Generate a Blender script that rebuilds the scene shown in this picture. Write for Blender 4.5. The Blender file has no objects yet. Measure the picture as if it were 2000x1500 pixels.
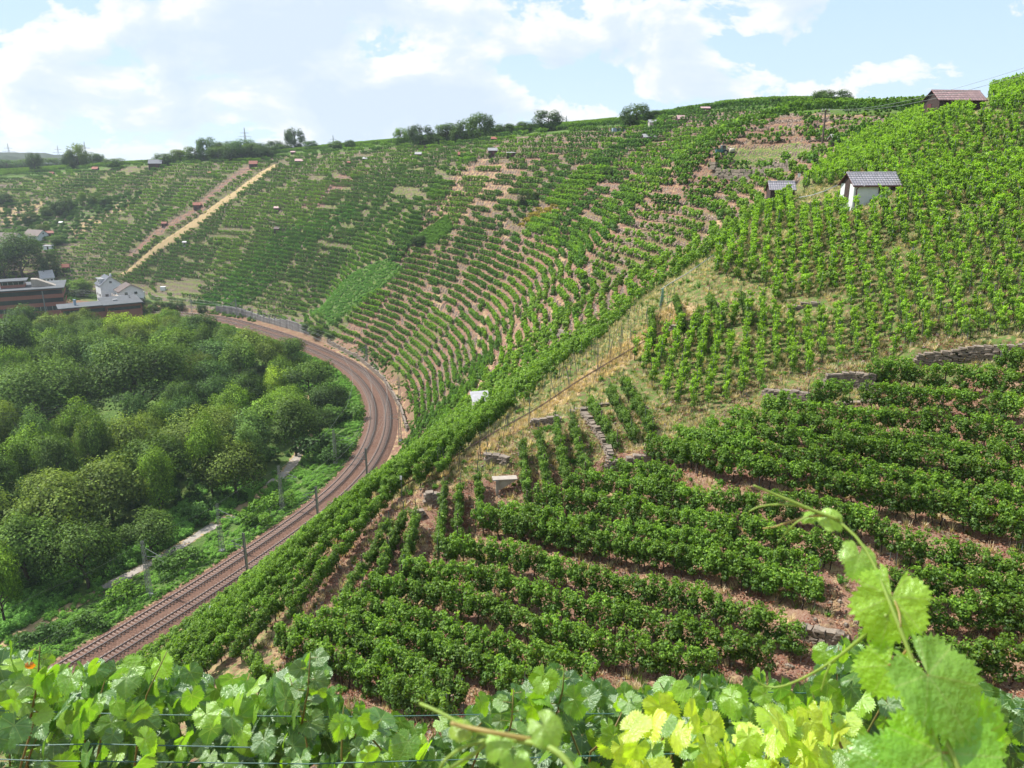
import bpy, math, random
import numpy as np
from mathutils import Vector, Matrix

random.seed(7)
RNG = np.random.default_rng(11)
SC = bpy.context.scene
COL = SC.collection

# ------------------------------------------------------------------ camera, sky, sun, exposure
cam_d = bpy.data.cameras.new("camera")
cam = bpy.data.objects.new("camera", cam_d)
COL.objects.link(cam)
cam.location = (0, 0, 76.0)
cam.rotation_euler = (math.radians(90 - 16.3), 0, 0)
cam_d.sensor_width = 36.0
cam_d.lens = 27.0
cam_d.clip_start = 0.05
cam_d.clip_end = 20000
cam_d.dof.use_dof = True
cam_d.dof.focus_distance = 22.0
cam_d.dof.aperture_fstop = 9.0
SC.camera = cam

SUN_AZ = math.radians(-70)     # measured from straight ahead (+Y), negative = to the left
SUN_EL = math.radians(54)
sun_dir = Vector((math.sin(SUN_AZ) * math.cos(SUN_EL), math.cos(SUN_AZ) * math.cos(SUN_EL), math.sin(SUN_EL)))
sl = bpy.data.lights.new("sun", "SUN")
sl.energy = 5.0
sl.angle = math.radians(0.5)
sl.color = (1.0, 0.955, 0.88)
so = bpy.data.objects.new("sun", sl)
so.rotation_euler = sun_dir.to_track_quat('Z', 'Y').to_euler()
so.location = (0, 0, 300)
COL.objects.link(so)

SC.view_settings.view_transform = 'Standard'
SC.view_settings.look = 'None'
SC.view_settings.exposure = 0.62
SC.view_settings.gamma = 1.0
SC.view_settings.use_curve_mapping = False
SC.cycles.max_bounces = 5
SC.cycles.diffuse_bounces = 2
SC.cycles.glossy_bounces = 2
SC.cycles.transmission_bounces = 4
SC.cycles.transparent_max_bounces = 6
SC.cycles.volume_bounces = 0
SC.cycles.caustics_reflective = False
SC.cycles.caustics_refractive = False
SC.cycles.use_denoising = True
SC.cycles.use_adaptive_sampling = True
SC.cycles.adaptive_threshold = 0.02

class NB:
    """small node-tree writer"""
    def __init__(s, nt):
        s.nt = nt
    def n(s, t, **k):
        nd = s.nt.nodes.new(t)
        for a, b in k.items():
            if a == 'i':
                for kk, vv in b.items():
                    if isinstance(vv, bpy.types.NodeSocket): s.nt.links.new(vv, nd.inputs[kk])
                    else: nd.inputs[kk].default_value = vv
            else: setattr(nd, a, b)
        return nd
    def math(s, op, a, b=0.0, clamp=False):
        nd = s.n('ShaderNodeMath', operation=op, use_clamp=clamp, i={0: a, 1: b})
        return nd.outputs[0]
    def mix(s, f, a, b, mode='MIX'):
        nd = s.n('ShaderNodeMix', data_type='RGBA', blend_type=mode, i={0: f, 6: a, 7: b})
        return nd.outputs[2]
    def noise(s, vec, scale, detail=4, rough=0.55, dist=0.0):
        nd = s.n('ShaderNodeTexNoise', i={'Scale': scale, 'Detail': detail, 'Roughness': rough, 'Distortion': dist})
        if vec is not None: s.nt.links.new(vec, nd.inputs['Vector'])
        return nd.outputs['Fac']
    def ramp(s, f, stops):
        nd = s.n('ShaderNodeValToRGB')
        cr = nd.color_ramp
        while len(cr.elements) < len(stops): cr.elements.new(0.5)
        for e, (p, c) in zip(cr.elements, stops):
            e.position = p
            e.color = (c, c, c, 1) if isinstance(c, (int, float)) else (*c, 1)
        s.nt.links.new(f, nd.inputs[0])
        return nd.outputs[0]

world = bpy.data.worlds.new("World")
SC.world = world
world.use_nodes = True
wn = world.node_tree; wn.nodes.clear()
W = NB(wn)
sky = W.n('ShaderNodeTexSky', sky_type='NISHITA', sun_disc=False, sun_elevation=SUN_EL, sun_rotation=SUN_AZ, altitude=250, air_density=1.0, dust_density=1.6, ozone_density=1.0)
tc = W.n('ShaderNodeTexCoord')
sep = W.n('ShaderNodeSeparateXYZ', i={0: tc.outputs['Generated']})
zc = W.math('MAXIMUM', W.math('ADD', sep.outputs[2], 0.20), 0.05)
px_ = W.math('DIVIDE', sep.outputs[0], zc); py_ = W.math('DIVIDE', sep.outputs[1], zc)
cv = W.n('ShaderNodeCombineXYZ', i={0: px_, 1: py_, 2: 0.0}).outputs[0]
def shifted(v, off):
    return W.n('ShaderNodeVectorMath', operation='ADD', i={0: v, 1: off}).outputs[0]
def stretched(v, sc):
    return W.n('ShaderNodeVectorMath', operation='MULTIPLY', i={0: v, 1: sc}).outputs[0]
dirv = tc.outputs['Generated']
v1 = stretched(shifted(dirv, (3.1, 0.4, 0.0)), (1.0, 1.0, 1.75))
n1 = W.noise(v1, 7.6, 10, 0.60, 0.25)
# the same cloud field looked up a little higher and towards the sun: cheap self shading of the clouds
n2 = W.noise(shifted(v1, (-0.018, 0.0, 0.034)), 7.6, 7, 0.55, 0.25)
n3 = W.noise(v1, 2.2, 2, 0.5)
off = W.math('ADD', W.math('MULTIPLY', W.math('SUBTRACT', n3, 0.5), 0.35), W.math('MULTIPLY', sep.outputs[0], -0.085))
dens = W.math('ADD', n1, off)
cover = W.ramp(dens, [(0.0, 0.0), (0.450, 0.0), (0.472, 0.60), (0.505, 0.95), (0.60, 1.0)])
shade = W.math('ADD', n2, off)
cc = W.ramp(shade, [(0.0, (12.0, 12.0, 12.0)), (0.47, (11.9, 12.0, 12.1)), (0.535, (9.4, 10.5, 12.0)), (0.64, (8.3, 9.7, 11.6))])
skyc = W.mix(0.75, sky.outputs[0], (6.9, 9.9, 13.8, 1))
hz = W.ramp(sep.outputs[2], [(0.0, 0.9), (0.10, 0.5), (0.30, 0.0)])
skyc2 = W.mix(hz, skyc, (9.4, 11.6, 13.6, 1))
final = W.mix(cover, skyc2, cc)
# below the horizon: plain ground tone
below = W.ramp(W.math('ADD', sep.outputs[2], 0.5), [(0.0, 1.0), (0.488, 1.0), (0.499, 0.0)])
final = W.mix(below, final, (2.2, 2.6, 1.9, 1))
bg = W.n('ShaderNodeBackground', i={0: final, 1: 0.058})
wo = W.n('ShaderNodeOutputWorld', i={0: bg.outputs[0]})

# ------------------------------------------------------------------ tagging and mesh helpers
def tag(o, label=None, category=None, group=None, kind=None):
    if label: o['label'] = label
    if category: o['category'] = category
    if group: o['group'] = group
    if kind: o['kind'] = kind
    return o

def link(o, parent=None):
    COL.objects.link(o)
    if parent is not None: o.parent = parent
    return o

def empty(name, loc=(0, 0, 0), rz=0.0, **k):
    o = bpy.data.objects.new(name, None)
    o.empty_display_size = 0.2
    o.location = loc; o.rotation_euler = (0, 0, rz)
    COL.objects.link(o)
    return tag(o, **k)

def raw_mesh(name, V, F, mats, fmat=None, col=None, smooth=False):
    """V (n,3), F (m,3|4) arrays or list of arrays"""
    me = bpy.data.meshes.new(name)
    Fs = F if isinstance(F, list) and len(F) and isinstance(F[0], np.ndarray) else [np.asarray(F)]
    me.vertices.add(len(V)); me.vertices.foreach_set('co', np.ascontiguousarray(V, dtype=np.float32).ravel())
    tot = [np.full(len(f), f.shape[1], dtype=np.int32) for f in Fs]
    tot = np.concatenate(tot); idx = np.concatenate([f.ravel() for f in Fs]).astype(np.int32)
    me.loops.add(len(idx)); me.loops.foreach_set('vertex_index', idx)
    me.polygons.add(len(tot))
    st = np.concatenate([[0], np.cumsum(tot)[:-1]]).astype(np.int32)
    me.polygons.foreach_set('loop_start', st)
    if fmat is not None: me.polygons.foreach_set('material_index', np.ascontiguousarray(fmat, dtype=np.int32))
    if smooth: me.polygons.foreach_set('use_smooth', np.ones(len(tot), dtype=bool))
    for m in (mats if isinstance(mats, (list, tuple)) else [mats]): me.materials.append(m)
    me.update(calc_edges=True)
    if col is not None:
        dom = 'FACE' if len(col) == len(tot) and len(col) != len(V) else 'POINT'
        a = me.attributes.new('tint', 'FLOAT_COLOR', dom)
        c = np.concatenate([col, np.ones((len(col), 1))], 1) if col.shape[1] == 3 else col
        a.data.foreach_set('color', np.ascontiguousarray(c, dtype=np.float32).ravel())
    me.validate(verbose=False)
    return me

def mobj(name, me, parent=None, loc=(0, 0, 0), rz=0.0, **k):
    o = bpy.data.objects.new(name, me)
    o.location = loc; o.rotation_euler = (0, 0, rz)
    COL.objects.link(o)
    if parent is not None: o.parent = parent
    return tag(o, **k)

class MB:
    """collects boxes, bars, prisms, faces for ONE mesh"""
    def __init__(s):
        s.v = []; s.f = []; s.m = []
    def add(s, V, F, m=0):
        b = len(s.v)
        s.v += [tuple(p) for p in V]; s.f += [tuple(b + i for i in f) for f in F]; s.m += [m] * len(F)
        return s
    def box(s, c, d, m=0, rz=0.0, M=None):
        x, y, z = d[0] / 2, d[1] / 2, d[2] / 2
        P = [Vector((sx * x, sy * y, sz * z)) for sx in (-1, 1) for sy in (-1, 1) for sz in (-1, 1)]
        R = M or Matrix.Rotation(rz, 3, 'Z')
        P = [R @ p + Vector(c) for p in P]
        return s.add(P, [(0, 1, 3, 2), (4, 6, 7, 5), (0, 4, 5, 1), (2, 3, 7, 6), (0, 2, 6, 4), (1, 5, 7, 3)], m)
    def bar(s, a, b, r, m=0, n=4, r2=None):
        a = Vector(a); b = Vector(b); d = (b - a)
        if d.length < 1e-6: return s
        q = d.to_track_quat('Z', 'Y'); r2 = r if r2 is None else r2
        P = []
        for k, (c, rr) in enumerate(((a, r), (b, r2))):
            for i in range(n):
                t = 2 * math.pi * (i + .5) / n
                P.append(c + q @ Vector((math.cos(t) * rr, math.sin(t) * rr, 0)))
        F = [(i, (i + 1) % n, n + (i + 1) % n, n + i) for i in range(n)] + [tuple(range(n - 1, -1, -1)), tuple(range(n, 2 * n))]
        return s.add(P, F, m)
    def tube(s, pts, r, m=0, n=6):
        pts = [Vector(p) for p in pts]; R = r if isinstance(r, (list, tuple)) else [r] * len(pts)
        P = []
        for k, p in enumerate(pts):
            d = pts[min(k + 1, len(pts) - 1)] - pts[max(k - 1, 0)]
            q = d.to_track_quat('Z', 'Y')
            for i in range(n):
                t = 2 * math.pi * i / n
                P.append(p + q @ Vector((math.cos(t) * R[k], math.sin(t) * R[k], 0)))
        F = []
        for k in range(len(pts) - 1):
            for i in range(n):
                F.append((k * n + i, k * n + (i + 1) % n, (k + 1) * n + (i + 1) % n, (k + 1) * n + i))
        F += [tuple(range(n - 1, -1, -1)), tuple(range((len(pts) - 1) * n, len(pts) * n))]
        return s.add(P, F, m)
    def mesh(s, name, mats, smooth=False):
        me = bpy.data.meshes.new(name)
        me.from_pydata(s.v, [], s.f)
        for m in (mats if isinstance(mats, (list, tuple)) else [mats]): me.materials.append(m)
        me.polygons.foreach_set('material_index', s.m)
        if smooth: me.polygons.foreach_set('use_smooth', [True] * len(s.f))
        me.update()
        return me
    def obj(s, name, mats, parent=None, smooth=False, loc=(0, 0, 0), rz=0.0, **k):
        return mobj(name, s.mesh(name, mats, smooth), parent, loc, rz, **k)
# ------------------------------------------------------------------ terrain
FPX = 1500.0                      # focal length in pixels of the 2000 px wide picture
PITCH = math.radians(16.3)
CAM_Z = 76.0
RAIL_Z = 4.0
CP, SP = math.cos(PITCH), math.sin(PITCH)

def pix_dir(u, v):
    x = (np.asarray(u, float) - 1000.0) / FPX
    y = (750.0 - np.asarray(v, float)) / FPX
    return np.stack([x, CP + y * SP, -SP + y * CP], -1)

def at_y(u, v, Y):
    """World point on the line of sight through a pixel at distance Y ahead of the viewpoint."""
    d = pix_dir(u, v)
    p = d * (np.asarray(Y, float) / d[..., 1])[..., None]
    p[..., 2] += CAM_Z
    return p

def at_z(u, v, z):
    d = pix_dir(u, v)
    p = d * ((z - CAM_Z) / d[..., 2])[..., None]
    p[..., 2] += CAM_Z
    return p

def project(P):
    P = np.asarray(P, float)
    x, y, z = P[..., 0], P[..., 1], P[..., 2] - CAM_Z
    dep = y * CP - z * SP
    dep = np.where(dep < 0.05, 0.05, dep)
    return 1000 + FPX * x / dep, 750 - FPX * (y * SP + z * CP) / dep, dep

def resample(pts, step):
    pts = np.asarray(pts, float)
    seg = np.sqrt(((pts[1:] - pts[:-1]) ** 2).sum(1))
    s = np.concatenate([[0], np.cumsum(seg)])
    n = max(1, int(round(s[-1] / step)))
    t = np.linspace(0, s[-1], n + 1)
    return np.stack([np.interp(t, s, pts[:, k]) for k in range(pts.shape[1])], 1)

def smooth_line(pts, it=30):
    p = pts.copy()
    for _ in range(it):
        p[1:-1] = 0.25 * p[:-2] + 0.5 * p[1:-1] + 0.25 * p[2:]
    return p

# railway centre line: outer rails seen in the picture, put on the track level
_L = [(140,1284),(315,1179),(490,1072),(595,1004),(665,944),(707,881),(723,822),(719,780),(715,768),(670,715),(610,687)]
_R = [(255,1268),(385,1189),(485,1121),(609,1025),(686,969),(745,909),(770,850),(773,801),(765,780),(740,740),(687,705),(612,675)]
_far = [(560,659),(525,648),(437,622),(350,613),(280,606),(200,600)]
def _line(a):
    a = np.array(a, float)
    return at_z(a[:, 0], a[:, 1], RAIL_Z)[:, :2]
_l = resample(_line(_L), 2.0); _r = resample(_line(_R), 2.0)
_c = []
for p in _l:
    q = _r[np.argmin(((_r - p) ** 2).sum(1))]
    _c.append((p + q) / 2)
_c = np.array(_c)
_c = np.concatenate([_c[:1] + (_c[0] - _c[6]) / np.linalg.norm(_c[0] - _c[6]) * np.array([[120], [90], [60], [30]]), _c[::8], _line(_far)])
_d = (_c[-1] - _c[-2]) / np.linalg.norm(_c[-1] - _c[-2])
_c = np.concatenate([_c, [_c[-1] + _d * 60, _c[-1] + _d * 160, _c[-1] + _d * 330]])
RAIL = smooth_line(resample(_c, 2.0), 60)
RT = np.gradient(RAIL, axis=0); RT /= np.linalg.norm(RT, axis=1)[:, None]
RS = np.concatenate([[0], np.cumsum(np.linalg.norm(RAIL[1:] - RAIL[:-1], axis=1))])

def rail_coords(X, Y):
    """signed distance to the railway centre line (+ on the hill side) and length along it"""
    X = np.asarray(X, float); Y = np.asarray(Y, float)
    sh = X.shape; q = np.stack([X.ravel(), Y.ravel()], 1)
    out_d = np.empty(len(q)); out_s = np.empty(len(q))
    for i in range(0, len(q), 20000):
        c = q[i:i + 20000]
        d2 = ((c[:, None, :] - RAIL[None, ::2]) ** 2).sum(2)
        k = np.argmin(d2, 1) * 2
        r = c - RAIL[k]
        al = (r * RT[k]).sum(1)
        side = RT[k, 0] * r[:, 1] - RT[k, 1] * r[:, 0]
        out_d[i:i + 20000] = -np.sign(side) * np.sqrt(d2[np.arange(len(c)), k // 2])
        out_s[i:i + 20000] = RS[k] + al
    return out_d.reshape(sh), out_s.reshape(sh)

# control points: picture column, picture row, distance ahead (m)
CTRL = [
 # near slope that faces the viewpoint
 (560,1260,41),(760,1380,35),(1000,1400,33),(1300,1380,32),(1570,1280,35),(1800,1330,32),(2000,1320,31),
 (720,1200,44),(930,1080,50),(1100,1180,42),(1300,1140,43),(1640,1150,38),(2000,1100,38),
 (860,1110,46),(1200,930,55),(1060,960,54),(1430,900,50),(1530,800,57),(1750,880,50),(2000,870,47),
 (1640,760,58),(1700,735,60),(2000,720,55),(2100,1000,40),(2150,700,52),
 (1250,880,58),(1150,850,60),(1300,760,66),
 (1500,610,74),(1700,650,66),(1830,610,64),(2000,610,62),(1300,640,79),(1180,740,71),(1050,820,65),
 (1400,500,88),(1550,520,82),(1700,460,80),(1850,450,76),(2000,450,73),(1540,410,98),(1640,420,92),(1700,395,87),(1800,370,86),(2000,330,88),(1900,240,101),(1875,225,105),
 (2000,203,116),(1945,216,112),(1780,280,112),(1650,300,128),(1700,250,150),(1850,212,150),(2150,300,80),(2150,178,112),(2100,450,68),
 # spur line with the rack rail
 (850,935,57),(640,1130,47),(700,1060,50),(560,1210,44),(950,870,60),(1290,600,83),(1150,690,75),(1420,480,93),
 # flank that falls away to the railway
 (450,1230,62),(520,1130,80),(400,1290,70),(600,1080,75),(700,1000,85),(760,950,88),(850,890,85),(800,900,115),(700,960,120),(860,850,125),(940,800,105),(900,830,100),
 (1000,790,80),(1080,720,88),(1200,640,90),(1330,540,98),(1440,450,106),
 # hollow behind the spur
 (980,720,150),(1050,660,140),(1100,630,130),(1200,560,132),(1290,510,138),(1350,450,145),(1420,400,148),(1480,350,155),
 # bowl
 (900,740,175),(850,760,195),(900,680,188),(820,700,222),(750,660,255),(700,640,278),(800,620,242),(900,600,210),(1000,560,183),
 (1000,640,165),(1100,520,172),(1200,450,170),(1300,400,175),(1400,350,172),(1500,310,168),(1410,300,175),
 (900,520,228),(1000,470,218),(1100,430,208),(900,450,262),(1000,390,258),(1100,360,250),(1200,330,245),(1300,300,235),(1400,260,225),(1500,230,235),
 (1300,250,262),(1200,270,282),(1100,285,300),(1000,310,318),(900,330,335),
 (780,560,268),(700,600,298),(640,640,312),(850,440,292),(740,520,310),(660,570,325),(800,420,330),(850,360,345),(800,340,370),
 # far hillside
 (620,610,342),(560,610,356),(500,600,365),(430,590,382),(600,520,372),(500,520,392),(400,540,405),(300,560,418),(240,560,425),
 (700,430,372),(600,420,402),(500,430,420),(400,450,432),(300,470,440),(200,500,450),(120,510,452),
 (700,350,400),(600,350,430),(500,350,460),(400,360,478),(300,380,490),(200,410,495),(100,430,500),(0,450,500),
 (700,318,420),(600,325,445),(500,326,480),(400,330,505),(300,335,520),(200,345,540),(100,355,550),(0,370,555),(0,480,470),(60,500,455),
 # plateau / skyline
(1600,209,250),(1500,211,255),(1400,214,275),(1200,243,330),(1100,254,350),(1000,266,370),(900,277,400),(800,284,430),(700,292,460),(600,297,500),
 (450,308,560),(300,318,600),(150,326,640),(0,336,660),(-150,345,680),
]
CTRLW = [  # x, y, z straight in metres
 (0,0,74.3),(0,3,72.0),(6,2,73),(-6,2,71.5),(0,7,66.5),(0,12,61.5),(0,20,56),(-10,10,60),(-10,20,55),(-14,32,47),(14,12,62),(14,20,54.5),(14,27,50),(25,22,56),(35,15,70),(30,0,78),(45,30,68),(45,45,70),(60,50,82),
 (-25,10,56),(-30,25,46),(-45,20,34),(-45,45,24),(-45,65,14),(-60,50,10),(-30,-20,60),(20,-20,86),(-70,20,22),
 (0,-40,86),(100,60,100),(100,120,96),(120,0,120),
 (60,170,82),(100,200,83),(160,160,90),(200,250,86),(180,330,92),(60,420,94),(-50,520,88),(-200,690,76),(-400,860,58),(-200,860,66),(0,860,76),(-620,860,52),(-500,720,68),(-420,600,66),(150,500,96),
 (-330,470,30),(-400,520,50),(-380,440,16),(-500,500,22),(0,650,90),(200,650,96),(-300,780,68),(0,900,76),(300,900,90),(-600,900,52),(400,400,98),(400,100,112),(400,700,104),(300,-50,130),
]
_cp = np.array(CTRL, float)
_cw = at_y(_cp[:, 0], _cp[:, 1], _cp[:, 2])
# the terraced slope is at most about 47 degrees steep: move points back along their line of sight until it is
for _i in range(len(_cp)):
    if _cp[_i, 2] < 140: continue
    _q = _cw[_i]
    for _ in range(60):
        _dq, _sq = rail_coords(_q[0], _q[1])
        if _dq <= 0 or _dq > 90 or (_q[2] - 4.6) <= 1.10 * max(_dq - 7.5, 0.3): break
        _cp[_i, 2] += 1.0
        _q = at_y(_cp[_i, 0], _cp[_i, 1], _cp[_i, 2])
    _cw[_i] = _q
_cw = np.concatenate([_cw, np.array(CTRLW, float)])
# the foot of the hill beside the track
_nr = np.stack([-RT[:, 1], RT[:, 0]], 1) * -1
_foot = RAIL[6::6] + _nr[6::6] * 7.5
_cw = np.concatenate([_cw, np.concatenate([_foot, np.full((len(_foot), 1), RAIL_Z + 0.6)], 1)])
# drop points of other kinds that fall on the valley side
_dd, _ = rail_coords(_cw[:, 0], _cw[:, 1])
_cw = _cw[_dd > 6]
def _phi(r2):
    return 0.5 * r2 * np.log(r2 + 1e-9)
_sc = 100.0
_P = _cw[:, :2] / _sc
_n = len(_P)
_K = _phi(((_P[:, None] - _P[None]) ** 2).sum(2)) + np.eye(_n) * 0.0006
_A = np.zeros((_n + 3, _n + 3)); _A[:_n, :_n] = _K; _A[:_n, _n] = 1; _A[:_n, _n + 1:] = _P
_A[_n:, :_n] = _A[:_n, _n:].T
_W = np.linalg.solve(_A, np.concatenate([_cw[:, 2], [0, 0, 0]]))
def rbf_eval(X, Y):
    q = np.stack([np.ravel(X), np.ravel(Y)], 1) / _sc
    o = np.empty(len(q))
    for i in range(0, len(q), 8000):
        c = q[i:i + 8000]
        o[i:i + 8000] = _phi(((c[:, None] - _P[None]) ** 2).sum(2)) @ _W[:_n] + _W[_n] + c @ _W[_n + 1:]
    return o.reshape(np.shape(X))

def sstep(a, b, x):
    t = np.clip((x - a) / (b - a), 0, 1)
    return t * t * (3 - 2 * t)

def base_height(X, Y):
    d, s = rail_coords(X, Y)
    hill = rbf_eval(X, Y)
    hill = np.maximum(hill, RAIL_Z + 0.2)
    val = RAIL_Z - 0.25 - 2.6 * sstep(-7, -16, d) - 1.6 * sstep(-45, -62, d)
    val = np.where(d > -7, RAIL_Z - 0.25, val)
    h = np.where(d > 6.2, RAIL_Z - 0.25 + (hill - RAIL_Z + 0.25) * sstep(6.2, 9.0, d), val)
    return h, d, s

# smooth height on a regular grid, for quick look-ups
GX0, GX1, GY0, GY1, GS = -520.0, 320.0, -30.0, 860.0, 3.0
_gx = np.arange(GX0, GX1 + GS, GS); _gy = np.arange(GY0, GY1 + GS, GS)
_MX, _MY = np.meshgrid(_gx, _gy)
_HG, _DG, _SG = base_height(_MX, _MY)
def bil(G, X, Y):
    fx = np.clip((np.asarray(X, float) - GX0) / GS, 0, len(_gx) - 1.001); fy = np.clip((np.asarray(Y, float) - GY0) / GS, 0, len(_gy) - 1.001)
    ix = fx.astype(int); iy = fy.astype(int); ax = fx - ix; ay = fy - iy
    return (G[iy, ix] * (1 - ax) + G[iy, ix + 1] * ax) * (1 - ay) + (G[iy + 1, ix] * (1 - ax) + G[iy + 1, ix + 1] * ax) * ay
def hs(X, Y):
    return bil(_HG, X, Y)

def raycast(u, v, lift=0.0, tmin=8.0, tmax=1000.0, hfun=None):
    """first point where the line of sight through a pixel meets the ground (raised by lift)"""
    hfun = hfun or hs
    D = pix_dir(u, v); D = D / np.linalg.norm(D, axis=-1)[..., None]
    sh = D.shape[:-1]; D = D.reshape(-1, 3)
    t = np.full(len(D), tmin); hit = np.zeros(len(D), bool); tl = t.copy()
    for _ in range(700):
        P = D * t[:, None]
        g = (P[:, 2] + CAM_Z) - (hfun(P[:, 0], P[:, 1]) + lift)
        new = (g <= 0) & ~hit
        hit |= new
        adv = ~hit & (t < tmax)
        if not adv.any(): break
        tl = np.where(adv, t, tl)
        t = np.where(adv, t + np.clip(0.35 * g, 0.15 + t * 0.0015, 12), t)
    a, b = tl.copy(), t.copy()
    for _ in range(12):
        m = 0.5 * (a + b); P = D * m[:, None]
        up = (P[:, 2] + CAM_Z) - (hfun(P[:, 0], P[:, 1]) + lift) > 0
        a = np.where(up, m, a); b = np.where(up, b, m)
    P = D * b[:, None]; P[:, 2] += CAM_Z
    P[~hit] = np.nan
    return P.reshape(sh + (3,))
# ------------------------------------------------------------------ materials
def new_mat(name):
    m = bpy.data.materials.new(name); m.use_nodes = True
    m.node_tree.nodes.clear()
    return m, NB(m.node_tree)

def simple(name, c, rough=0.7, c2=None, scale=3.0, metal=0.0, bump=0.0, spec=0.4, detail=5):
    m, N = new_mat(name)
    tc = N.n('ShaderNodeTexCoord').outputs['Object']
    c2 = c2 or tuple(x * 0.7 for x in c)
    f = N.ramp(N.noise(tc, scale, detail, 0.6), [(0.3, 0.0), (0.7, 1.0)])
    oi = N.n('ShaderNodeObjectInfo').outputs['Random']
    col = N.mix(f, (*c, 1), (*c2, 1))
    col = N.mix(1.0, col, N.ramp(oi, [(0.0, 0.80), (1.0, 1.05)]), 'MULTIPLY')
    p = N.n('ShaderNodeBsdfPrincipled', i={'Base Color': col, 'Roughness': rough, 'Metallic': metal, 'Specular IOR Level': spec})
    if bump:
        b = N.n('ShaderNodeBump', i={'Strength': 0.6, 'Distance': bump, 'Height': N.noise(tc, scale * 3, 6, 0.65)})
        N.nt.links.new(b.outputs[0], p.inputs['Normal'])
    N.n('ShaderNodeOutputMaterial', i={0: p.outputs[0]})
    return m

def leaf_mat(name, gloss=0.022, trans=0.45, rough=0.55, veins=False, var=0.25):
    """colour from the mesh (tint) times the colour of the object; light passes through"""
    m, N = new_mat(name)
    a = N.n('ShaderNodeAttribute', attribute_name='tint').outputs['Color']
    info = N.n('ShaderNodeObjectInfo')
    col = N.mix(1.0, a, info.outputs['Color'], 'MULTIPLY')
    col = N.mix(1.0, col, N.ramp(info.outputs['Random'], [(0.0, 1.0 - var), (1.0, 1.0 + var * 0.4)]), 'MULTIPLY')
    if veins:
        tc = N.n('ShaderNodeTexCoord').outputs['Object']
        sp = N.n('ShaderNodeSeparateXYZ', i={0: tc})
        ang = N.math('ARCTAN2', sp.outputs[0], sp.outputs[1])
        r = N.math('SQRT', N.math('ADD', N.math('MULTIPLY', sp.outputs[0], sp.outputs[0]), N.math('MULTIPLY', sp.outputs[1], sp.outputs[1])))
        pp = N.math('ABSOLUTE', N.math('SUBTRACT', N.math('FRACT', N.math('ADD', N.math('DIVIDE', ang, 0.88), 0.5)), 0.5))
        w = N.math('MULTIPLY', pp, r)
        vein = N.ramp(w, [(0.0, 1.0), (0.006, 0.9), (0.017, 0.0)])
        sec = N.n('ShaderNodeTexWave', wave_type='RINGS', rings_direction='SPHERICAL', i={'Vector': tc, 'Scale': 5.5, 'Distortion': 3.0, 'Detail': 1.5})
        col = N.mix(N.math('MULTIPLY', N.ramp(sec.outputs[0], [(0.9, 0.0), (0.97, 1.0)]), 0.10), col, (0.35, 0.45, 0.12, 1))
        col = N.mix(N.math('MULTIPLY', vein, 0.42), col, (0.42, 0.52, 0.16, 1))
        spot = N.noise(tc, 16.0, 3, 0.6)
        col = N.mix(N.math('MULTIPLY', N.ramp(spot, [(0.70, 0.0), (0.76, 1.0)]), 0.7), col, (0.30, 0.16, 0.05, 1))
        mott = N.noise(tc, 7.0, 4, 0.6)
        col = N.mix(1.0, col, N.ramp(mott, [(0.3, 0.82), (0.7, 1.12)]), 'MULTIPLY')
    d = N.n('ShaderNodeBsdfDiffuse', i={0: col})
    tcol = N.mix(1.0, col, (1.45, 1.5, 0.55, 1), 'MULTIPLY')
    t = N.n('ShaderNodeBsdfTranslucent', i={0: tcol})
    mx = N.n('ShaderNodeMixShader', i={0: trans, 1: d.outputs[0], 2: t.outputs[0]})
    g = N.n('ShaderNodeBsdfGlossy', i={0: (0.8, 0.9, 0.8, 1), 'Roughness': rough})
    if veins:
        b = N.n('ShaderNodeBump', i={'Strength': 0.35, 'Distance': 0.025, 'Height': N.noise(N.n('ShaderNodeTexCoord').outputs['Object'], 11.0, 4, 0.6)})
        N.nt.links.new(b.outputs[0], g.inputs['Normal']); N.nt.links.new(b.outputs[0], d.inputs['Normal'])
    lw = N.n('ShaderNodeLayerWeight', i={0: 0.3})
    gf = N.math('ADD', N.math('MULTIPLY', lw.outputs['Fresnel'], gloss * 1.5), gloss)
    mx2 = N.n('ShaderNodeMixShader', i={0: gf, 1: mx.outputs[0], 2: g.outputs[0]})
    N.n('ShaderNodeOutputMaterial', i={0: mx2.outputs[0]})
    return m

M_LEAF = leaf_mat('vine_leaf_far')
M_LEAF_BIG = leaf_mat('vine_leaf_close', gloss=0.075, trans=0.52, rough=0.33, veins=True, var=0.1)
M_TREE = leaf_mat('tree_leaf', gloss=0.012, trans=0.30, var=0.12)
M_GRASS = leaf_mat('grass_blade', gloss=0.02, trans=0.35)
M_BARK = simple('bark', (0.085, 0.065, 0.05), 0.9, (0.04, 0.03, 0.024), 6.0)
M_CANE = simple('green_cane', (0.16, 0.2, 0.045), 0.5, (0.22, 0.15, 0.06), 9.0)
M_SHOOT = leaf_mat('young_shoot', gloss=0.04, trans=0.35, var=0.0)
M_STAKE = simple('metal_stake', (0.20, 0.23, 0.23), 0.5, (0.11, 0.12, 0.11), 4.0, metal=0.4)
M_WOODPOST = simple('wood_post', (0.17, 0.13, 0.10), 0.85, (0.09, 0.07, 0.055), 6.0)
M_WIRE = simple('green_wire', (0.045, 0.14, 0.115), 0.55, (0.03, 0.09, 0.08), 3.0)
M_CONC = simple('concrete', (0.42, 0.37, 0.32), 0.85, (0.27, 0.23, 0.19), 1.7, bump=0.01)
M_STONE = simple('field_stone', (0.29, 0.235, 0.185), 0.9, (0.15, 0.125, 0.105), 3.5, bump=0.02)
M_RAIL = simple('rusty_rail', (0.17, 0.105, 0.08), 0.55, (0.10, 0.06, 0.05), 4.0, metal=0.2)
M_RAILTOP = simple('rail_head', (0.45, 0.44, 0.44), 0.3, (0.33, 0.32, 0.32), 3.0, metal=0.8)
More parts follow.
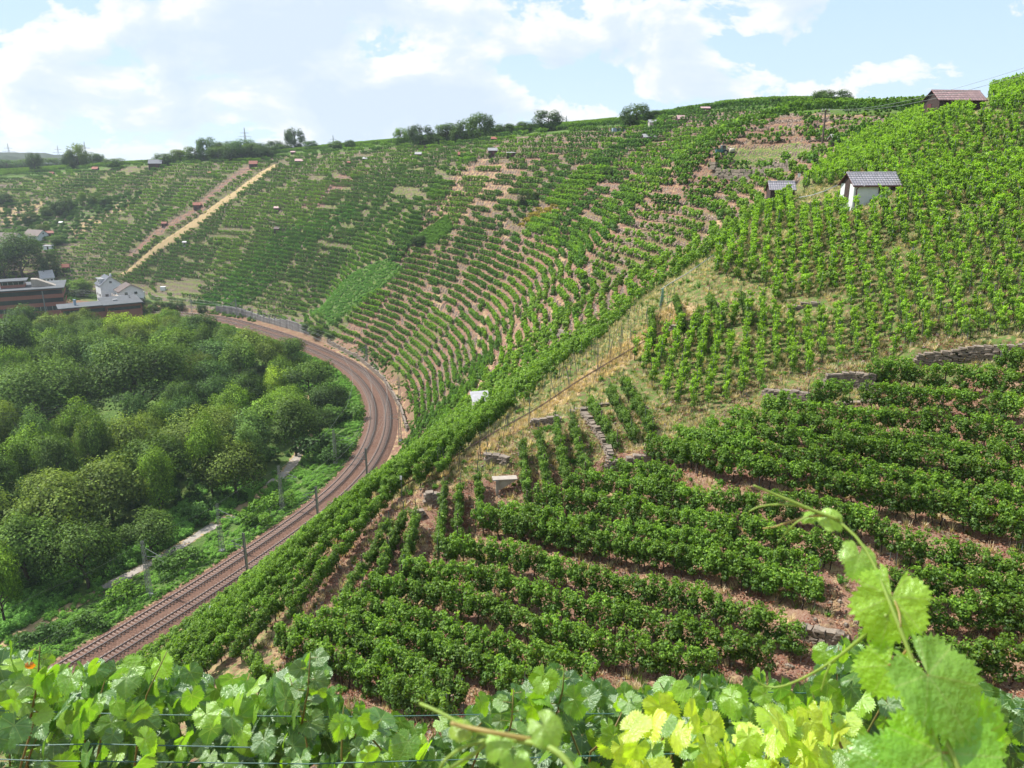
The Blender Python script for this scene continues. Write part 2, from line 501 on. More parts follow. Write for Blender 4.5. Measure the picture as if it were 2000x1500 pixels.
M_SLEEPER = simple('concrete_sleeper', (0.24, 0.165, 0.135), 0.9, (0.17, 0.115, 0.095), 1.2)
M_MAST = simple('galvanised_mast', (0.27, 0.29, 0.29), 0.6, (0.18, 0.19, 0.19), 2.0, metal=0.2)
M_CABLE = simple('overhead_cable', (0.25, 0.28, 0.27), 0.6)
M_WHITE = simple('white_render', (0.78, 0.79, 0.80), 0.85, (0.68, 0.69, 0.70), 0.8)
M_GREYW = simple('pale_grey_wood', (0.46, 0.42, 0.40), 0.85, (0.33, 0.30, 0.28), 2.0)
M_BRICK = simple('red_brick', (0.34, 0.135, 0.095), 0.85, (0.25, 0.10, 0.075), 2.5)
M_GLASS = simple('dark_window_glass', (0.025, 0.035, 0.042), 0.12, (0.05, 0.06, 0.065), 0.4, spec=0.9)
M_FRAME = simple('window_frame', (0.60, 0.60, 0.58), 0.6)
M_FLATROOF = simple('grey_flat_roof', (0.12, 0.13, 0.145), 0.9, (0.09, 0.097, 0.105), 0.25)
M_SLATE = simple('blue_slate_roof', (0.12, 0.135, 0.17), 0.5, (0.08, 0.09, 0.115), 1.3)
M_BROWNROOF = simple('brown_tile_roof', (0.13, 0.09, 0.08), 0.7, (0.085, 0.06, 0.055), 2.0)
M_REDROOF = simple('orange_tile_roof', (0.36, 0.13, 0.085), 0.75, (0.26, 0.09, 0.065), 2.0)
M_PINKTILE = simple('glazed_clay_tile', (0.60, 0.38, 0.37), 0.28, (0.42, 0.25, 0.24), 2.0, spec=0.8)  # base colour lightened, bright sheen of the glaze painted in
M_GREYTILE = simple('glazed_grey_tile', (0.56, 0.51, 0.56), 0.28, (0.36, 0.32, 0.36), 2.0, spec=0.8)  # grey lightened too, so the roof's sheen sits in the base colour
M_DARKWOOD = simple('dark_stained_wood', (0.075, 0.045, 0.04), 0.8, (0.045, 0.03, 0.027), 5.0)
M_TRIM = simple('maroon_trim', (0.15, 0.045, 0.05), 0.6)
M_TIN = simple('weathered_sheet', (0.42, 0.42, 0.44), 0.55, (0.30, 0.29, 0.29), 2.0, metal=0.2)
M_TRACTOR = simple('teal_paint', (0.05, 0.16, 0.17), 0.4)
M_BLACK = simple('black_rubber', (0.02, 0.02, 0.02), 0.8)
M_CREAM = simple('cream_plastic', (0.62, 0.58, 0.44), 0.5)
M_BLUE = simple('pale_blue_cover', (0.30, 0.40, 0.50), 0.6)
M_GREENTUBE = simple('green_net', (0.25, 0.45, 0.33), 0.7)
M_PERSON = simple('dark_clothes', (0.03, 0.035, 0.045), 0.9)
M_SKIN = simple('skin', (0.5, 0.3, 0.22), 0.7)
M_SHIRT = simple('pale_shirt', (0.35, 0.42, 0.55), 0.8)

def ground_mat():
    m, N = new_mat('terrain_ground')
    pos = N.n('ShaderNodeNewGeometry')
    P = pos.outputs['Position']
    a = N.n('ShaderNodeAttribute', attribute_name='tint')
    sp = N.n('ShaderNodeSeparateColor', i={0: a.outputs['Color']})
    grass, straw, wall = sp.outputs[0], sp.outputs[1], sp.outputs[2]
    fine = N.noise(P, 2.6, 7, 0.72); mid = N.noise(P, 0.33, 4, 0.6); vf = N.noise(P, 9.0, 4, 0.7)
    soil = N.mix(N.ramp(fine, [(0.35, 0.0), (0.65, 1.0)]), (0.165, 0.092, 0.066, 1), (0.30, 0.198, 0.15, 1))
    soil = N.mix(N.ramp(vf, [(0.46, 0.0), (0.60, 0.8)]), soil, (0.155, 0.05, 0.03, 1))
    soil = N.mix(N.ramp(mid, [(0.45, 0.0), (0.7, 0.5)]), soil, (0.29, 0.215, 0.135, 1))
    g = N.mix(N.ramp(fine, [(0.3, 0.0), (0.7, 1.0)]), (0.045, 0.095, 0.022, 1), (0.12, 0.185, 0.045, 1))
    g = N.mix(N.ramp(mid, [(0.5, 0.0), (0.75, 0.6)]), g, (0.17, 0.175, 0.065, 1))
    s = N.mix(N.ramp(fine, [(0.3, 0.0), (0.7, 1.0)]), (0.28, 0.195, 0.10, 1), (0.47, 0.355, 0.20, 1))
    def thr(x, n, w=0.22):
        v = N.math('ADD', N.math('MULTIPLY', x, 1.0 + w), N.math('MULTIPLY', N.math('SUBTRACT', n, 0.5), 1.6 * 1.0))
        return N.ramp(v, [(0.38, 0.0), (0.62, 1.0)])
    n3 = N.noise(P, 0.9, 5, 0.65)
    c = N.mix(thr(straw, n3), soil, s)
    c = N.mix(thr(grass, fine), c, g)
    # dry stone faces between the terraces
    br = N.n('ShaderNodeTexVoronoi', feature='F1', i={'Vector': N.n('ShaderNodeVectorMath', operation='MULTIPLY', i={0: P, 1: (1, 1, 2.2)}).outputs[0], 'Scale': 2.4})
    st = N.mix(N.ramp(N.n('ShaderNodeSeparateColor', i={0: br.outputs['Color']}).outputs[0], [(0.0, 0.0), (1.0, 1.0)]), (0.20, 0.15, 0.12, 1), (0.36, 0.28, 0.225, 1))
    st = N.mix(N.ramp(br.outputs['Distance'], [(0.3, 0.0), (0.55, 0.85)]), st, (0.05, 0.038, 0.03, 1))
    c = N.mix(N.ramp(wall, [(0.35, 0.0), (0.6, 1.0)]), c, st)
    hgt = N.math('ADD', N.math('MULTIPLY', fine, 0.5), N.math('MULTIPLY', vf, 0.25))
    b = N.n('ShaderNodeBump', i={'Strength': 0.8, 'Distance': 0.25, 'Height': hgt})
    p = N.n('ShaderNodeBsdfPrincipled', i={'Base Color': c, 'Roughness': 0.95, 'Specular IOR Level': 0.1, 'Normal': b.outputs[0]})
    N.n('ShaderNodeOutputMaterial', i={0: p.outputs[0]})
    return m
M_GROUND = ground_mat()

def ballast_mat():
    m, N = new_mat('ballast_stones')
    P = N.n('ShaderNodeNewGeometry').outputs['Position']
    v = N.n('ShaderNodeTexVoronoi', i={'Vector': P, 'Scale': 7.0})
    c = N.mix(N.n('ShaderNodeSeparateColor', i={0: v.outputs['Color']}).outputs[0], (0.06, 0.033, 0.024, 1), (0.20, 0.115, 0.083, 1))
    c = N.mix(N.ramp(N.noise(P, 0.35, 4, 0.6), [(0.4, 0.0), (0.65, 0.55)]), c, (0.15, 0.092, 0.068, 1))
    b = N.n('ShaderNodeBump', i={'Strength': 0.7, 'Distance': 0.06, 'Height': v.outputs['Distance']})
    p = N.n('ShaderNodeBsdfPrincipled', i={'Base Color': c, 'Roughness': 0.95, 'Specular IOR Level': 0.15, 'Normal': b.outputs[0]})
    N.n('ShaderNodeOutputMaterial', i={0: p.outputs[0]})
    return m
M_BALLAST = ballast_mat()

def water_mat():
    m, N = new_mat('river_water')
    P = N.n('ShaderNodeNewGeometry').outputs['Position']
    b = N.n('ShaderNodeBump', i={'Strength': 0.25, 'Distance': 0.1, 'Height': N.noise(P, 1.5, 3, 0.5)})
    p = N.n('ShaderNodeBsdfPrincipled', i={'Base Color': (0.025, 0.035, 0.022, 1), 'Roughness': 0.08, 'Normal': b.outputs[0]})
    N.n('ShaderNodeOutputMaterial', i={0: p.outputs[0]})
    return m
M_WATER = water_mat()

def wallmat():
    m, N = new_mat('stained_retaining_wall')
    P = N.n('ShaderNodeNewGeometry').outputs['Position']
    st = N.n('ShaderNodeVectorMath', operation='MULTIPLY', i={0: P, 1: (1, 1, 0.12)}).outputs[0]
    c = N.mix(N.ramp(N.noise(st, 0.9, 6, 0.6), [(0.35, 0.0), (0.65, 1.0)]), (0.11, 0.10, 0.10, 1), (0.23, 0.215, 0.205, 1))
    p = N.n('ShaderNodeBsdfPrincipled', i={'Base Color': c, 'Roughness': 0.9})
    N.n('ShaderNodeOutputMaterial', i={0: p.outputs[0]})
    return m
M_RETWALL = wallmat()
# ------------------------------------------------------------------ regions and terraces
def in_poly(u, v, poly):
    u = np.asarray(u, float); v = np.asarray(v, float)
    r = np.zeros(u.shape, bool); n = len(poly)
    for i in range(n):
        x1, y1 = poly[i]; x2, y2 = poly[(i + 1) % n]
        if y1 == y2: continue
        c = ((y1 > v) != (y2 > v)) & (u < (x2 - x1) * (v - y1) / (y2 - y1) + x1)
        r ^= c
    return r

def ground_poly(pix):
    """a patch of the hillside, as corners on the ground in metres"""
    a = np.array(pix, float)
    P = raycast(a[:, 0], a[:, 1])
    return [(float(p[0]), float(p[1])) for p in P]

_CU = [0, 300, 480, 715, 800, 850, 950, 1050, 1200, 1300, 1440, 1540, 1650, 1800, 1950, 2200]
_CY = [130, 130, 128, 170, 162, 148, 128, 112, 108, 112, 116, 122, 140, 160, 175, 185]
def is_near(X, Y):
    u, _, _ = project(np.stack([X, Y, bil(_HG, X, Y)], -1))
    return Y < np.interp(u, _CU, _CY)

WEDGE = ground_poly([(603,606),(757,504),(789,522),(735,570),(642,637)])
WEDGE2 = ground_poly([(806,466),(873,420),(887,445),(845,476)])
STRAW = ground_poly([(226,538),(256,531),(330,477),(400,430),(470,376),(548,322),(534,321),(458,373),(388,423),(316,470)])
BROWN1 = ground_poly([(240,503),(262,500),(330,447),(395,412),(412,385),(470,345),(505,324),(480,323),(445,348),(398,385),(375,408),(318,438)])
BROWN2 = ground_poly([(305,552),(385,548),(390,575),(300,580)])
DRY1 = ground_poly([(690,322),(722,335),(660,372),(632,400),(588,400),(620,370)])
GARDEN = ground_poly([(0,392),(90,392),(240,378),(280,372),(270,395),(210,420),(150,470),(90,480),(0,480)])
GARDEN_S = ground_poly([(0,395),(90,392),(70,420),(0,440)])
GARDEN_T = ground_poly([(230,395),(300,372),(260,420),(190,440),(150,465),(130,450),(170,425)])
REDPATCH = ground_poly([(1010,440),(1045,408),(1090,402),(1092,415),(1040,432)])
LUSH = ground_poly([(370,590),(470,600),(520,560),(560,500),(640,455),(720,400),(690,395),(600,420),(520,470),(450,530)])
SPURBARE = ground_poly([(850,940),(960,860),(1060,790),(1180,700),(1290,610),(1320,585),(1360,600),(1310,658),(1215,715),(1115,778),(1015,842),(900,915)])
STRAWTOP = ground_poly([(800,320),(1010,316),(1010,360),(960,400),(880,430),(820,400),(780,360)])
TRACTORYARD = ground_poly([(1400,290),(1560,270),(1600,285),(1560,305),(1420,305)])

def in_world(X, Y, poly):
    return in_poly(X, Y, poly)

# terrace blocks: bands along the slope, cut across by stairs
BANDS = [9, 30, 52, 76, 104, 136, 175, 230, 400]
_kap = np.gradient(np.unwrap(np.arctan2(RT[:, 1], RT[:, 0])), RS)
_brng = np.random.default_rng(5)
BLOCKS = []
for k in range(len(BANDS) - 1):
    dm = 0.5 * (BANDS[k] + min(BANDS[k + 1], 260))
    ex = np.cumsum(np.clip(1 + np.abs(smooth_line(_kap[:, None], 40)[:, 0]) * dm, 1, 6) * np.gradient(RS))
    b = [0.0]
    while b[-1] < ex[-1]: b.append(b[-1] + _brng.uniform(11, 26) * (1.0 if k < 4 else 1.4))
    BLOCKS.append((np.interp(b, ex, RS), _brng.uniform(0, 1, len(b) + 1)))

def block_phase(s, d):
    ph = np.zeros(np.shape(s)); bid = np.zeros(np.shape(s), int)
    for k in range(len(BANDS) - 1):
        wob = 3.0 * np.sin(s * 0.13 + k)
        m = (d >= BANDS[k] + (wob if k else 0)) & (d < BANDS[k + 1] + wob)
        j = np.searchsorted(BLOCKS[k][0], s)
        j = np.clip(j, 0, len(BLOCKS[k][1]) - 1)
        ph = np.where(m, BLOCKS[k][1][j], ph); bid = np.where(m, k * 1000 + j, bid)
    return ph, bid

def step_h(s, d):
    return np.where((s < 262) & (d >= 52), 1.45, np.where(s > 330, 1.75, 1.95))

def terrace_w(X, Y, h, d, s):
    e = 3.0
    g = np.hypot(bil(_HG, X + e, Y) - bil(_HG, X - e, Y), bil(_HG, X, Y + e) - bil(_HG, X, Y - e)) / (2 * e)
    w = sstep(0.14, 0.26, g) * sstep(9, 12, d) * (Y > 60)
    w = w * np.where(is_near(X, Y), 0.0, 1.0)
    w = np.where(in_world(X, Y, WEDGE) | in_world(X, Y, WEDGE2) | in_world(X, Y, STRAW), 0.15, w)
    return w

# dry stone walls near the viewpoint: line of the wall foot (picture), height, how far the step runs back
WALLS = [
 ([(1612,768),(1660,762),(1705,768)], 1.35, 3.5, 'dry stone wall of grey stones left of the two vine rows below the bare bank'),
 ([(1790,722),(1850,712),(1920,703),(2010,698)], 1.05, 3.0, 'long pale dry stone wall rising to the right edge under the staked vines'),
 ([(1188,925),(1225,920),(1268,908)], 0.95, 2.5, 'low dry stone wall with a pale coping at the corner of the grassy terrace'),
 ([(1492,782),(1530,786),(1572,790)], 0.8, 2.0, 'collapsed low stone wall beside the topmost long vine row'),
 ([(1568,1250),(1605,1258),(1640,1262)], 0.7, 2.0, 'dark stone wall at the gap in the terrace behind the tall shoot'),
 ([(945,1075),(1000,1082)], 0.5, 1.5, None),
]
STEP_LINES = []
for pts, hgt, run, lab in WALLS:
    a = np.array(pts, float)
    STEP_LINES.append((raycast(a[:, 0], a[:, 1])[:, :2], hgt, run, lab))

def add_steps(X, Y, h):
    for line, hgt, run, lab in STEP_LINES:
        mnx, mxx = line[:, 0].min() - run - 2, line[:, 0].max() + run + 2
        mny, mxy = line[:, 1].min() - run - 2, line[:, 1].max() + run + 2
        m = (X > mnx) & (X < mxx) & (Y > mny) & (Y < mxy)
        if not np.any(m): continue
        x = X[m]; y = Y[m]; best = np.full(x.shape, 1e9); sd = np.zeros(x.shape); al = np.zeros(x.shape)
        for a, b in zip(line[:-1], line[1:]):
            ab = b - a; L2 = (ab ** 2).sum(); t = np.clip(((x - a[0]) * ab[0] + (y - a[1]) * ab[1]) / L2, 0, 1)
            dx = x - a[0] - t * ab[0]; dy = y - a[1] - t * ab[1]; dd = np.hypot(dx, dy)
            side = (ab[0] * (y - a[1]) - ab[1] * (x - a[0])) / math.sqrt(L2)
            up = dd < best
            best = np.where(up, dd, best); sd = np.where(up, side, sd)
            lat = np.hypot(dx, dy) ** 2 - side ** 2
            al = np.where(up, np.sqrt(np.maximum(lat, 0)), al)
        w = sstep(0.12, 0.5, sd) * (1 - sstep(run * 0.4, run, sd)) * (1 - sstep(0.2, 1.5, al))
        h[m] = h[m] + hgt * w
    return h

def ground(X, Y, full=False):
    X = np.asarray(X, float); Y = np.asarray(Y, float)
    h = bil(_HG, X, Y); d = bil(_DG, X, Y); s = bil(_SG, X, Y)
    nr = np.abs(d) < 22
    if np.any(nr):
        hh, dd, ss = base_height(X[nr], Y[nr])
        h = h.copy(); d = d.copy(); s = s.copy()
        h[nr] = hh; d[nr] = dd; s[nr] = ss
    w = terrace_w(X, Y, h, d, s)
    ph, bid = block_phase(s, d)
    H = step_h(s, d)
    wig = 0.22 * np.sin(X * 0.35 + 1.3 * np.sin(Y * 0.21)) * np.sin(Y * 0.27 + 2)
    q = h / H + ph + wig * 0.0
    fl = np.floor(q); f = q - fl
    r = np.where(f < 0.74, 0.22 * f / 0.74, 0.22 + 0.78 * np.clip((f - 0.74) / 0.19, 0, 1))
    ht = (fl + r - ph - 0.1) * H
    out = h + (ht - h) * w
    wall = w * (f > 0.70) * (f < 0.97)
    # a little unevenness
    amp = np.where(np.abs(d) < 7.5, 0.0, 0.06 + 0.05 * (Y > 90))
    out = out + amp * (np.sin(X * 1.9 + 2 * np.sin(Y * 0.7)) * np.sin(Y * 1.7 + 1.5 * np.sin(X * 0.9)) + 0.6 * np.sin(X * 4.3 + Y * 1.1) * np.sin(Y * 4.7 - X * 0.8))
    out = add_steps(X, Y, out)
    if full: return out, h, d, s, w, wall, bid, f
    return out

def ground1(x, y):
    return float(ground(np.array([float(x)]), np.array([float(y)]))[0])

# depth of the visible hillside on a coarse grid: used to leave out what nothing in the picture shows
_du, _dv = np.meshgrid(np.arange(4, 2000, 8.0), np.arange(150, 1500, 8.0))
_vis = raycast(_du, _dv)
_VD = np.nan_to_num(_vis[..., 1], nan=1e4)
def visible(P, lift=1.6, tol=1.04):
    """does the picture show this point of the ground (or the plant standing on it)?"""
    P = np.asarray(P, float); Q = P.copy(); Q[..., 2] += lift
    u, v, dep = project(Q)
    ok = (u > -60) & (u < 2060) & (v > 120) & (v < 1560)
    j = np.clip(((u - 4) / 8).round().astype(int), 0, _VD.shape[1] - 1); i = np.clip(((v - 150) / 8).round().astype(int), 0, _VD.shape[0] - 1)
    md = np.maximum(np.maximum(_VD[i, j], _VD[np.clip(i - 1, 0, None), j]), _VD[i, np.clip(j - 1, 0, None)])
    return ok & (P[..., 1] < md * tol + 3)

# ------------------------------------------------------------------ the terrain sheet
def make_terrain():
    yo = -16.0
    y = [-8.0]
    while y[-1] < 700:
        yy = y[-1]
        st = 0.9 if yy < 28 else 0.45 if yy < 75 else 0.42 if yy < 290 else 0.75 if yy < 400 else 0.62 if yy < 520 else 2.0 if yy < 560 else 5
        y.append(yy + st)
    y = np.array(y)
    t = np.linspace(-0.80, 0.80, 520)
    T, YY = np.meshgrid(t, y)
    X = (YY - yo) * T; Y = YY
    h, hb, d, s, w, wall, bid, f = ground(X, Y, True)
    u, v, _ = project(np.stack([X, Y, h], -1))
    near = is_near(X, Y)
    grass = np.full(X.shape, 0.30); straw = np.full(X.shape, 0.15)
    # soil of the terraces, with dry and green blocks
    hsh = np.mod(np.sin(bid * 12.9898) * 43758.5453, 1.0)
    grass = np.where(~near & (d > 9), 0.10 + 0.30 * hsh, grass)
    straw = np.where(~near & (d > 9), 0.10 + 0.35 * (1 - hsh) ** 2, straw)
    e = 3.0
    g = np.hypot(bil(_HG, X + e, Y) - bil(_HG, X - e, Y), bil(_HG, X, Y + e) - bil(_HG, X, Y - e)) / (2 * e)
    plate = (1 - sstep(0.14, 0.26, g)) * (~near) * (d > 14)
    grass = np.where(plate > 0.3, 0.75, grass); 
    # valley floor
    val = d < -5.2
    grass = np.where(val, 0.9, grass); straw = np.where(val, 0.1, straw)
    pth = (np.abs(d + 20.5) < 1.3) & (s > 60) & (s < 300)
    straw = np.where(pth, 1.0, straw); grass = np.where(pth, 0.0, grass)
    rail = (np.abs(d) < 5.4) | ((d > 0) & (d < 8) & (s < 330))
    grass = np.where(rail, 0.15, grass); straw = np.where(rail, 0.35, straw)
    vergefar = (s > 330) & (d > -9) & (d < -4)
    straw = np.where(vergefar, 0.8, straw)
    for poly, gg, ss in ((WEDGE, 1.0, 0.25), (WEDGE2, 1.0, 0.0), (STRAW, 0.0, 1.0), (BROWN1, 0.05, 0.0), (BROWN2, 0.1, 0.15), (DRY1, 0.1, 0.2), (GARDEN, 0.75, 0.4), (GARDEN_S, 0.25, 0.8), (GARDEN_T, 0.15, 0.9), (REDPATCH, 0.2, 0.5), (SPURBARE, 0.10, 0.85), (STRAWTOP, 0.12, 0.38), (TRACTORYARD, 0.5, 0.7)):
        m = in_world(X, Y, poly)
        grass = np.where(m, gg, grass); straw = np.where(m, ss, straw)
    fh = (s > 330) & (d > 9) & ~near & ~in_world(X, Y, STRAW) & ~in_world(X, Y, BROWN1) & ~in_world(X, Y, GARDEN) & ~in_world(X, Y, DRY1)
    grass = np.where(fh, np.maximum(grass, 0.46), grass)
    fl_ = near & (d > 5) & (X < -4)
    grass = np.where(fl_, 0.35, grass); straw = np.where(fl_, 0.4, straw)
    # near slope: grassy terraces among the upright rows, dry soil under the long rows
    gn = near & (d > 9)
    long_rows = gn & (Y < 56) & (X > -14)
    grass = np.where(long_rows, 0.10, grass); straw = np.where(long_rows, 0.30, straw)
    up = gn & ((Y >= 56) | (X > 40))
    grass = np.where(up & ~in_world(X, Y, SPURBARE), 0.46, grass); straw = np.where(up & ~in_world(X, Y, SPURBARE), 0.36, straw)
    gcol = np.stack([grass, straw, wall], -1).reshape(-1, 3)
    V = np.stack([X, Y, h], -1).reshape(-1, 3)
    # blur masks a little
    n, m = X.shape
    ii = np.arange(n - 1)[:, None] * m + np.arange(m - 1)[None]
    F = np.stack([ii, ii + 1, ii + m + 1, ii + m], -1).reshape(-1, 4)
    me = raw_mesh('hillside_ground', V, F, M_GROUND, None, gcol, smooth=False)
    o = mobj('hillside_ground', me, kind='structure')
    # broad land around it, out to the horizon
    xs = np.concatenate([[-9000, -5000, -2500, -1400], np.arange(-900, 901, 30), [1400, 2500, 5000, 9000]])
    ys = np.concatenate([[-400, -200, -100], np.arange(-60, 901, 30), [1100, 1500, 2500, 5000, 9000]])
    AX, AY = np.meshgrid(xs, ys)
    cxx = np.clip(AX, GX0 + 3, GX1 - 3); cyy = np.clip(AY, GY0 + 3, GY1 - 3)
    dd, ss = rail_coords(AX, AY)
    Z = bil(_HG, cxx, cyy)
    out = np.hypot(AX - cxx, AY - cyy)
    tgt = np.where(AY > 600, np.where(AX < 100, 46.0, 62.0), np.where(dd > 0, 84.0, 1.5))
    Z = Z + (tgt - Z) * sstep(0, 400, out)
    inside = (np.abs(AX / np.maximum(AY + 16, 1)) < 0.76) & (AY < 690) & (AY > 0)
    Z = np.where(inside, Z - 9.0, Z - 0.6)
    Z = np.where((dd < 40) & inside, np.minimum(Z, -6), Z)
    n, m = AX.shape
    ii = np.arange(n - 1)[:, None] * m + np.arange(m - 1)[None]
    F = np.stack([ii, ii + 1, ii + m + 1, ii + m], -1).reshape(-1, 4)
    c = np.tile(np.array([[0.9, 0.1, 0.0]]), (n * m, 1))
    mobj('far_land', raw_mesh('far_land', np.stack([AX, AY, Z], -1).reshape(-1, 3), F, M_GROUND, None, c, smooth=True), kind='structure')
    # distant wooded ridge at the left
    V = []; F = []
    k = 0
    for j, (yy, zz) in enumerate(((1150, 40), (1180, 70), (1230, 84), (1400, 86))):
        for i in range(90):
            x = -1900 + i * 15.6
            V.append((x, yy + 12 * math.sin(i * .7), zz - (60 if j == 0 else 0) - (30 * max(0, (i - 70) / 20)) + (1.2 * math.sin(i * 0.31) + 1.0 * math.sin(i * 1.83 + 1) + 0.8 * math.sin(i * 2.9) if j > 0 else 0)))
    for j in range(3):
        for i in range(89):
            F.append((j * 90 + i, j * 90 + i + 1, (j + 1) * 90 + i + 1, (j + 1) * 90 + i))
    me = bpy.data.meshes.new('distant_ridge'); me.from_pydata(V, [], F)
    me.materials.append(simple('far_forest', (0.035, 0.06, 0.03), 0.95, (0.02, 0.035, 0.018), 0.02)); me.update()
    mobj('distant_ridge', me, kind='structure')
make_terrain()

# river
def ribbon(line, half, z, name, mat, kind='structure', parent=None):
    line = np.asarray(line, float)
    t = np.gradient(line, axis=0); t /= np.linalg.norm(t, axis=1)[:, None]
    nn = np.stack([t[:, 1], -t[:, 0]], 1)
    a = line - nn * half; b = line + nn * half
    V = np.concatenate([np.c_[a, np.full(len(a), 1.0) * z], np.c_[b, np.full(len(b), 1.0) * z]])
    n = len(line); i = np.arange(n - 1)
    F = np.stack([i, i + n, i + n + 1, i + 1], 1)
    return mobj(name, raw_mesh(name, V, F, mat), parent, kind=kind)
# ------------------------------------------------------------------ foliage
GREEN_D = np.array([0.062, 0.132, 0.026]); GREEN_M = np.array([0.108, 0.205, 0.034]); GREEN_L = np.array([0.235, 0.375, 0.048]); GREEN_Y = np.array([0.28, 0.40, 0.06])

def cards(C, Nn, size, col, rng, aspect=0.8):
    """leaf-shaped quads: centres, facing, size, colour -> V, F, face colours"""
    n = len(C)
    Nn = Nn / (np.linalg.norm(Nn, axis=1)[:, None] + 1e-9)
    r = rng.normal(size=(n, 3)); t = np.cross(Nn, r); t /= (np.linalg.norm(t, axis=1)[:, None] + 1e-9)
    b = np.cross(Nn, t)
    s = size[:, None] if np.ndim(size) else size
    fold = 0.18
    V = np.stack([C - b * s * 0.55, C + t * s * 0.5 * aspect + Nn * s * fold, C + b * s * 0.6, C - t * s * 0.5 * aspect + Nn * s * fold], 1).reshape(-1, 3)
    F = np.arange(n * 4).reshape(n, 4)
    return V, F, col

def mixc(a, b, t):
    return a[None] * (1 - t[:, None]) + b[None] * t[:, None]

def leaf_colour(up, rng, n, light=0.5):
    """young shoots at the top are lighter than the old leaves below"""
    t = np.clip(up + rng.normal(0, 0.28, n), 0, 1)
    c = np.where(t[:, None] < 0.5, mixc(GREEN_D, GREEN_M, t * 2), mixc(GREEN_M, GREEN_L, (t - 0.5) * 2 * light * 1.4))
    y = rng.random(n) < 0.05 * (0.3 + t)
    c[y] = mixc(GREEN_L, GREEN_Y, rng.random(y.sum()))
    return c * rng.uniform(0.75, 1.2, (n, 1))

def vine_segment(rng, L=1.35, top=2.0, low=0.52, thick=0.27, n=1600, leaf=0.105, tufts=30):
    """the canopy of one trained vine, 'L' long along x"""
    tc_ = np.stack([rng.uniform(-L / 2, L / 2, tufts), rng.normal(0, thick * 0.5, tufts), rng.uniform(low + 0.1, top - 0.12, tufts)], 1)
    tr = rng.uniform(0.15, 0.26, tufts) if tufts > 20 else rng.uniform(0.17, 0.34, tufts)
    k = rng.integers(0, tufts, n)
    dr = rng.normal(size=(n, 3)); dr /= np.linalg.norm(dr, axis=1)[:, None]
    C = tc_[k] + dr * (tr[k] * rng.uniform(0.55, 1.0, n) ** 0.5)[:, None]
    # shoots that stick up from the top wire
    ns = 5
    for q in range(ns):
        x = rng.uniform(-L / 2, L / 2); y = rng.normal(0, 0.12); hh = rng.uniform(0.15, 0.42)
        m = 16
        tt = rng.random(m)
        C = np.concatenate([C, np.stack([x + rng.normal(0, .05, m) + tt * rng.normal(0, .1), y + rng.normal(0, .05, m) + tt * rng.normal(0, .15), top - 0.2 + tt * hh], 1)])
        dr = np.concatenate([dr, rng.normal(size=(m, 3))])
    C[:, 2] = np.maximum(C[:, 2], low - 0.15 + rng.random(len(C)) * 0.15)
    N_ = dr + np.array([0, 0, 0.55]) + rng.normal(0, 0.35, dr.shape)
    up = (C[:, 2] - low) / (top - low)
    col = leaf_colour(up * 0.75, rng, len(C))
    return cards(C, N_, rng.uniform(0.75, 1.25, len(C)) * leaf, col, rng)

def tube_arr(pts, r, n=5):
    mb = MB().tube(pts, r, n=n)
    V = np.array(mb.v); F4 = np.array([f for f in mb.f if len(f) == 4])
    return V, F4

def joined(name, parts, mats):
    """parts: (V, F(4), colour or None, material index) -> mesh"""
    V = []; F = []; Cc = []; M = []; o = 0
    for v, f, c, m in parts:
        V.append(v); F.append(f + o); o += len(v); M.append(np.full(len(f), m))
        Cc.append(c if c is not None else np.full((len(f), 3), 0.5))
    return raw_mesh(name, np.concatenate(V), np.concatenate(F), mats, np.concatenate(M), np.concatenate(Cc))

def trunk_pts(rng, h=0.8, lean=0.12):
    x = rng.normal(0, 0.03); y = rng.normal(0, 0.03); p = [(0, 0, -0.25), (x, y, 0.0)]
    for k in range(1, 5):
        x += rng.normal(0, lean * 0.4); y += rng.normal(0, lean * 0.3)
        p.append((x, y, h * k / 4))
    return p

def near_vine_mesh(i):
    rng = np.random.default_rng(100 + i)
    v, f, c = vine_segment(rng)
    parts = [(v, f, c, 0)]
    tv, tf = tube_arr(trunk_pts(rng, 0.85), [0.055, 0.05, 0.042, 0.04, 0.032, 0.028])
    parts.append((tv, tf, None, 1))
    if i % 2 == 0:
        tv, tf = tube_arr([(x + 0.35, y, z) for x, y, z in trunk_pts(rng, 0.8)], [0.03] * 6, 4)
        parts.append((tv, tf, None, 1))
    return joined('vine_plant', parts, [M_LEAF, M_BARK])
NEAR_VINES = [near_vine_mesh(i) for i in range(10)]

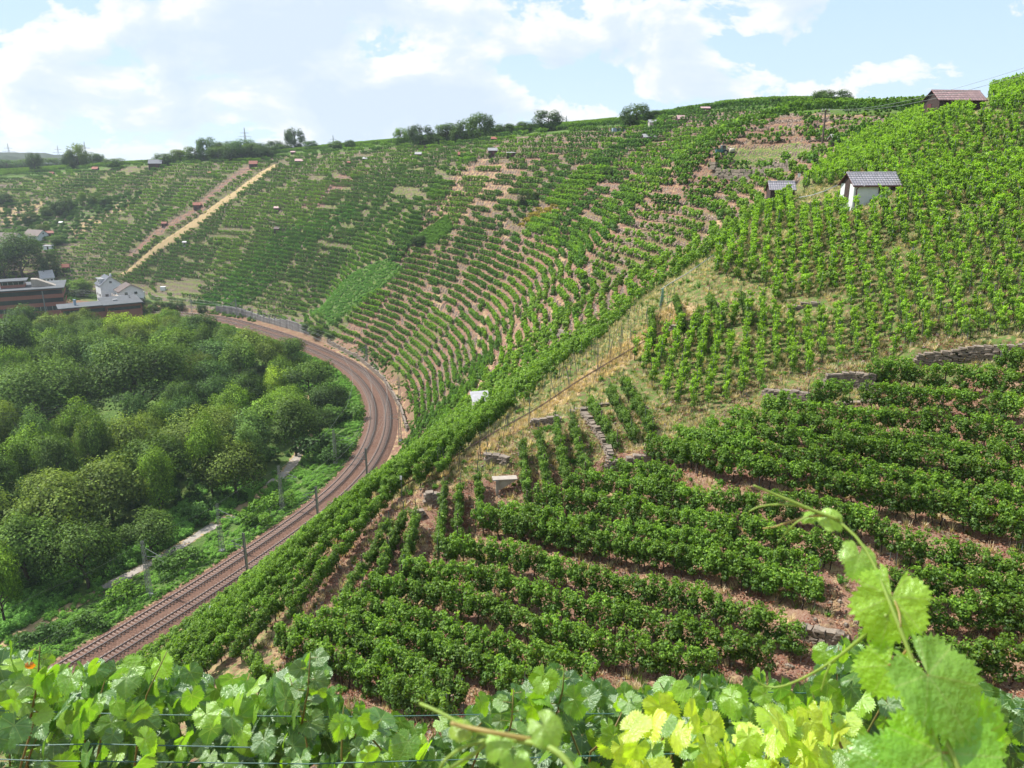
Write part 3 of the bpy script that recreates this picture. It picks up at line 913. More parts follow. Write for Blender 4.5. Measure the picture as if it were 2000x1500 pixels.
def slim_vine_mesh(i, n=430, leaf=0.115):
    """one vine tied to a single stake"""
    rng = np.random.default_rng(300 + i)
    top = rng.uniform(2.0, 2.55)
    tufts = 11
    tc_ = np.stack([rng.normal(0, 0.12, tufts), rng.normal(0, 0.12, tufts), rng.uniform(0.7, top - 0.1, tufts)], 1)
    tr = rng.uniform(0.14, 0.25, tufts) * (1.25 - 0.35 * tc_[:, 2] / top)
    k = rng.integers(0, tufts, n)
    dr = rng.normal(size=(n, 3)); dr /= np.linalg.norm(dr, axis=1)[:, None]
    C = tc_[k] + dr * (tr[k] * rng.uniform(0.4, 1.0, n) ** 0.5)[:, None]
    for q in range(4):
        m = 14; tt = rng.random(m); a = rng.uniform(0, 6.28)
        C = np.concatenate([C, np.stack([math.cos(a) * (0.1 + 0.3 * tt) + rng.normal(0, .04, m), math.sin(a) * (0.1 + 0.3 * tt) + rng.normal(0, .04, m), top - 0.3 + tt * rng.uniform(0.1, 0.5)], 1)])
        dr = np.concatenate([dr, rng.normal(size=(m, 3))])
    N_ = dr + np.array([0, 0, 0.5]) + rng.normal(0, 0.4, dr.shape)
    up = (C[:, 2] - 0.6) / (top - 0.6)
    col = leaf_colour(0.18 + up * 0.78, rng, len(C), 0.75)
    return cards(C, N_, rng.uniform(0.75, 1.3, len(C)) * leaf, col, rng)

SLIM = []
for i in range(8):
    v, f, c = slim_vine_mesh(i)
    SLIM.append(raw_mesh('vine_foliage', v, f, M_LEAF, None, c))
rg = np.random.default_rng(9)
SLIM_TRUNK = []
for i in range(4):
    tv, tf = tube_arr(trunk_pts(rg, 0.95, 0.16), [0.045, 0.04, 0.034, 0.032, 0.028, 0.02])
    SLIM_TRUNK.append(raw_mesh('vine_trunk', tv, tf, M_BARK))
_m = MB(); _m.box((0, 0, 1.0), (0.045, 0.045, 2.6)); STAKE_ME = _m.mesh('stake', M_STAKE)
_m = MB(); _m.box((0, 0, 0.9), (0.09, 0.09, 2.4)); POST_ME = _m.mesh('post', M_WOODPOST)
SLIM_WHOLE = []
for i in range(6):
    rng = np.random.default_rng(700 + i)
    v, f, c = slim_vine_mesh(40 + i, 280, 0.155)
    tv, tf = tube_arr(trunk_pts(rng, 0.95, 0.16), [0.045, 0.04, 0.034, 0.032, 0.028, 0.02], 4)
    mb = MB(); mb.box((0.1, 0, 1.0), (0.045, 0.045, 2.5))
    SLIM_WHOLE.append(joined('vine_far', [(v, f, c, 0), (tv, tf, None, 1), (np.array(mb.v), np.array(mb.f), None, 2)], [M_LEAF, M_BARK, M_STAKE]))

def chunk_mesh(i, L=2.6, n=190, leaf=0.34, top=2.1, thick=0.5):
    rng = np.random.default_rng(500 + i)
    v, f, c = vine_segment(rng, L, top, 0.5, thick, n, leaf, 12)
    return raw_mesh('vine_row_piece', v, f, M_LEAF, None, c)

# objects that only feed instancing nodes live in collections that are not part of the scene
def feed(name, meshes):
    c = bpy.data.collections.new(name)
    for k, me in enumerate(meshes):
        o = bpy.data.objects.new('%s_piece_%02d' % (name, k), me); c.objects.link(o)
    return c

def scatter(name, collection, P, rot, scale, kind='stuff', color=(1, 1, 1, 1)):
    """one object of countless plants: a point per plant, the plant meshes set on the points by geometry nodes"""
    me = bpy.data.meshes.new(name)
    P = np.asarray(P, np.float32)
    me.vertices.add(len(P)); me.vertices.foreach_set('co', P.ravel())
    a = me.attributes.new('rot', 'FLOAT_VECTOR', 'POINT'); a.data.foreach_set('vector', np.asarray(rot, np.float32).ravel())
    a = me.attributes.new('scl', 'FLOAT', 'POINT'); a.data.foreach_set('value', np.asarray(scale, np.float32).ravel())
    a = me.attributes.new('pick', 'INT', 'POINT'); a.data.foreach_set('value', RNG.integers(0, 1000, len(P)).astype(np.int32))
    me.update()
    o = mobj(name, me, kind=kind); o.color = color
    g = bpy.data.node_groups.new(name + '_nodes', 'GeometryNodeTree')
    g.interface.new_socket('Geometry', in_out='INPUT', socket_type='NodeSocketGeometry')
    g.interface.new_socket('Geometry', in_out='OUTPUT', socket_type='NodeSocketGeometry')
    N = g.nodes; Lk = g.links
    gi = N.new('NodeGroupInput'); go = N.new('NodeGroupOutput')
    ci = N.new('GeometryNodeCollectionInfo'); ci.inputs['Collection'].default_value = collection
    ci.inputs['Separate Children'].default_value = True; ci.inputs['Reset Children'].default_value = True
    ip = N.new('GeometryNodeInstanceOnPoints'); ip.inputs['Pick Instance'].default_value = True
    def attr(nm, t):
        n = N.new('GeometryNodeInputNamedAttribute'); n.data_type = t; n.inputs['Name'].default_value = nm
        return n.outputs[0]
    Lk.new(gi.outputs[0], ip.inputs['Points']); Lk.new(ci.outputs[0], ip.inputs['Instance'])
    Lk.new(attr('pick', 'INT'), ip.inputs['Instance Index'])
    er = N.new('FunctionNodeEulerToRotation'); Lk.new(attr('rot', 'FLOAT_VECTOR'), er.inputs[0])
    Lk.new(er.outputs[0], ip.inputs['Rotation'])
    Lk.new(attr('scl', 'FLOAT'), ip.inputs['Scale'])
    Lk.new(ip.outputs[0], go.inputs[0])
    md = o.modifiers.new('scatter', 'NODES'); md.node_group = g
    return o

def on_ground(P2):
    P2 = np.asarray(P2, float)
    return np.c_[P2, ground(P2[:, 0], P2[:, 1])]

# ------------------------------------------------------------------ the long rows on the near terraces (top edge of each, in the picture)
LONG_ROWS = [
 ([(500,1300),(560,1335),(640,1360)], 'short vine row at the lower left edge of the near terraces'),
 ([(545,1226),(605,1250),(680,1280),(740,1307),(800,1340),(875,1358)], 'lowest long vine row that still shows its full end post side'),
 ([(584,1211),(680,1229),(770,1268),(845,1307),(905,1331)], 'second long vine row from the bottom of the near terraces'),
 ([(620,1184),(710,1202),(800,1226),(890,1256),(950,1286),(1025,1312)], 'third long vine row from the bottom of the near terraces'),
 ([(659,1166),(770,1178),(860,1208),(950,1235),(1040,1262),(1165,1290)], 'fourth long vine row from the bottom of the near terraces'),
 ([(710,1127),(800,1136),(875,1148),(950,1163),(1025,1196),(1097,1217),(1195,1245),(1300,1257),(1405,1278)], 'fifth long vine row from the bottom, bare trunks on reddish soil below it'),
 ([(788,1085),(875,1109),(950,1109),(1025,1133),(1100,1157),(1180,1173),(1300,1203),(1420,1233),(1507,1254)], 'sixth long vine row from the bottom, running to the foreground leaves'),
 ([(854,1046),(950,1064),(1025,1073),(1100,1100),(1120,1101),(1240,1131),(1360,1152),(1480,1191),(1572,1221)], 'seventh long vine row from the bottom, ending at the terrace gap'),
 ([(928,992),(1000,1005),(1090,1026),(1210,1050),(1330,1065),(1450,1092),(1597,1135)], 'tall ragged vine row with thick dark trunks starting by the concrete slab'),
 ([(972,981),(1120,1008),(1240,1023),(1345,1035),(1480,1068),(1597,1095)], 'vine row directly behind the tall ragged row with dark trunks'),
 ([(1051,954),(1180,966),(1300,993),(1390,1005),(1480,1020),(1640,1052)], 'long vine row starting right of the three upright rows'),
 ([(1126,921),(1240,936),(1360,960),(1480,969),(1550,967),(1640,978),(1700,1000),(1748,1030)], 'long vine row that ends above the red soil at the right'),
 ([(1195,906),(1270,908),(1330,920)], 'short vine row in front of the low wall with the pale coping'),
 ([(1268,858),(1330,863),(1400,880),(1490,895),(1580,913),(1670,934),(1760,949),(1850,964),(1915,985),(2010,1010)], 'long vine row with a single thick trunk at its left end'),
 ([(1325,835),(1400,847),(1490,865),(1580,880),(1670,902),(1760,915),(1850,935),(2010,968)], 'long vine row just above the one with the single thick trunk'),
 ([(1390,822),(1490,838),(1610,850),(1700,862),(1790,880),(1880,898),(2010,921)], 'third long vine row below the dry stone wall at the right'),
 ([(1436,796),(1550,811),(1640,832),(1760,847),(1880,865),(2010,882)], 'second long vine row below the dry stone wall at the right'),
 ([(1499,772),(1610,793),(1730,802),(1850,811),(2010,834)], 'topmost full length vine row below the dry stone wall'),
 ([(1582,742),(1664,748)], 'small group of vines right in front of the dark dry stone wall'),
 ([(1688,751),(1790,757),(1910,766),(2010,777)], 'loose vine row with gaps right of the dark dry stone wall'),
 ([(1700,715),(1805,712),(1910,722),(2010,730)], 'uppermost vine row hiding the pale wall at the right edge'),
 ([(1955,687),(2020,690)], 'vines at the right edge that overlap the pale wall'),
 ([(1760,1045),(1850,1058),(1950,1085),(2020,1105)], 'vine row beyond the gap, first below the long rows at the right'),
 ([(1727,1112),(1825,1110),(1930,1130),(2020,1142)], 'vine row beyond the gap, second below the long rows at the right'),
 ([(1783,1170),(1895,1168),(2020,1176)], 'vine row at the right behind the bright upper leaf of the shoot'),
 ([(1690,1232),(1800,1245),(1900,1255),(2020,1268)], 'vine row at the right behind the large dark lobed leaf'),
 ([(1650,1300),(1720,1315),(1800,1322)], 'low vines between the foreground hedge and the tall shoot'),
]
UPRIGHT_ROWS = [
 ([(812,986),(785,1108)], 'narrow upright vine row nearest the rack rail, left of it'),
 ([(788,989),(731,1120)], 'second narrow vine row left of the rack rail'),
 ([(758,1010),(662,1157)], 'third narrow vine row left of the rack rail'),
 ([(868,935),(856,1045)], 'narrow upright vine row just right of the stacked stones on the spur'),
 ([(897,932),(893,1032)], 'slender upright vine row in the middle of the bare spur terrace'),
 ([(934,908),(936,985)], 'thin upright vine row left of the concrete slab'),
 ([(1020,852),(1030,962)], 'upright vine row right of the concrete slab'),
 ([(1052,830),(1072,948)], 'second upright vine row right of the concrete slab'),
 ([(1086,812),(1110,942)], 'third upright vine row right of the concrete slab'),
 ([(1116,803),(1146,905)], 'upright vine row beside the crumbling side wall'),
 ([(1153,768),(1206,858)], 'upright vine row above the crumbling side wall'),
 ([(1190,745),(1243,840)], 'second upright vine row on the grassy upper terrace'),
 ([(1218,728),(1276,822)], 'third upright vine row on the grassy upper terrace'),
 ([(1274,590),(1276,652)], 'lone narrow vine row on the straw covered spur'),
 ([(1318,568),(1337,622)], 'narrow vines on the spur left of the last rack rail bend'),
 ([(1362,598),(1372,655)], 'single upright vine row below the rack rail near the stone edge'),
 ([(1385,565),(1410,612)], 'short upright vine row above the rack rail on the spur'),
 ([(1448,565),(1470,612)], 'short upright vine row right of the rack rail near the loose stones'),
 ([(490,1262),(520,1320)], 'leafy vines at the foot of the flank by the foreground hedge'),
]
def row_line(pix, lift, step):
    a = np.array(pix, float)
    L = np.hypot(*(a[1:] - a[:-1]).T).sum()
    b = resample(a, 12)
    P = raycast(b[:, 0], b[:, 1], lift=lift, tmin=22.0)
    P = P[~np.isnan(P[:, 0])][:, :2]
    for _ in range(2):
        if len(P) > 3: P = smooth_line(P, 2)
    return resample(P, step)

NROW = 0
LATER = []      # things whose words come from what they stand beside
def place_row(line, label, group, low_h=0.0, top=None, meshes=NEAR_VINES, tint=(1, 1, 1, 1), sc=1.0, post=True):
    global NROW
    rng = np.random.default_rng(40 + NROW); NROW += 1
    g = ground(line[:, 0], line[:, 1])
    c = len(line) // 2
    root = empty('vine_row', (line[c, 0], line[c, 1], g[c]), label=label, category='vine row', group=group)
    O = np.array(root.location)
    for k in range(len(line) - 1):
        p = 0.5 * (line[k] + line[k + 1]); d = line[k + 1] - line[k]
        z = 0.5 * (g[k] + g[k + 1]); sl = math.atan2(g[k + 1] - g[k], np.linalg.norm(d))
        o = bpy.data.objects.new('vine', meshes[int(rng.integers(len(meshes)))])
        o.location = (p[0] - O[0] + rng.normal(0, .05), p[1] - O[1] + rng.normal(0, .05), z - O[2] - 0.03)
        yaw = math.atan2(d[1], d[0]) + rng.normal(0, .06)
        o.rotation_euler = (0, 0, yaw)
        if rng.random() < 0.5: o.scale = (-sc, sc, sc * rng.uniform(0.9, 1.08))
        else: o.scale = (sc, -sc, sc * rng.uniform(0.9, 1.08))
        M = Matrix.Rotation(yaw, 4, 'Z') @ Matrix.Shear('XY', 4, (0, 0)) if False else None
        t = rng.uniform(0.88, 1.1)
        o.color = (tint[0] * t, tint[1] * t, tint[2] * t, 1)
        link(o, root)
        if post and (k % 4 == 0 or k == len(line) - 2):
            s_ = bpy.data.objects.new('post', POST_ME if (k // 4) % 2 else STAKE_ME)
            q = line[k] if k % 4 == 0 else line[k + 1]
            s_.location = (q[0] - O[0], q[1] - O[1], ground1(q[0], q[1]) - O[2] - 0.1); link(s_, root)
            s_.rotation_euler = (rng.normal(0, .03), rng.normal(0, .03), yaw)
    # two trellis wires
    for hz in (0.85, 1.6):
        mb = MB(); mb.tube([(p[0] - O[0], p[1] - O[1], gz - O[2] + hz) for p, gz in zip(line, g)], 0.006, n=3)
        mb.obj('wire', M_STAKE, root)
    return root

for pix, lab in LONG_ROWS:
    place_row(row_line(pix, 2.15, 1.25), lab, 'long vine rows on the near terraces', tint=(1.12, 1.17, 0.80, 1), sc=1.22)
for pix, lab in UPRIGHT_ROWS:
    line = row_line(pix, 1.8, 0.95)
    place_row(line, lab, 'upright vine rows on the spur', tint=(1.0, 1.0, 0.9, 1), sc=0.88)

# rows drawn as one foliage mesh each: flank and bowl
def row_foliage(line, g, dens, leaf, rng, top=1.8, low=0.45, thick=0.26, light=0.5):
    seg = np.linalg.norm(line[1:] - line[:-1], axis=1); Ln = seg.sum()
    n = max(60, int(Ln * dens))
    nt = max(3, int(Ln * 2.6))
    st = np.concatenate([[0], np.cumsum(seg)])
    ts = rng.uniform(0, Ln, nt); th = rng.uniform(low + 0.12, top - 0.12, nt); ty = rng.normal(0, thick * 0.5, nt); tr = rng.uniform(0.2, 0.42, nt)
    k = rng.integers(0, nt, n)
    dr = rng.normal(size=(n, 3)); dr /= np.linalg.norm(dr, axis=1)[:, None]
    rr = tr[k] * rng.uniform(0.3, 1, n) ** 0.5
    s = np.clip(ts[k] + dr[:, 0] * rr, -0.3, Ln + 0.3); off = ty[k] + dr[:, 1] * rr; zz = np.maximum(th[k] + dr[:, 2] * rr, low - 0.1)
    x = np.interp(s, st, line[:, 0]); y = np.interp(s, st, line[:, 1]); z = np.interp(s, st, g)
    tx = np.interp(s, st, np.gradient(line[:, 0])); ty_ = np.interp(s, st, np.gradient(line[:, 1])); l = np.hypot(tx, ty_) + 1e-9
    nx, ny = -ty_ / l, tx / l
    C = np.stack([x + nx * off, y + ny * off, z + zz], 1)
    N_ = np.stack([dr[:, 0] * tx / l + dr[:, 1] * nx, dr[:, 0] * ty_ / l + dr[:, 1] * ny, dr[:, 2] + 0.6], 1) + rng.normal(0, 0.35, (n, 3))
    up = (zz - low) / (top - low)
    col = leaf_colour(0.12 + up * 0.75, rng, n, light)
    V, F, c = cards(C, N_, rng.uniform(0.75, 1.3, n) * leaf, col, rng)
    # trunks
    nv = max(2, int(Ln / 1.3)); tsx = (np.arange(nv) + 0.5) / nv * Ln
    tx0 = np.interp(tsx, st, line[:, 0]); ty0 = np.interp(tsx, st, line[:, 1]); tz0 = np.interp(tsx, st, g)
    w = 0.035
    q = np.array([[-w, -w], [w, -w], [w, w], [-w, w]])
    bot = np.stack([tx0[:, None] + q[None, :, 0], ty0[:, None] + q[None, :, 1], np.repeat(tz0[:, None] - 0.2, 4, 1)], -1)
    jit = rng.normal(0, 0.08, (nv, 1, 2))
    topp = bot.copy(); topp[..., 2] += 1.0; topp[..., :2] += jit
    TV = np.concatenate([bot, topp], 1).reshape(-1, 3)
    b = np.arange(nv)[:, None] * 8
    TF = np.concatenate([np.stack([b[:, 0] + i, b[:, 0] + (i + 1) % 4, b[:, 0] + 4 + (i + 1) % 4, b[:, 0] + 4 + i], 1) for i in range(4)])
    return (V, F, c), (TV, TF)

def make_row_obj(line, label, group, dens, leaf, rng, color=(1, 1, 1, 1), **k):
    g = ground(line[:, 0], line[:, 1])
    c = len(line) // 2; O = np.array([line[c, 0], line[c, 1], g[c]])
    (V, F, cc), (TV, TF) = row_foliage(line - O[:2], g - O[2], dens, leaf, rng, **k)
    root = empty('vine_row', O, label=label, category='vine row', group=group)
    o = mobj('foliage', raw_mesh('row_foliage', V, F, M_LEAF, None, cc), root); o.color = color
    mobj('trunks', raw_mesh('row_trunks', TV, TF, M_BARK), root)
    return root

# flank above the railway: rows run up the fall of the spur, side by side
FL_DIR = np.array([0.36, 0.933]); FL_N = np.array([-FL_DIR[1], FL_DIR[0]])
_o = np.array([-5.5, 57.0])
flank_pieces = []
_orng = np.random.default_rng(77)
for k in range(-18, 52):
    p0 = _o + FL_N * (k * 1.55)
    t = np.arange(-75, 170, 1.2)
    bend = 0.0
    L = p0[None] + t[:, None] * FL_DIR[None]
    d = bil(_DG, L[:, 0], L[:, 1]); z = bil(_HG, L[:, 0], L[:, 1])
    nearm = is_near(L[:, 0], L[:, 1])
    u, v, _ = project(np.c_[L, z])
    # stay left of the rack rail
    FLANK_PIX = [(200,1500),(520,1262),(612,1210),(731,1135),(805,1000),(850,958),(962,850),(1062,770),(1145,690),(1250,592),(1320,545),(1440,470),(1548,400),(1500,300),(300,300),(0,1000),(0,1500)]
    ok = (d > 7.6) & nearm & in_poly(u, v, FLANK_PIX) & visible(np.c_[L, z], 1.8, 1.03) & (L[:, 1] > 34)
    up3 = in_poly(u, v, [(655,1165),(735,1030),(775,985),(845,955),(790,1125),(731,1130)]) & (L[:, 1] < 62)
    ok &= ~up3
    i = 0
    while i < len(L):
        if not ok[i]: i += 1; continue
        j = i
        while j < len(L) and ok[j]: j += 1
        # cut into terrace lengths
        a = i
        while j - a > 4:
            ln = int(_orng.uniform(14, 26)); e = min(j, a + ln)
            if j - e < 5: e = j
            flank_pieces.append((k, L[a:e])); a = e + (1 if e < j else 0)
        i = j + 1
print('flank rows', len(flank_pieces), sum(len(p) for _, p in flank_pieces))

# bowl and far hillside: along the terraces
def slope_lines():
    ss = np.arange(60, RS[-1] - 60, 0.4)
    cx = np.interp(ss, RS, RAIL[:, 0]); cy = np.interp(ss, RS, RAIL[:, 1])
    tx = np.interp(ss, RS, RT[:, 0]); ty = np.interp(ss, RS, RT[:, 1])
    nx, ny = ty, -tx
    return ss, cx, cy, nx, ny
ss_, cx_, cy_, nx_, ny_ = slope_lines()
dd_ = np.arange(9.0, 385.0, 0.5)
LX = cx_[:, None] + nx_[:, None] * dd_[None]; LY = cy_[:, None] + ny_[:, None] * dd_[None]
LH = bil(_HG, LX, LY)
bowl_rows = []
e = 3.0
LG = np.hypot(bil(_HG, LX + e, LY) - bil(_HG, LX - e, LY), bil(_HG, LX, LY + e) - bil(_HG, LX, LY - e)) / (2 * e)
LN = is_near(LX, LY)
PH, BID = block_phase(np.repeat(ss_[:, None], len(dd_), 1), np.repeat(dd_[None], len(ss_), 0))
HH = step_h(np.repeat(ss_[:, None], len(dd_), 1), np.repeat(dd_[None], len(ss_), 0))
Q = LH / HH + PH - 0.36          # a row where this passes a whole number
fl = np.floor(Q)
cross = (fl[:, 1:] > fl[:, :-1]) & (BID[:, 1:] == BID[:, :-1]) & (LG[:, 1:] > 0.13) & ~LN[:, 1:]
brng = np.random.default_rng(21)
ci, cj = np.nonzero(cross)
t_ = (fl[ci, cj + 1] - Q[ci, cj]) / np.maximum(Q[ci, cj + 1] - Q[ci, cj], 1e-6)
SX = LX[ci, cj] + t_ * (LX[ci, cj + 1] - LX[ci, cj]); SY = LY[ci, cj] + t_ * (LY[ci, cj + 1] - LY[ci, cj])
SB = BID[ci, cj + 1]; SL = fl[ci, cj + 1]
vs = visible(np.stack([SX, SY, bil(_HG, SX, SY)], -1), 1.8, 1.03)
SX, SY, SB, SL = SX[vs], SY[vs], SB[vs], SL[vs]
_, un = np.unique(np.stack([SB, SL.astype(int), (SX / 5).astype(int), (SY / 5).astype(int)], 1), axis=0, return_index=True)
SX, SY, SB, SL = SX[un], SY[un], SB[un], SL[un]
print('row seeds', len(SX))
zt = bil(_HG, SX, SY)          # the level each row keeps
def grad(X, Y, e=1.5):
    return (bil(_HG, X + e, Y) - bil(_HG, X - e, Y)) / (2 * e), (bil(_HG, X, Y + e) - bil(_HG, X, Y - e)) / (2 * e)
traces = []
for sgn in (1, -1):
    X, Y = SX.copy(), SY.copy(); alive = np.ones(len(X), bool); pts = [np.stack([X, Y], 1)]; al = [alive.copy()]
    for step in range(22):
        gx_, gy_ = grad(X, Y); l = np.hypot(gx_, gy_) + 1e-6
        X2 = X - sgn * gy_ / l * 1.25; Y2 = Y + sgn * gx_ / l * 1.25
        gx2, gy2 = grad(X2, Y2); l2 = gx2 ** 2 + gy2 ** 2 + 1e-4
        dz = np.clip((zt - bil(_HG, X2, Y2)) / l2, -3, 3)
        X2 = X2 + gx2 * dz; Y2 = Y2 + gy2 * dz
        d2, s2 = bil(_DG, X2, Y2), bil(_SG, X2, Y2)
        _, b2 = block_phase(s2, d2)
        alive = alive & (b2 == SB) & (np.sqrt(l2) > 0.13) & ~is_near(X2, Y2) & (d2 > 9)
        X = np.where(alive, X2, X); Y = np.where(alive, Y2, Y)
        pts.append(np.stack([X, Y], 1)); al.append(alive.copy())
    traces.append((np.array(pts), np.array(al)))
bowl_rows = []; seen = {}
for i in brng.permutation(len(SX)):
    key = (int(SB[i]), int(SL[i])); lst = seen.setdefault(key, [])
    p0 = np.array([SX[i], SY[i]])
    if any(((q - p0) ** 2).sum(1).min() < 3.0 for q in lst): continue
    f_ = traces[0][0][traces[0][1][:, i], i]; g_ = traces[1][0][traces[1][1][:, i], i]
    line = np.concatenate([g_[::-1], f_[1:]]) if len(g_) else f_
    lst.append(line)
    if len(line) >= 3: bowl_rows.append((key[0], line))
print('raw terrace rows', len(bowl_rows))

EXC = [TRACTORYARD, WEDGE, WEDGE2, STRAW, BROWN1, BROWN2, REDPATCH, GARDEN]
HUT_CLEAR = []      # filled before: small clearings for buildings
BUILD_CLEAR = ground_poly([(90,560),(290,560),(290,600),(90,600)])
rows_out = []
for bid, p in bowl_rows:
    L = np.linalg.norm(p[1:] - p[:-1], axis=1).sum()
    if L < 3.0: continue
    q = resample(p, 1.25)
    q = smooth_line(q, 3)
    h = bil(_HG, q[:, 0], q[:, 1])
    ok = visible(np.c_[q, h], 1.8, 1.03)
    for poly in EXC: ok &= ~in_world(q[:, 0], q[:, 1], poly)
    ok &= ~in_world(q[:, 0], q[:, 1], BUILD_CLEAR)
    dry = in_world(q[:, 0], q[:, 1], DRY1) | in_world(q[:, 0], q[:, 1], STRAWTOP)
    hsh = (math.sin(bid * 78.233) * 43758.5453) % 1.0
    if hsh < 0.0: continue                 # a fallow block
    if dry.mean() > 0.5 and brng.random() < 0.25: continue
    if brng.random() < 0.03: continue
    # short gaps where vines are missing
    i = 0
    while i < len(q):
        if brng.random() < 0.016: ok[i:i + int(brng.integers(2, 4))] = False
        i += 1
    if len(q) > 6 and bil(_SG, q[0, 0], q[0, 1]) < 330: ok[0] = False
    i = 0
    while i < len(q):
        if not ok[i]: i += 1; continue
        j = i
        while j < len(q) and ok[j]: j += 1
        if j - i >= 3: rows_out.append((bid, q[i:j], hsh))
        i = j + 1
def row_size(q):
    u, v, dep = project(np.c_[q, bil(_HG, q[:, 0], q[:, 1])])
    inn = (u > -20) & (u < 2020) & (v > 100) & (v < 1500)
    return (inn * 1.25 * 1500 / dep * 1.8 * 1500 / dep).sum()
allrows = [('bowl', b, q, h, row_size(q)) for b, q, h in rows_out] + [('flank', k, q, 0.5, row_size(q) * 1.5) for k, q in flank_pieces]
allrows.sort(key=lambda r: -r[4])
N_IND = 296 - len(LONG_ROWS) - len(UPRIGHT_ROWS)
chunks = []; chunks_f = []
rng = np.random.default_rng(3)
print('rows', len(allrows), 'bowl', len(rows_out))
tot = 0
used_labels = {}
for idx, (typ, b, q, hsh, sz) in enumerate(allrows):
    mid = q[len(q) // 2]
    if idx < N_IND:
        dist = np.hypot(*mid)
        if typ == 'flank' and dist < 78:
            LATER.append((place_row(q, 'deep green vine row', 'vine rows at the near end of the flank', tint=(1.08, 1.12, 0.82, 1), sc=0.98, post=False), 'dense deep green flank vine row', mid))
        elif typ == 'flank':
            dens, leaf = (120, 0.19) if dist < 95 else (80, 0.24)
            lab = 'dark green vine row among the dense rows on the flank above the railway'
            if mid[1] < 62: lab = 'deep green vine row in the dense flank planting at the near end, above the tracks'
            elif mid[1] > 105: lab = 'light green vine row at the far end of the flank, by the grey roofed hut'
            LATER.append((make_row_obj(q, lab, 'dense vine rows on the flank above the railway' + (' near end' if mid[1] < 62 else ' far end' if mid[1] > 105 else ' middle'), dens, leaf, rng, color=(1.12, 1.15, 0.85, 1), top=1.95, low=0.3, thick=0.38), 'dense flank vine row', mid))
            tot += len(q) * 1.2 * dens
        else:
            dens = 92 if dist < 170 else 64; leaf = 0.27 if dist < 170 else 0.36
            u, v, _ = project(np.array([mid[0], mid[1], bil(_HG, *mid)]))
            if u > 1280 and v < 420: w = ('vine row on the reddish stepped terraces below the tractor', 'vine rows on the stepped terraces below the tractor')
            elif u > 1180: w = ('vine row on a terrace shelf tucked behind the straw covered spur', 'vine rows on the shelves behind the spur')
            elif v > 640: w = ('vine row in the fan of rows sweeping down to the railway bend', 'vine rows sweeping down to the railway bend')
            elif u > 930: w = ('vine row on the curved terraces in the middle of the bowl', 'vine rows on the curved terraces in the middle of the bowl')
            else: w = ('vine row on the terraces right of the overgrown green strip', 'vine rows right of the overgrown green strip')
            c = 1.1 + 0.3 * hsh
            LATER.append((make_row_obj(q, w[0], w[1], dens, leaf, rng, color=(c, c * 1.02, 0.85, 1), top=2.05, low=0.42, thick=0.50, light=0.6), 'vine row on a stepped terrace' if u > 1180 else 'curved terrace vine row', mid))
            tot += len(q) * 1.25 * dens
    else:
        c = resample(q, 2.1) if len(q) > 3 else q
        g = ground(c[:, 0], c[:, 1])
        for k in range(len(c) - 1):
            p = 0.5 * (c[k] + c[k + 1]); a = math.atan2(*(c[k + 1] - c[k])[::-1])
            (chunks if typ == 'bowl' else chunks_f).append((p[0], p[1], 0.5 * (g[k] + g[k + 1]), a, hsh))
print('individual row cards', tot, 'chunks', len(chunks), len(chunks_f))
CH = feed('far_row', [chunk_mesh(i) for i in range(8)])
A = np.array(chunks + chunks_f)
for q_, (c_, nm_) in enumerate((((0.85, 1.02, 0.95, 1), 'distant_dark_vine_rows'), ((1.1, 1.22, 0.9, 1), 'distant_vine_rows'), ((1.45, 1.5, 0.85, 1), 'distant_light_vine_rows'))):
    B_ = A[np.digitize(A[:, 4], [0.42, 0.80]) == q_]
    scatter(nm_, CH, B_[:, :3], np.stack([np.zeros(len(B_)), np.zeros(len(B_)), B_[:, 3]], 1), rng.uniform(0.92, 1.15, len(B_)), color=c_)

# plateau vineyards beyond the edge: rows running away along the slope
pl = []
for k in range(-190, 260):
    for seg, (ox, oy, dx, dy, sp, x0, x1) in enumerate(((0, 300, 0.90, -0.43, 2.1, -260, 260),)):
        nxp, nyp = -dy, dx
        p0 = np.array([ox, oy]) + np.array([nxp, nyp]) * k * sp
        t = np.arange(-560, 330, 2.3)
        X = p0[0] + dx * t; Y = p0[1] + dy * t
        h = bil(_HG, X, Y); d = bil(_DG, X, Y)
        g = np.hypot(bil(_HG, X + e, Y) - bil(_HG, X - e, Y), bil(_HG, X, Y + e) - bil(_HG, X, Y - e)) / (2 * e)
        ok = (g < 0.15) & (d > 15) & ~is_near(X, Y) & visible(np.stack([X, Y, h], -1), 2.0, 1.02) & (Y < 690) & ~in_world(X, Y, TRACTORYARD)
        ok &= (np.sin(X * 0.031 + Y * 0.017) * np.sin(Y * 0.041 - X * 0.011) < 0.86)
        for x, y in zip(X[ok], Y[ok]): pl.append((x, y, math.atan2(dy, dx)))
pl = np.array(pl)
print('plateau', len(pl))
zz = ground(pl[:, 0], pl[:, 1])
scatter('plateau_vineyard', CH, np.c_[pl[:, :2], zz], np.stack([np.zeros(len(pl)), np.zeros(len(pl)), pl[:, 2]], 1), rng.uniform(0.85, 1.1, len(pl)), color=(1.15, 1.2, 0.8, 1))

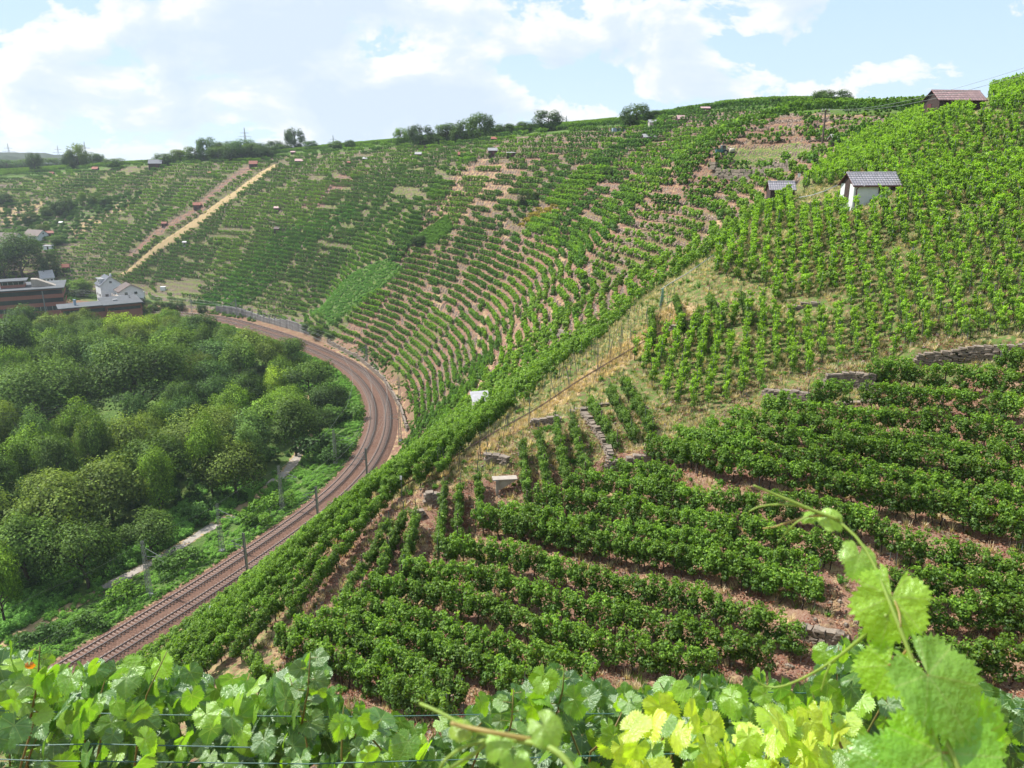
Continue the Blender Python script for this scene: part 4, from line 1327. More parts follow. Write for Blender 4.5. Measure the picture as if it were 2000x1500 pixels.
# staked single vines on the upper right slope
REG_UP = [(1545,392),(1600,330),(1650,290),(1740,250),(1830,215),(2040,160),(2040,690),(1960,682),(1830,694),(1780,706),(1700,712),(1612,716),(1580,745),(1500,765),(1440,780),(1380,800),(1330,812),(1282,775),(1238,705),(1250,685),(1300,668),(1370,640),(1420,620),(1500,600),(1510,570),(1440,548),(1395,545),(1400,500),(1450,465),(1500,420)]
A_, B_ = np.meshgrid(np.arange(-60, 110, 1.28), np.arange(30, 210, 0.84))
X = A_ * 0.955 + B_ * 0.296 + rng.normal(0, .09, A_.shape); Y = -A_ * 0.296 + B_ * 0.955 + rng.normal(0, .12, A_.shape)
X = X.ravel(); Y = Y.ravel()
P = np.c_[X, Y, bil(_HG, X, Y)]
u, v, dep = project(P)
ok = in_poly(u, v, REG_UP) & visible(P, 1.8, 1.02) & is_near(X, Y)
ok &= ~in_poly(u, v, [(1500,598),(1640,575),(1660,610),(1560,630),(1500,625)]) & ~in_poly(u, v, [(1560,372),(1650,365),(1660,395),(1580,425),(1540,440)]) & ~in_poly(u, v, [(1640,374),(1760,366),(1758,400),(1722,408),(1700,424),(1652,424)]) & ~in_poly(u, v, [(1815,198),(1930,190),(1935,228),(1815,236)]) & ~in_poly(u, v, [(1495,375),(1560,375),(1560,396),(1495,396)])
gapn = np.sin(X * 0.42 + 1.7 * np.sin(Y * 0.23)) * np.sin(Y * 0.37 + 1.1 * np.sin(X * 0.31))
ok &= ~((gapn > 0.88)) & (rng.random(len(X)) > 0.05)
P = P[ok]; dep = dep[ok]; u = u[ok]; v = v[ok]
P[:, 2] = ground(P[:, 0], P[:, 1])
o_ = np.argsort(dep); P = P[o_]; dep = dep[o_]; u = u[o_]; v = v[o_]
print('staked vines', len(P))
inframe = (u > 0) & (u < 2000)
ind = np.nonzero(inframe)[0][:295]
msk = np.zeros(len(P), bool); msk[ind] = True
for i in ind:
    if u[i] < 1480: w = ('green staked grapevine on the grassy shoulder left of the dark stone wall', 'staked vines on the grassy shoulder left of the dark wall')
    elif v[i] > 640: w = ('green grapevine on a single stake on the bare bank just above the dry stone walls', 'staked vines on the bare bank above the dry stone walls')
    else: w = ('light green grapevine on a single stake in the upper right planting', 'staked vines of the upper right slope')
    r = empty('grapevine', P[i], float(rng.uniform(0, 6.28)), label=w[0], category='grapevine', group=w[1])
    LATER.append((r, 'staked vine on grassy soil' if u[i] < 1480 else 'staked vine on the bare bank' if v[i] > 640 else 'light staked vine', P[i]))
    sc = float(rng.uniform(0.8, 1.05)); r.scale = (sc, sc, sc)
    o = bpy.data.objects.new('foliage', SLIM[int(rng.integers(8))]); link(o, r); t = rng.uniform(0.9, 1.2); o.color = (1.28 * t, 1.3 * t, 0.78 * t, 1)
    o = bpy.data.objects.new('trunk', SLIM_TRUNK[int(rng.integers(4))]); link(o, r)
    o = bpy.data.objects.new('stake', STAKE_ME); o.location = (0.1, 0.05, 0); o.rotation_euler = (rng.normal(0, .04), rng.normal(0, .04), 0); link(o, r)
R_ = P[~msk]
SV = feed('staked_vine', SLIM_WHOLE)
scatter('upper_slope_vines', SV, R_, np.stack([rng.normal(0, .05, len(R_)), rng.normal(0, .05, len(R_)), rng.uniform(0, 6.28, len(R_))], 1), rng.uniform(0.78, 1.08, len(R_)), color=(1.36, 1.4, 0.8, 1))
# ------------------------------------------------------------------ railway
def offset_line(off, s0=20.0, s1=None, step=2.0):
    s1 = s1 or RS[-1] - 30
    s = np.arange(s0, s1, step)
    x = np.interp(s, RS, RAIL[:, 0]); y = np.interp(s, RS, RAIL[:, 1])
    tx = np.interp(s, RS, RT[:, 0]); ty = np.interp(s, RS, RT[:, 1]); l = np.hypot(tx, ty)
    return np.stack([x + ty / l * off, y - tx / l * off], 1), np.stack([tx / l, ty / l], 1), s

line, tdir, ssr = offset_line(0.0, 20, None, 1.5)
# ballast bed with sloping shoulders
nn = np.stack([tdir[:, 1], -tdir[:, 0]], 1)
prof = [(-5.1, -0.45), (-3.9, 0.10), (-2.0, 0.14), (0, 0.06), (2.0, 0.14), (3.9, 0.10), (5.2, -0.35)]
V = []
for off, z in prof: V.append(np.c_[line + nn * off, np.full(len(line), RAIL_Z + z)])
V = np.concatenate(V); n = len(line); i = np.arange(n - 1)
F = np.concatenate([np.stack([k * n + i, (k + 1) * n + i, (k + 1) * n + i + 1, k * n + i + 1], 1) for k in range(len(prof) - 1)])
mobj('ballast_bed', raw_mesh('ballast_bed', V, F, M_BALLAST, smooth=True), kind='structure')

def sweep(off, prof, name, mats, parent, fm=None, z0=RAIL_Z):
    l, t, _ = offset_line(off, 20, None, 1.5)
    nn = np.stack([t[:, 1], -t[:, 0]], 1)
    V = np.concatenate([np.c_[l + nn * a, np.full(len(l), z0 + b)] for a, b in prof]); n = len(l); i = np.arange(n - 1); K = len(prof)
    F = np.concatenate([np.stack([k * n + i, k * n + i + 1, ((k + 1) % K) * n + i + 1, ((k + 1) % K) * n + i], 1) for k in range(K)])
    fmv = np.concatenate([np.full(n - 1, fm[k] if fm else 0) for k in range(K)])
    return mobj(name, raw_mesh(name, V, F, mats, fmv), parent)
for ti, (off, lab) in enumerate(((-2.15, 'rusty railway track of the inner curve, on the river side'), (2.15, 'rusty railway track of the outer curve, at the foot of the vineyard'))):
    root = empty('railway_track', (0, 0, 0), label=lab, category='railway track')
    for g in (-0.76, 0.76):
        sweep(off + g, [(-0.07, 0.24), (-0.045, 0.42), (0.045, 0.42), (0.07, 0.24)], 'rail', [M_RAIL, M_RAILTOP], root, [0, 1, 0, 0])
    l, t, s = offset_line(off, 20, None, 0.68)
    n = len(l); nn = np.stack([t[:, 1], -t[:, 0]], 1)
    hx, hy = 1.3, 0.13
    B = []
    for zz in (0.02, 0.27):
        for a, b in ((-hx, -hy), (hx, -hy), (hx, hy), (-hx, hy)):
            B.append(np.c_[l + nn * a + t * b, np.full(n, RAIL_Z + zz)])
    V = np.stack(B, 1).reshape(-1, 3); o = np.arange(n)[:, None] * 8
    F = np.concatenate([o + np.array([[4, 5, 6, 7]])] + [o + np.array([[k, (k + 1) % 4, 4 + (k + 1) % 4, 4 + k]]) for k in range(4)])
    mobj('sleepers', raw_mesh('sleepers', V, F, M_SLEEPER), root, kind='stuff')

# gravel service path between the wood and the track
M_PATH = simple('gravel_path', (0.40, 0.36, 0.32), 0.95, (0.30, 0.26, 0.21), 1.5)
for _s0, _s1 in ((134, 168), (190, 224)):
  lp, _, _ = offset_line(-20.6, _s0, _s1, 2.0)
  lp = lp + np.stack([np.sin(np.arange(len(lp)) * .21), np.cos(np.arange(len(lp)) * .17)], 1) * 0.5
  zp = ground(lp[:, 0], lp[:, 1])
  t_ = np.gradient(lp, axis=0); t_ /= np.linalg.norm(t_, axis=1)[:, None]; n_ = np.stack([t_[:, 1], -t_[:, 0]], 1)
  wd = (1.15 + 0.25 * np.sin(np.arange(len(lp)) * 0.9))[:, None]
  A_ = lp - n_ * wd; B_ = lp + n_ * wd
  V = np.concatenate([np.c_[A_, ground(A_[:, 0], A_[:, 1]) + 0.06], np.c_[lp, zp + 0.10], np.c_[B_, ground(B_[:, 0], B_[:, 1]) + 0.06]]); n = len(lp); i = np.arange(n - 1)
  F = np.concatenate([np.stack([k * n + i, (k + 1) * n + i, (k + 1) * n + i + 1, k * n + i + 1], 1) for k in range(2)])
  mobj('path', raw_mesh('path', V, F, M_PATH, smooth=True), kind='structure')

rv, _, _ = offset_line(-70.0, 30, 420, 4.0)
ribbon(rv, 17, -1.15, 'river', M_WATER)

# masts of the overhead line
def lattice_mast(h, name_label, P, yaw, arm=3.2, side=1):
    r = empty('catenary_mast', P, yaw, label=name_label, category='railway mast', group=None)
    mb = MB(); w0, w1 = 0.38, 0.17
    def wq(z): return w0 + (w1 - w0) * z / h
    for sx in (-1, 1):
        for sy in (-1, 1):
            mb.bar((sx * w0, sy * w0, -0.6), (sx * w1, sy * w1, h), 0.045)
    z = 0.0
    while z < h - 0.5:
        z2 = min(z + 0.75, h)
        for (ax, ay), (bx, by) in (((-1, -1), (1, -1)), ((1, -1), (1, 1)), ((1, 1), (-1, 1)), ((-1, 1), (-1, -1))):
            a, b = wq(z), wq(z2)
            mb.bar((ax * a, ay * a, z), (bx * b, by * b, z2), 0.022)
            mb.bar((bx * a, by * a, z), (ax * b, ay * b, z2), 0.022)
        z = z2
    mb.box((0, 0, 0.1), (0.9, 0.9, 0.5), 0)
    mb.obj('lattice_post', M_MAST, r)
    mb = MB()
    mb.bar((0, 0, h - 1.1), (side * arm, 0, h - 2.1), 0.045); mb.bar((0, 0, h - 2.9), (side * arm, 0, h - 2.1), 0.05)
    mb.bar((side * arm * 0.5, 0, h - 2.5), (side * (arm + 0.5), 0, h - 2.9), 0.03)
    mb.obj('bracket_arm', M_MAST, r)
    mb = MB(); mb.tube([(side * 0.35, 0, h - 1.2), (side * 0.55, 0, h - 1.3)], 0.1); mb.tube([(side * 0.35, 0, h - 2.82), (side * 0.55, 0, h - 2.75)], 0.1)
    mb.obj('insulator', M_BLACK, r)
    return r
def beam_mast(h, label, P, yaw, arm=3.4, side=-1):
    r = empty('catenary_mast', P, yaw, label=label, category='railway mast')
    mb = MB()
    mb.box((0.16, 0, h / 2 - 0.3), (0.035, 0.34, h + 0.6)); mb.box((-0.16, 0, h / 2 - 0.3), (0.035, 0.34, h + 0.6)); mb.box((0, 0, h / 2 - 0.3), (0.28, 0.03, h + 0.59))
    mb.box((0, 0, 0.0), (0.8, 0.8, 0.5))
    mb.obj('steel_post', M_MAST, r)
    mb = MB()
    mb.bar((0, 0, h - 0.9), (side * arm, 0, h - 2.2), 0.05); mb.bar((0, 0, h - 2.9), (side * arm, 0, h - 2.2), 0.055)
    mb.bar((side * arm * 0.45, 0, h - 2.55), (side * (arm + 0.8), 0, h - 3.1), 0.03)
    mb.bar((0, 0, h - 3.6), (side * (arm * 0.8), 0, h - 3.1), 0.03)
    mb.obj('bracket_arm', M_MAST, r)
    mb = MB(); mb.tube([(side * 0.3, 0, h - 1.0), (side * 0.55, 0, h - 1.12)], 0.1); mb.tube([(side * 0.3, 0, h - 2.83), (side * 0.55, 0, h - 2.77)], 0.1)
    mb.obj('insulator', M_BLACK, r)
    return r
def rail_frame(s, off):
    x = np.interp(s, RS, RAIL[:, 0]); y = np.interp(s, RS, RAIL[:, 1]); tx = np.interp(s, RS, RT[:, 0]); ty = np.interp(s, RS, RT[:, 1]); l = math.hypot(tx, ty)
    return (x + ty / l * off, y - tx / l * off), math.atan2(ty, tx) - math.pi / 2
mast_tops = {}
def foot_s(u, v, off):
    p = at_z(np.array(float(u)), np.array(float(v)), RAIL_Z); d, s = rail_coords(p[0], p[1]); return float(s)
right = [((480,1133),'front'), ((606,1031),'second'), ((715,950),'third')]
labs_r = ['plain steel railway mast nearest the foreground, between the tracks and the vines', 'plain steel railway mast, the middle one of the three along the vines', 'plain steel railway mast farthest along the bend, the third along the vines']
for ((u, v), nm), lb in zip(right, labs_r):
    s = foot_s(u, v, 2); (x, y), yaw = rail_frame(s, 5.1)
    beam_mast(9.6, lb, (x, y, RAIL_Z - 0.2), yaw, side=-1, arm=3.1)
left = [((305,1165), 10.5), ((447,1078), 10.0), ((573,1000), 10.5), ((667,905), 9.0)]
labs_l = ['lattice railway mast nearest the foreground, standing in the scrub left of the tracks', 'slender lattice railway mast beside the pale path', 'lattice railway mast in front of the dark bush left of the tracks', 'small lattice railway mast among the bushes where the track bends']
for ((u, v), h), lb in zip(left, labs_l):
    s = foot_s(u, v, -9); (x, y), yaw = rail_frame(s, -7.2)
    lattice_mast(h, lb, (x, y, ground1(x, y)), yaw, side=1, arm=4.2)
labs_o = ['dark lattice mast at the outside of the bend, at the foot of the flank vines', 'lattice mast against the wall past the bend', 'lattice mast in the lowest vine rows above the bend', 'lattice mast by the far end of the retaining wall', 'distant lattice mast by the dark bushes beyond the wall', 'distant lattice mast where the track leaves behind the buildings']
for (u, v, off, h), lb in zip(((783,860,6.3,9), (772,780,6.6,8), (712,712,6.8,8), (472,618,7,9.5), (368,610,7,9.5), (280,606,-7,9)), labs_o):
    s = foot_s(u, v, off); (x, y), yaw = rail_frame(s, off)
    lattice_mast(h, lb, (x, y, RAIL_Z - 0.3), yaw, side=-1 if off > 0 else 1, arm=3.0)
for k, (off, hh, lab) in enumerate(((-2.15, 5.9, 'contact wire above the inner track'), (-2.15, 7.4, 'carrying cable above the inner track'), (2.15, 5.9, 'contact wire above the outer track'), (2.15, 7.4, 'carrying cable above the outer track'), (-7.6, 9.6, 'feeder cable along the lattice masts'))):
    l, t, s = offset_line(off, 60, 560, 4.0)
    sag = (0.9 if hh > 7 else 0.0) * (np.cos(s / 23.0 * 2 * math.pi) * 0.35)
    mb = MB(); mb.tube([(a, b, RAIL_Z + hh + c) for (a, b), c in zip(l, sag)], 0.022, n=3)
    mb.obj('overhead_wire', M_CABLE, label=lab + ', following the railway bend', category='overhead wire')

# power lines over the wood
for k in range(3):
    a = at_y(np.array(150.0), np.array(795.0 - k * 4), 150.0); b = at_y(np.array(770.0), np.array(640.0 - k * 3), 210.0)
    pts = [(a[0] + (b[0] - a[0]) * t, a[1] + (b[1] - a[1]) * t, a[2] + (b[2] - a[2]) * t - 4 * t * (1 - t) * 2.0) for t in np.linspace(-1.2, 1.0, 36)]
    mb = MB(); mb.tube(pts, 0.016, n=3)
    mb.obj('power_cable', M_CABLE, label=['lowest', 'middle', 'top'][k] + ' of the three thin cables crossing above the wood', category='power cable')

# ------------------------------------------------------------------ trees
def crown_mesh(i, kind='round', n=7600, cs=0.0265):
    rng = np.random.default_rng(900 + i)
    lob = []
    nl = {'round': 34, 'tall': 30, 'willow': 40, 'big': 46, 'low': 34}[kind]
    for k in range(nl):
        d = rng.normal(size=3); d /= np.linalg.norm(d)
        if d[2] < -0.35 and kind != 'low': d[2] *= -0.6
        rr = rng.uniform(0.55, 0.86)
        c = d * rr
        sx = {'round': (0.5, 0.5, 0.46), 'tall': (0.36, 0.36, 0.60), 'willow': (0.5, 0.5, 0.46), 'big': (0.5, 0.5, 0.48), 'low': (0.5, 0.5, 0.55)}[kind]
        c = c * np.array(sx); c[2] += {'round': 0.52, 'tall': 0.56, 'willow': 0.50, 'big': 0.50, 'low': 0.42}[kind]
        lob.append((c, rng.uniform(0.10, 0.20)))
    lc = np.array([c for c, _ in lob]); lr = np.array([r for _, r in lob])
    w = lr ** 2; k = rng.choice(nl, n, p=w / w.sum())
    d = rng.normal(size=(n, 3)); d /= np.linalg.norm(d, axis=1)[:, None]
    rad = lr[k] * (1 + 0.30 * np.sin(d[:, 0] * 9 + k) * np.sin(d[:, 1] * 8 + 2 * k) * np.sin(d[:, 2] * 7)) * rng.uniform(0.62, 1.06, n)
    C = lc[k] + d * rad[:, None]
    if kind == 'willow':
        C[:, 2] -= rng.random(n) ** 2 * 0.10
    # outward again from the whole crown
    cen = np.array([0, 0, 0.42])
    o = C - cen; o /= np.linalg.norm(o, axis=1)[:, None]
    N_ = d * 0.8 + o * 0.7 + np.array([0, 0, 0.45]) + rng.normal(0, 0.42, (n, 3))
    tone = rng.uniform(0.6, 1.3, nl)[k] * rng.uniform(0.65, 1.3, n)
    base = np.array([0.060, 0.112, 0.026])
    lit_top = np.array([0.185, 0.265, 0.052])  # sunlit crown tops painted into the leaf colour, mixed in by height
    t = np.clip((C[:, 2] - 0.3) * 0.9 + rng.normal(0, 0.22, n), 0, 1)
    col = mixc(base, lit_top, t) * tone[:, None]
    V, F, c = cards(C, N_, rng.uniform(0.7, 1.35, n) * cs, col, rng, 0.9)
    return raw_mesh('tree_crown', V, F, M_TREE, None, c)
CROWNS = {'round': [crown_mesh(i) for i in range(6)], 'tall': [crown_mesh(20 + i, 'tall') for i in range(4)], 'willow': [crown_mesh(40 + i, 'willow') for i in range(4)], 'big': [crown_mesh(60 + i, 'big', 17000, 0.0165) for i in range(3)], 'low': [crown_mesh(80 + i, 'low', 5200, 0.034) for i in range(4)]}
def trunk_mesh(i):
    rng = np.random.default_rng(60 + i)
    mb = MB()
    pts = [(0, 0, -0.06), (0.004, 0.0, 0.1), (rng.normal(0, .012), rng.normal(0, .012), 0.28), (rng.normal(0, .025), rng.normal(0, .025), 0.5), (rng.normal(0, .03), rng.normal(0, .03), 0.72)]
    mb.tube(pts, [0.030, 0.024, 0.019, 0.013, 0.006], n=7)
    for q in range(7):
        a = q * 0.9 + rng.uniform(0, 0.5); h = 0.20 + q * 0.055
        r = rng.uniform(0.20, 0.32)
        mb.tube([(0, 0, h), (math.cos(a) * r * 0.5, math.sin(a) * r * 0.5, h + 0.10), (math.cos(a) * r, math.sin(a) * r, h + rng.uniform(0.16, 0.26))], [0.012, 0.009, 0.004], n=5)
    return mb.mesh('tree_trunk', M_BARK, smooth=True)
TRUNKS = [trunk_mesh(i) for i in range(4)]
TINTS = {'dark': (0.55, 0.66, 0.62), 'green': (0.85, 0.95, 0.75), 'bright': (1.25, 1.40, 0.62), 'yellow': (2.1, 1.95, 0.70), 'olive': (1.25, 1.15, 0.85), 'silver': (1.15, 1.30, 1.45), 'bluish': (0.75, 0.95, 1.05)}
TNAME = {'dark': 'dark green', 'green': 'mid green', 'bright': 'bright green', 'yellow': 'yellow green', 'olive': 'olive green', 'silver': 'silvery green', 'bluish': 'bluish green'}
trng = np.random.default_rng(4)
def tree(x, y, z, H, Wd, tint, label, group=None, kind='round', name='tree', cat='tree'):
    r = empty(name, (x, y, z), float(trng.uniform(0, 6.28)), label=label, category=cat, group=group)
    r.scale = (Wd, Wd, H)
    o = bpy.data.objects.new('crown', CROWNS[kind][int(trng.integers(len(CROWNS[kind])))]); link(o, r)
    t = TINTS[tint]; j = trng.uniform(0.88, 1.12); o.color = (t[0] * j, t[1] * j, t[2] * j, 1)
    link(bpy.data.objects.new('trunk', TRUNKS[int(trng.integers(4))]), r)
    return r
# trees one can point at: column, row of the crown top, width in the picture, height m, tint, kind, words
KEY = [
 (55,700,230,22,'green','big','large leafy tree at the left edge in the middle of the wood'),
 (250,655,240,26,'green','big','largest spreading tree of the wood, with dark hollow beneath'),
 (200,885,170,16,'olive','willow','soft olive willow with a feathery crown left of the bright narrow tree'),
 (90,925,190,17,'olive','willow','dull olive tree with drooping clumps in the lower left wood'),
 (30,1000,170,15,'green','willow','shaggy tree at the left edge above the scrub slope'),
 (150,1010,150,14,'green','willow','shadowed willow on the lower edge of the wood'),
 (300,895,90,14,'bright','tall','narrow bright green tree between the olive willow and the dark gap'),
 (285,1000,120,9,'green','round','small round tree at the start of the pale path'),
 (400,835,95,17,'bright','tall','vivid green tree in front of the pale tree, above the path'),
 (450,860,140,14,'olive','round','pale olive rounded tree beside the vivid green tree'),
 (300,850,130,16,'green','round','leafy tree behind the narrow bright tree'),
 (390,790,190,17,'olive','big','broad pale willow below the glimpse of the river'),
 (470,800,130,15,'silver','willow','greyish willow right of the broad pale willow'),
 (540,760,120,14,'bright','round','bright tree crown near the bend, left of the shadowed tree'),
 (470,725,70,13,'silver','willow','small silvery willow right of the river glimpse'),
 (540,715,70,12,'yellow','round','little yellowish crown behind the silvery willow'),
 (600,700,110,15,'green','round','dense tree where the wood meets the railway bend'),
 (570,790,120,14,'green','tall','tall leafy tree at the inner edge of the bend'),
 (640,745,90,12,'dark','round','shadowy tree beside the track bend'),
 (430,655,120,17,'bluish','round','bluish rounded crown behind the river glimpse'),
 (480,640,110,16,'olive','willow','pale feathery tree in front of the far retaining wall'),
 (390,610,90,17,'dark','round','dark dense tree near the far wall'),
 (238,612,100,15,'yellow','round','yellow green tree in front of the low brick building'),
 (285,622,80,14,'yellow','willow','second yellow green tree right of the low brick building'),
 (155,602,60,13,'olive','round','olive tree hiding the foot of the low brick building'),
 (100,607,80,14,'olive','round','tree in front of the brick factory corner'),
 (35,594,90,15,'dark','round','dark tree in front of the brick factory at the left edge'),
 (15,632,120,19,'dark','tall','dark trees at the left edge below the factory'),
 (340,640,120,17,'bright','round','bright crown in the middle far part of the wood'),
 (200,655,110,18,'bluish','round','bluish crown left of the largest spreading tree'),
 (130,650,120,18,'green','round','broad crown at the far left part of the wood'),
 (560,655,80,12,'green','round','tree in front of the hidden stretch of the track'),
 (620,800,80,9,'dark','round','dark bushy tree by the path near the bend'),
]
placed = []
for (u, v, w, H, tint, kind, lab) in KEY:
    ztop = 1.5 + H
    P = at_z(np.array(float(u)), np.array(float(v)), ztop)
    dep = project(P)[2]; Wd = w / 1500.0 * float(dep)
    # keep crowns clear of the track
    d, s = rail_coords(P[0], P[1])
    if d > -13: continue
    gz = min(ground1(P[0], P[1]), 2.0)
    tree(P[0], P[1], gz, (ztop - gz) * 1.02, Wd * 0.98, tint, lab, 'trees of the riverside wood', kind)
    placed.append((P[0], P[1], Wd * 0.36))
print('key trees', len(placed))
# the rest of the wood
cand = []
for _ in range(16000):
    s = trng.uniform(70, 560); d = -trng.uniform(23, 260)
    x = np.interp(s, RS, RAIL[:, 0]); y = np.interp(s, RS, RAIL[:, 1]); tx = np.interp(s, RS, RT[:, 0]); ty = np.interp(s, RS, RT[:, 1])
    x += ty * d; y += -tx * d
    dd, s2 = rail_coords(np.array(x), np.array(y))
    if dd > -24 or (s2 > 345 and dd > -14): continue
    if -86 < dd < -56 and (236 < s2 < 330): continue          # the river
    u, v, dep = project(np.array([x, y, 10.0]))
    if not (-80 < u < 900 and 560 < v < 1330): continue
    if 95 < u < 262 and y > 335 and v > 0 and y < 400: continue
    if u < 130 and y > 340: continue
    r = trng.uniform(3.3, 6.0)
    if any((x - a) ** 2 + (y - b) ** 2 < (r + c) ** 2 for a, b, c in placed): continue
    placed.append((x, y, r)); cand.append((x, y, r, float(dd), float(u), float(v)))
print('wood trees', len(cand))
pal = ['green', 'olive', 'olive', 'bright', 'bluish', 'dark', 'silver', 'green', 'bright']
for x, y, r, dd, u, v in cand:
    tint = pal[int(trng.integers(len(pal)))]
    H = trng.uniform(12, 19.5) * (0.85 if dd > -34 else 1.0) * (0.8 if dd < -84 and trng.random() < .3 else 1)
    if u < 300 and y > 230:
        tv = 640 if y < 290 else 622      # crowns stay below the brick buildings behind them
        H = min(H, max(6.0, float(at_y(np.array(u), np.array(float(tv)), y)[2])))
    kind = ['round', 'round', 'willow', 'tall'][int(trng.integers(4))]
    where = 'beyond the river' if dd < -86 else 'along the path' if dd > -36 else 'in the middle of the wood'
    part_ = 'far' if y > 280 else 'near' if y < 160 else 'central'
    shape = {'round': 'rounded', 'willow': 'drooping', 'tall': 'upright'}[kind]
    LATER.append((tree(x, y, 1.0 if dd > -60 else -0.6, H, r * 2.6, tint, '%s %s tree %s, %s part of the riverside wood' % (TNAME[tint], shape, where, part_), 'riverside wood, %s %s trees %s, %s part' % (TNAME[tint], shape, where, part_), kind), '%s %s tree' % (TNAME[tint], shape), (x, y, 12.0)))
# undergrowth and scrub
def bush_mesh(i, n=420, leaf=0.13):
    rng = np.random.default_rng(1200 + i)
    nl = 9
    lc = np.stack([rng.normal(0, .3, nl), rng.normal(0, .3, nl), rng.uniform(.15, .6, nl)], 1); lr = rng.uniform(.18, .34, nl)
    k = rng.integers(0, nl, n); d = rng.normal(size=(n, 3)); d /= np.linalg.norm(d, axis=1)[:, None]
    C = lc[k] + d * (lr[k] * rng.uniform(.6, 1.05, n))[:, None]; C[:, 2] = np.maximum(C[:, 2], 0.02)
    N_ = d + np.array([0, 0, .6]) + rng.normal(0, .4, (n, 3))
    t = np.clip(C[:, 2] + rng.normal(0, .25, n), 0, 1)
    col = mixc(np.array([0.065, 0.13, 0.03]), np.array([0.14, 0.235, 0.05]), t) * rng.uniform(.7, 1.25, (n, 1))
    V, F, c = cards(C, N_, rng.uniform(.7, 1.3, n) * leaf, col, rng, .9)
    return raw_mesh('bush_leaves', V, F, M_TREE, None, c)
BUSH = [bush_mesh(i) for i in range(6)]
BUSH_FINE = [bush_mesh(10 + i, 1500, 0.075) for i in range(4)]
SCR = feed('scrub', BUSH)
def strip_points(n, s0, s1, d0, d1, smin=0.5, smax=1.2, test=None):
    out = []
    s = trng.uniform(s0, s1, n); d = trng.uniform(d0, d1, n)
    x = np.interp(s, RS, RAIL[:, 0]) + np.interp(s, RS, RT[:, 1]) * d; y = np.interp(s, RS, RAIL[:, 1]) - np.interp(s, RS, RT[:, 0]) * d
    ok = np.ones(n, bool) if test is None else test(s, d, x, y)
    x, y = x[ok], y[ok]
    P = np.c_[x, y, ground(x, y)]
    u, v, dp = project(P); k = (u > -50) & (u < 1500)
    P = P[k]
    return P, trng.uniform(smin, smax, len(P))
def put(name, P, sc, color, coll=None):
    scatter(name, coll or SCR, P, np.stack([trng.normal(0, .1, len(P)), trng.normal(0, .1, len(P)), trng.uniform(0, 6.28, len(P))], 1), sc, color=color)
P1, s1 = strip_points(4600, 60, 330, -22.6, -5.6, 0.4, 1.2, lambda s, d, x, y: (np.sin(s * .35) * np.sin(d * .8 + s * .1) > -0.65) & ~((d < -18.4) & (((s > 136) & (s < 166)) | ((s > 196) & (s < 216)))))
put('lineside_scrub', P1, s1 * np.where(P1[:, 1] > 0, 1, 1), (1.8, 2.05, 1.5, 1))
P2, s2 = strip_points(2600, 60, 200, -34, -22.3, 0.6, 1.9, lambda s, d, x, y: np.sin(s * .2 + d * .4) > -0.75)
put('bramble_slope', P2, s2, (1.6, 1.95, 1.7, 1))
P3, s3 = strip_points(5200, 60, 600, -190, -22.5, 1.2, 3.2, lambda s, d, x, y: ~((d < -56) & (d > -86) & (s > 236) & (s < 330)))
put('wood_undergrowth', P3, s3, (0.6, 0.8, 0.7, 1))
P3, s3 = strip_points(3200, 60, 330, -7.5, -4.6, 0.15, 0.5)
put('verge_weeds', P3, s3, (1.2, 1.5, 0.8, 1))
P3, s3 = strip_points(1200, 330, 470, -13.0, -5.5, 0.4, 1.3)
put('far_verge_growth', P3, s3, (1.25, 1.35, 0.8, 1))
P3, s3 = strip_points(900, 205, 335, 6.0, 10.5, 0.2, 0.7, lambda s, d, x, y: np.sin(s * .5 + d) > 0)
put('bend_weeds', P3, s3, (1.2, 1.3, 0.8, 1))
P3, s3 = strip_points(900, 280, 600, 6.2, 10.5, 0.4, 1.5, lambda s, d, x, y: np.sin(s * .11) + np.sin(s * .047 + 1) > 0.5)
put('wall_foot_growth', P3, s3, (0.9, 1.1, 0.7, 1))
# single bushes between path and track
BL = [(610,990,60,'dark'),(630,900,70,'dark'),(585,1010,45,'bright'),(400,1115,70,'dark'),(440,1095,50,'bright'),(360,1130,55,'green'),(250,1190,60,'bright'),(375,1010,45,'silver'),(665,830,60,'green'),(690,780,60,'green'),(680,740,55,'green'),(650,920,40,'dark'),(500,1040,50,'bright'),(90,1270,60,'dark'),(180,1245,50,'green'),(540,1010,45,'bright'),(330,1110,45,'green'),(300,1215,40,'bright')]
for k, (u, v, w, tint) in enumerate(BL):
    P = at_z(np.array(float(u)), np.array(float(v)), 1.6); dep = float(project(P)[2]); Wd = w / 1500 * dep
    dq, sq = rail_coords(P[0], P[1])
    if dq > -8: continue
    z = ground1(P[0], P[1])
    r = empty('bush', (P[0], P[1], z), float(trng.uniform(0, 6)), label='%s bush %s' % (TNAME[tint], ['in front of the lattice mast by the dark shadow', 'beside the path near the bend', 'right beside the railway ballast', 'behind the foremost lattice mast', 'near the middle of the path edge', 'left of the foremost lattice mast', 'on the bramble slope', 'at the pale path start, below the trees', 'on the inner side of the bend', 'at the sharpest point of the bend', 'under the trees past the bend', 'by the track below the bend', 'between path and track halfway', 'in the bottom left corner scrub', 'in the lower left scrub near the track', 'near the second lattice mast', 'where the path bends out of sight', 'at the foot of the foremost lattice mast'][k]), category='bush')
    r.scale = (Wd, Wd, Wd * 0.95)
    o = bpy.data.objects.new('leaves', BUSH_FINE[k % 4]); link(o, r); t = TINTS[tint]; o.color = (t[0], t[1], t[2], 1)
    mb = MB()
    for a in (0, 2, 4): mb.tube([(0, 0, -0.1), (0.08 * math.cos(a), 0.08 * math.sin(a), 0.2), (0.22 * math.cos(a), 0.22 * math.sin(a), 0.5)], [0.02, 0.015, 0.008], n=5)
    mb.obj('stems', M_BARK, r)

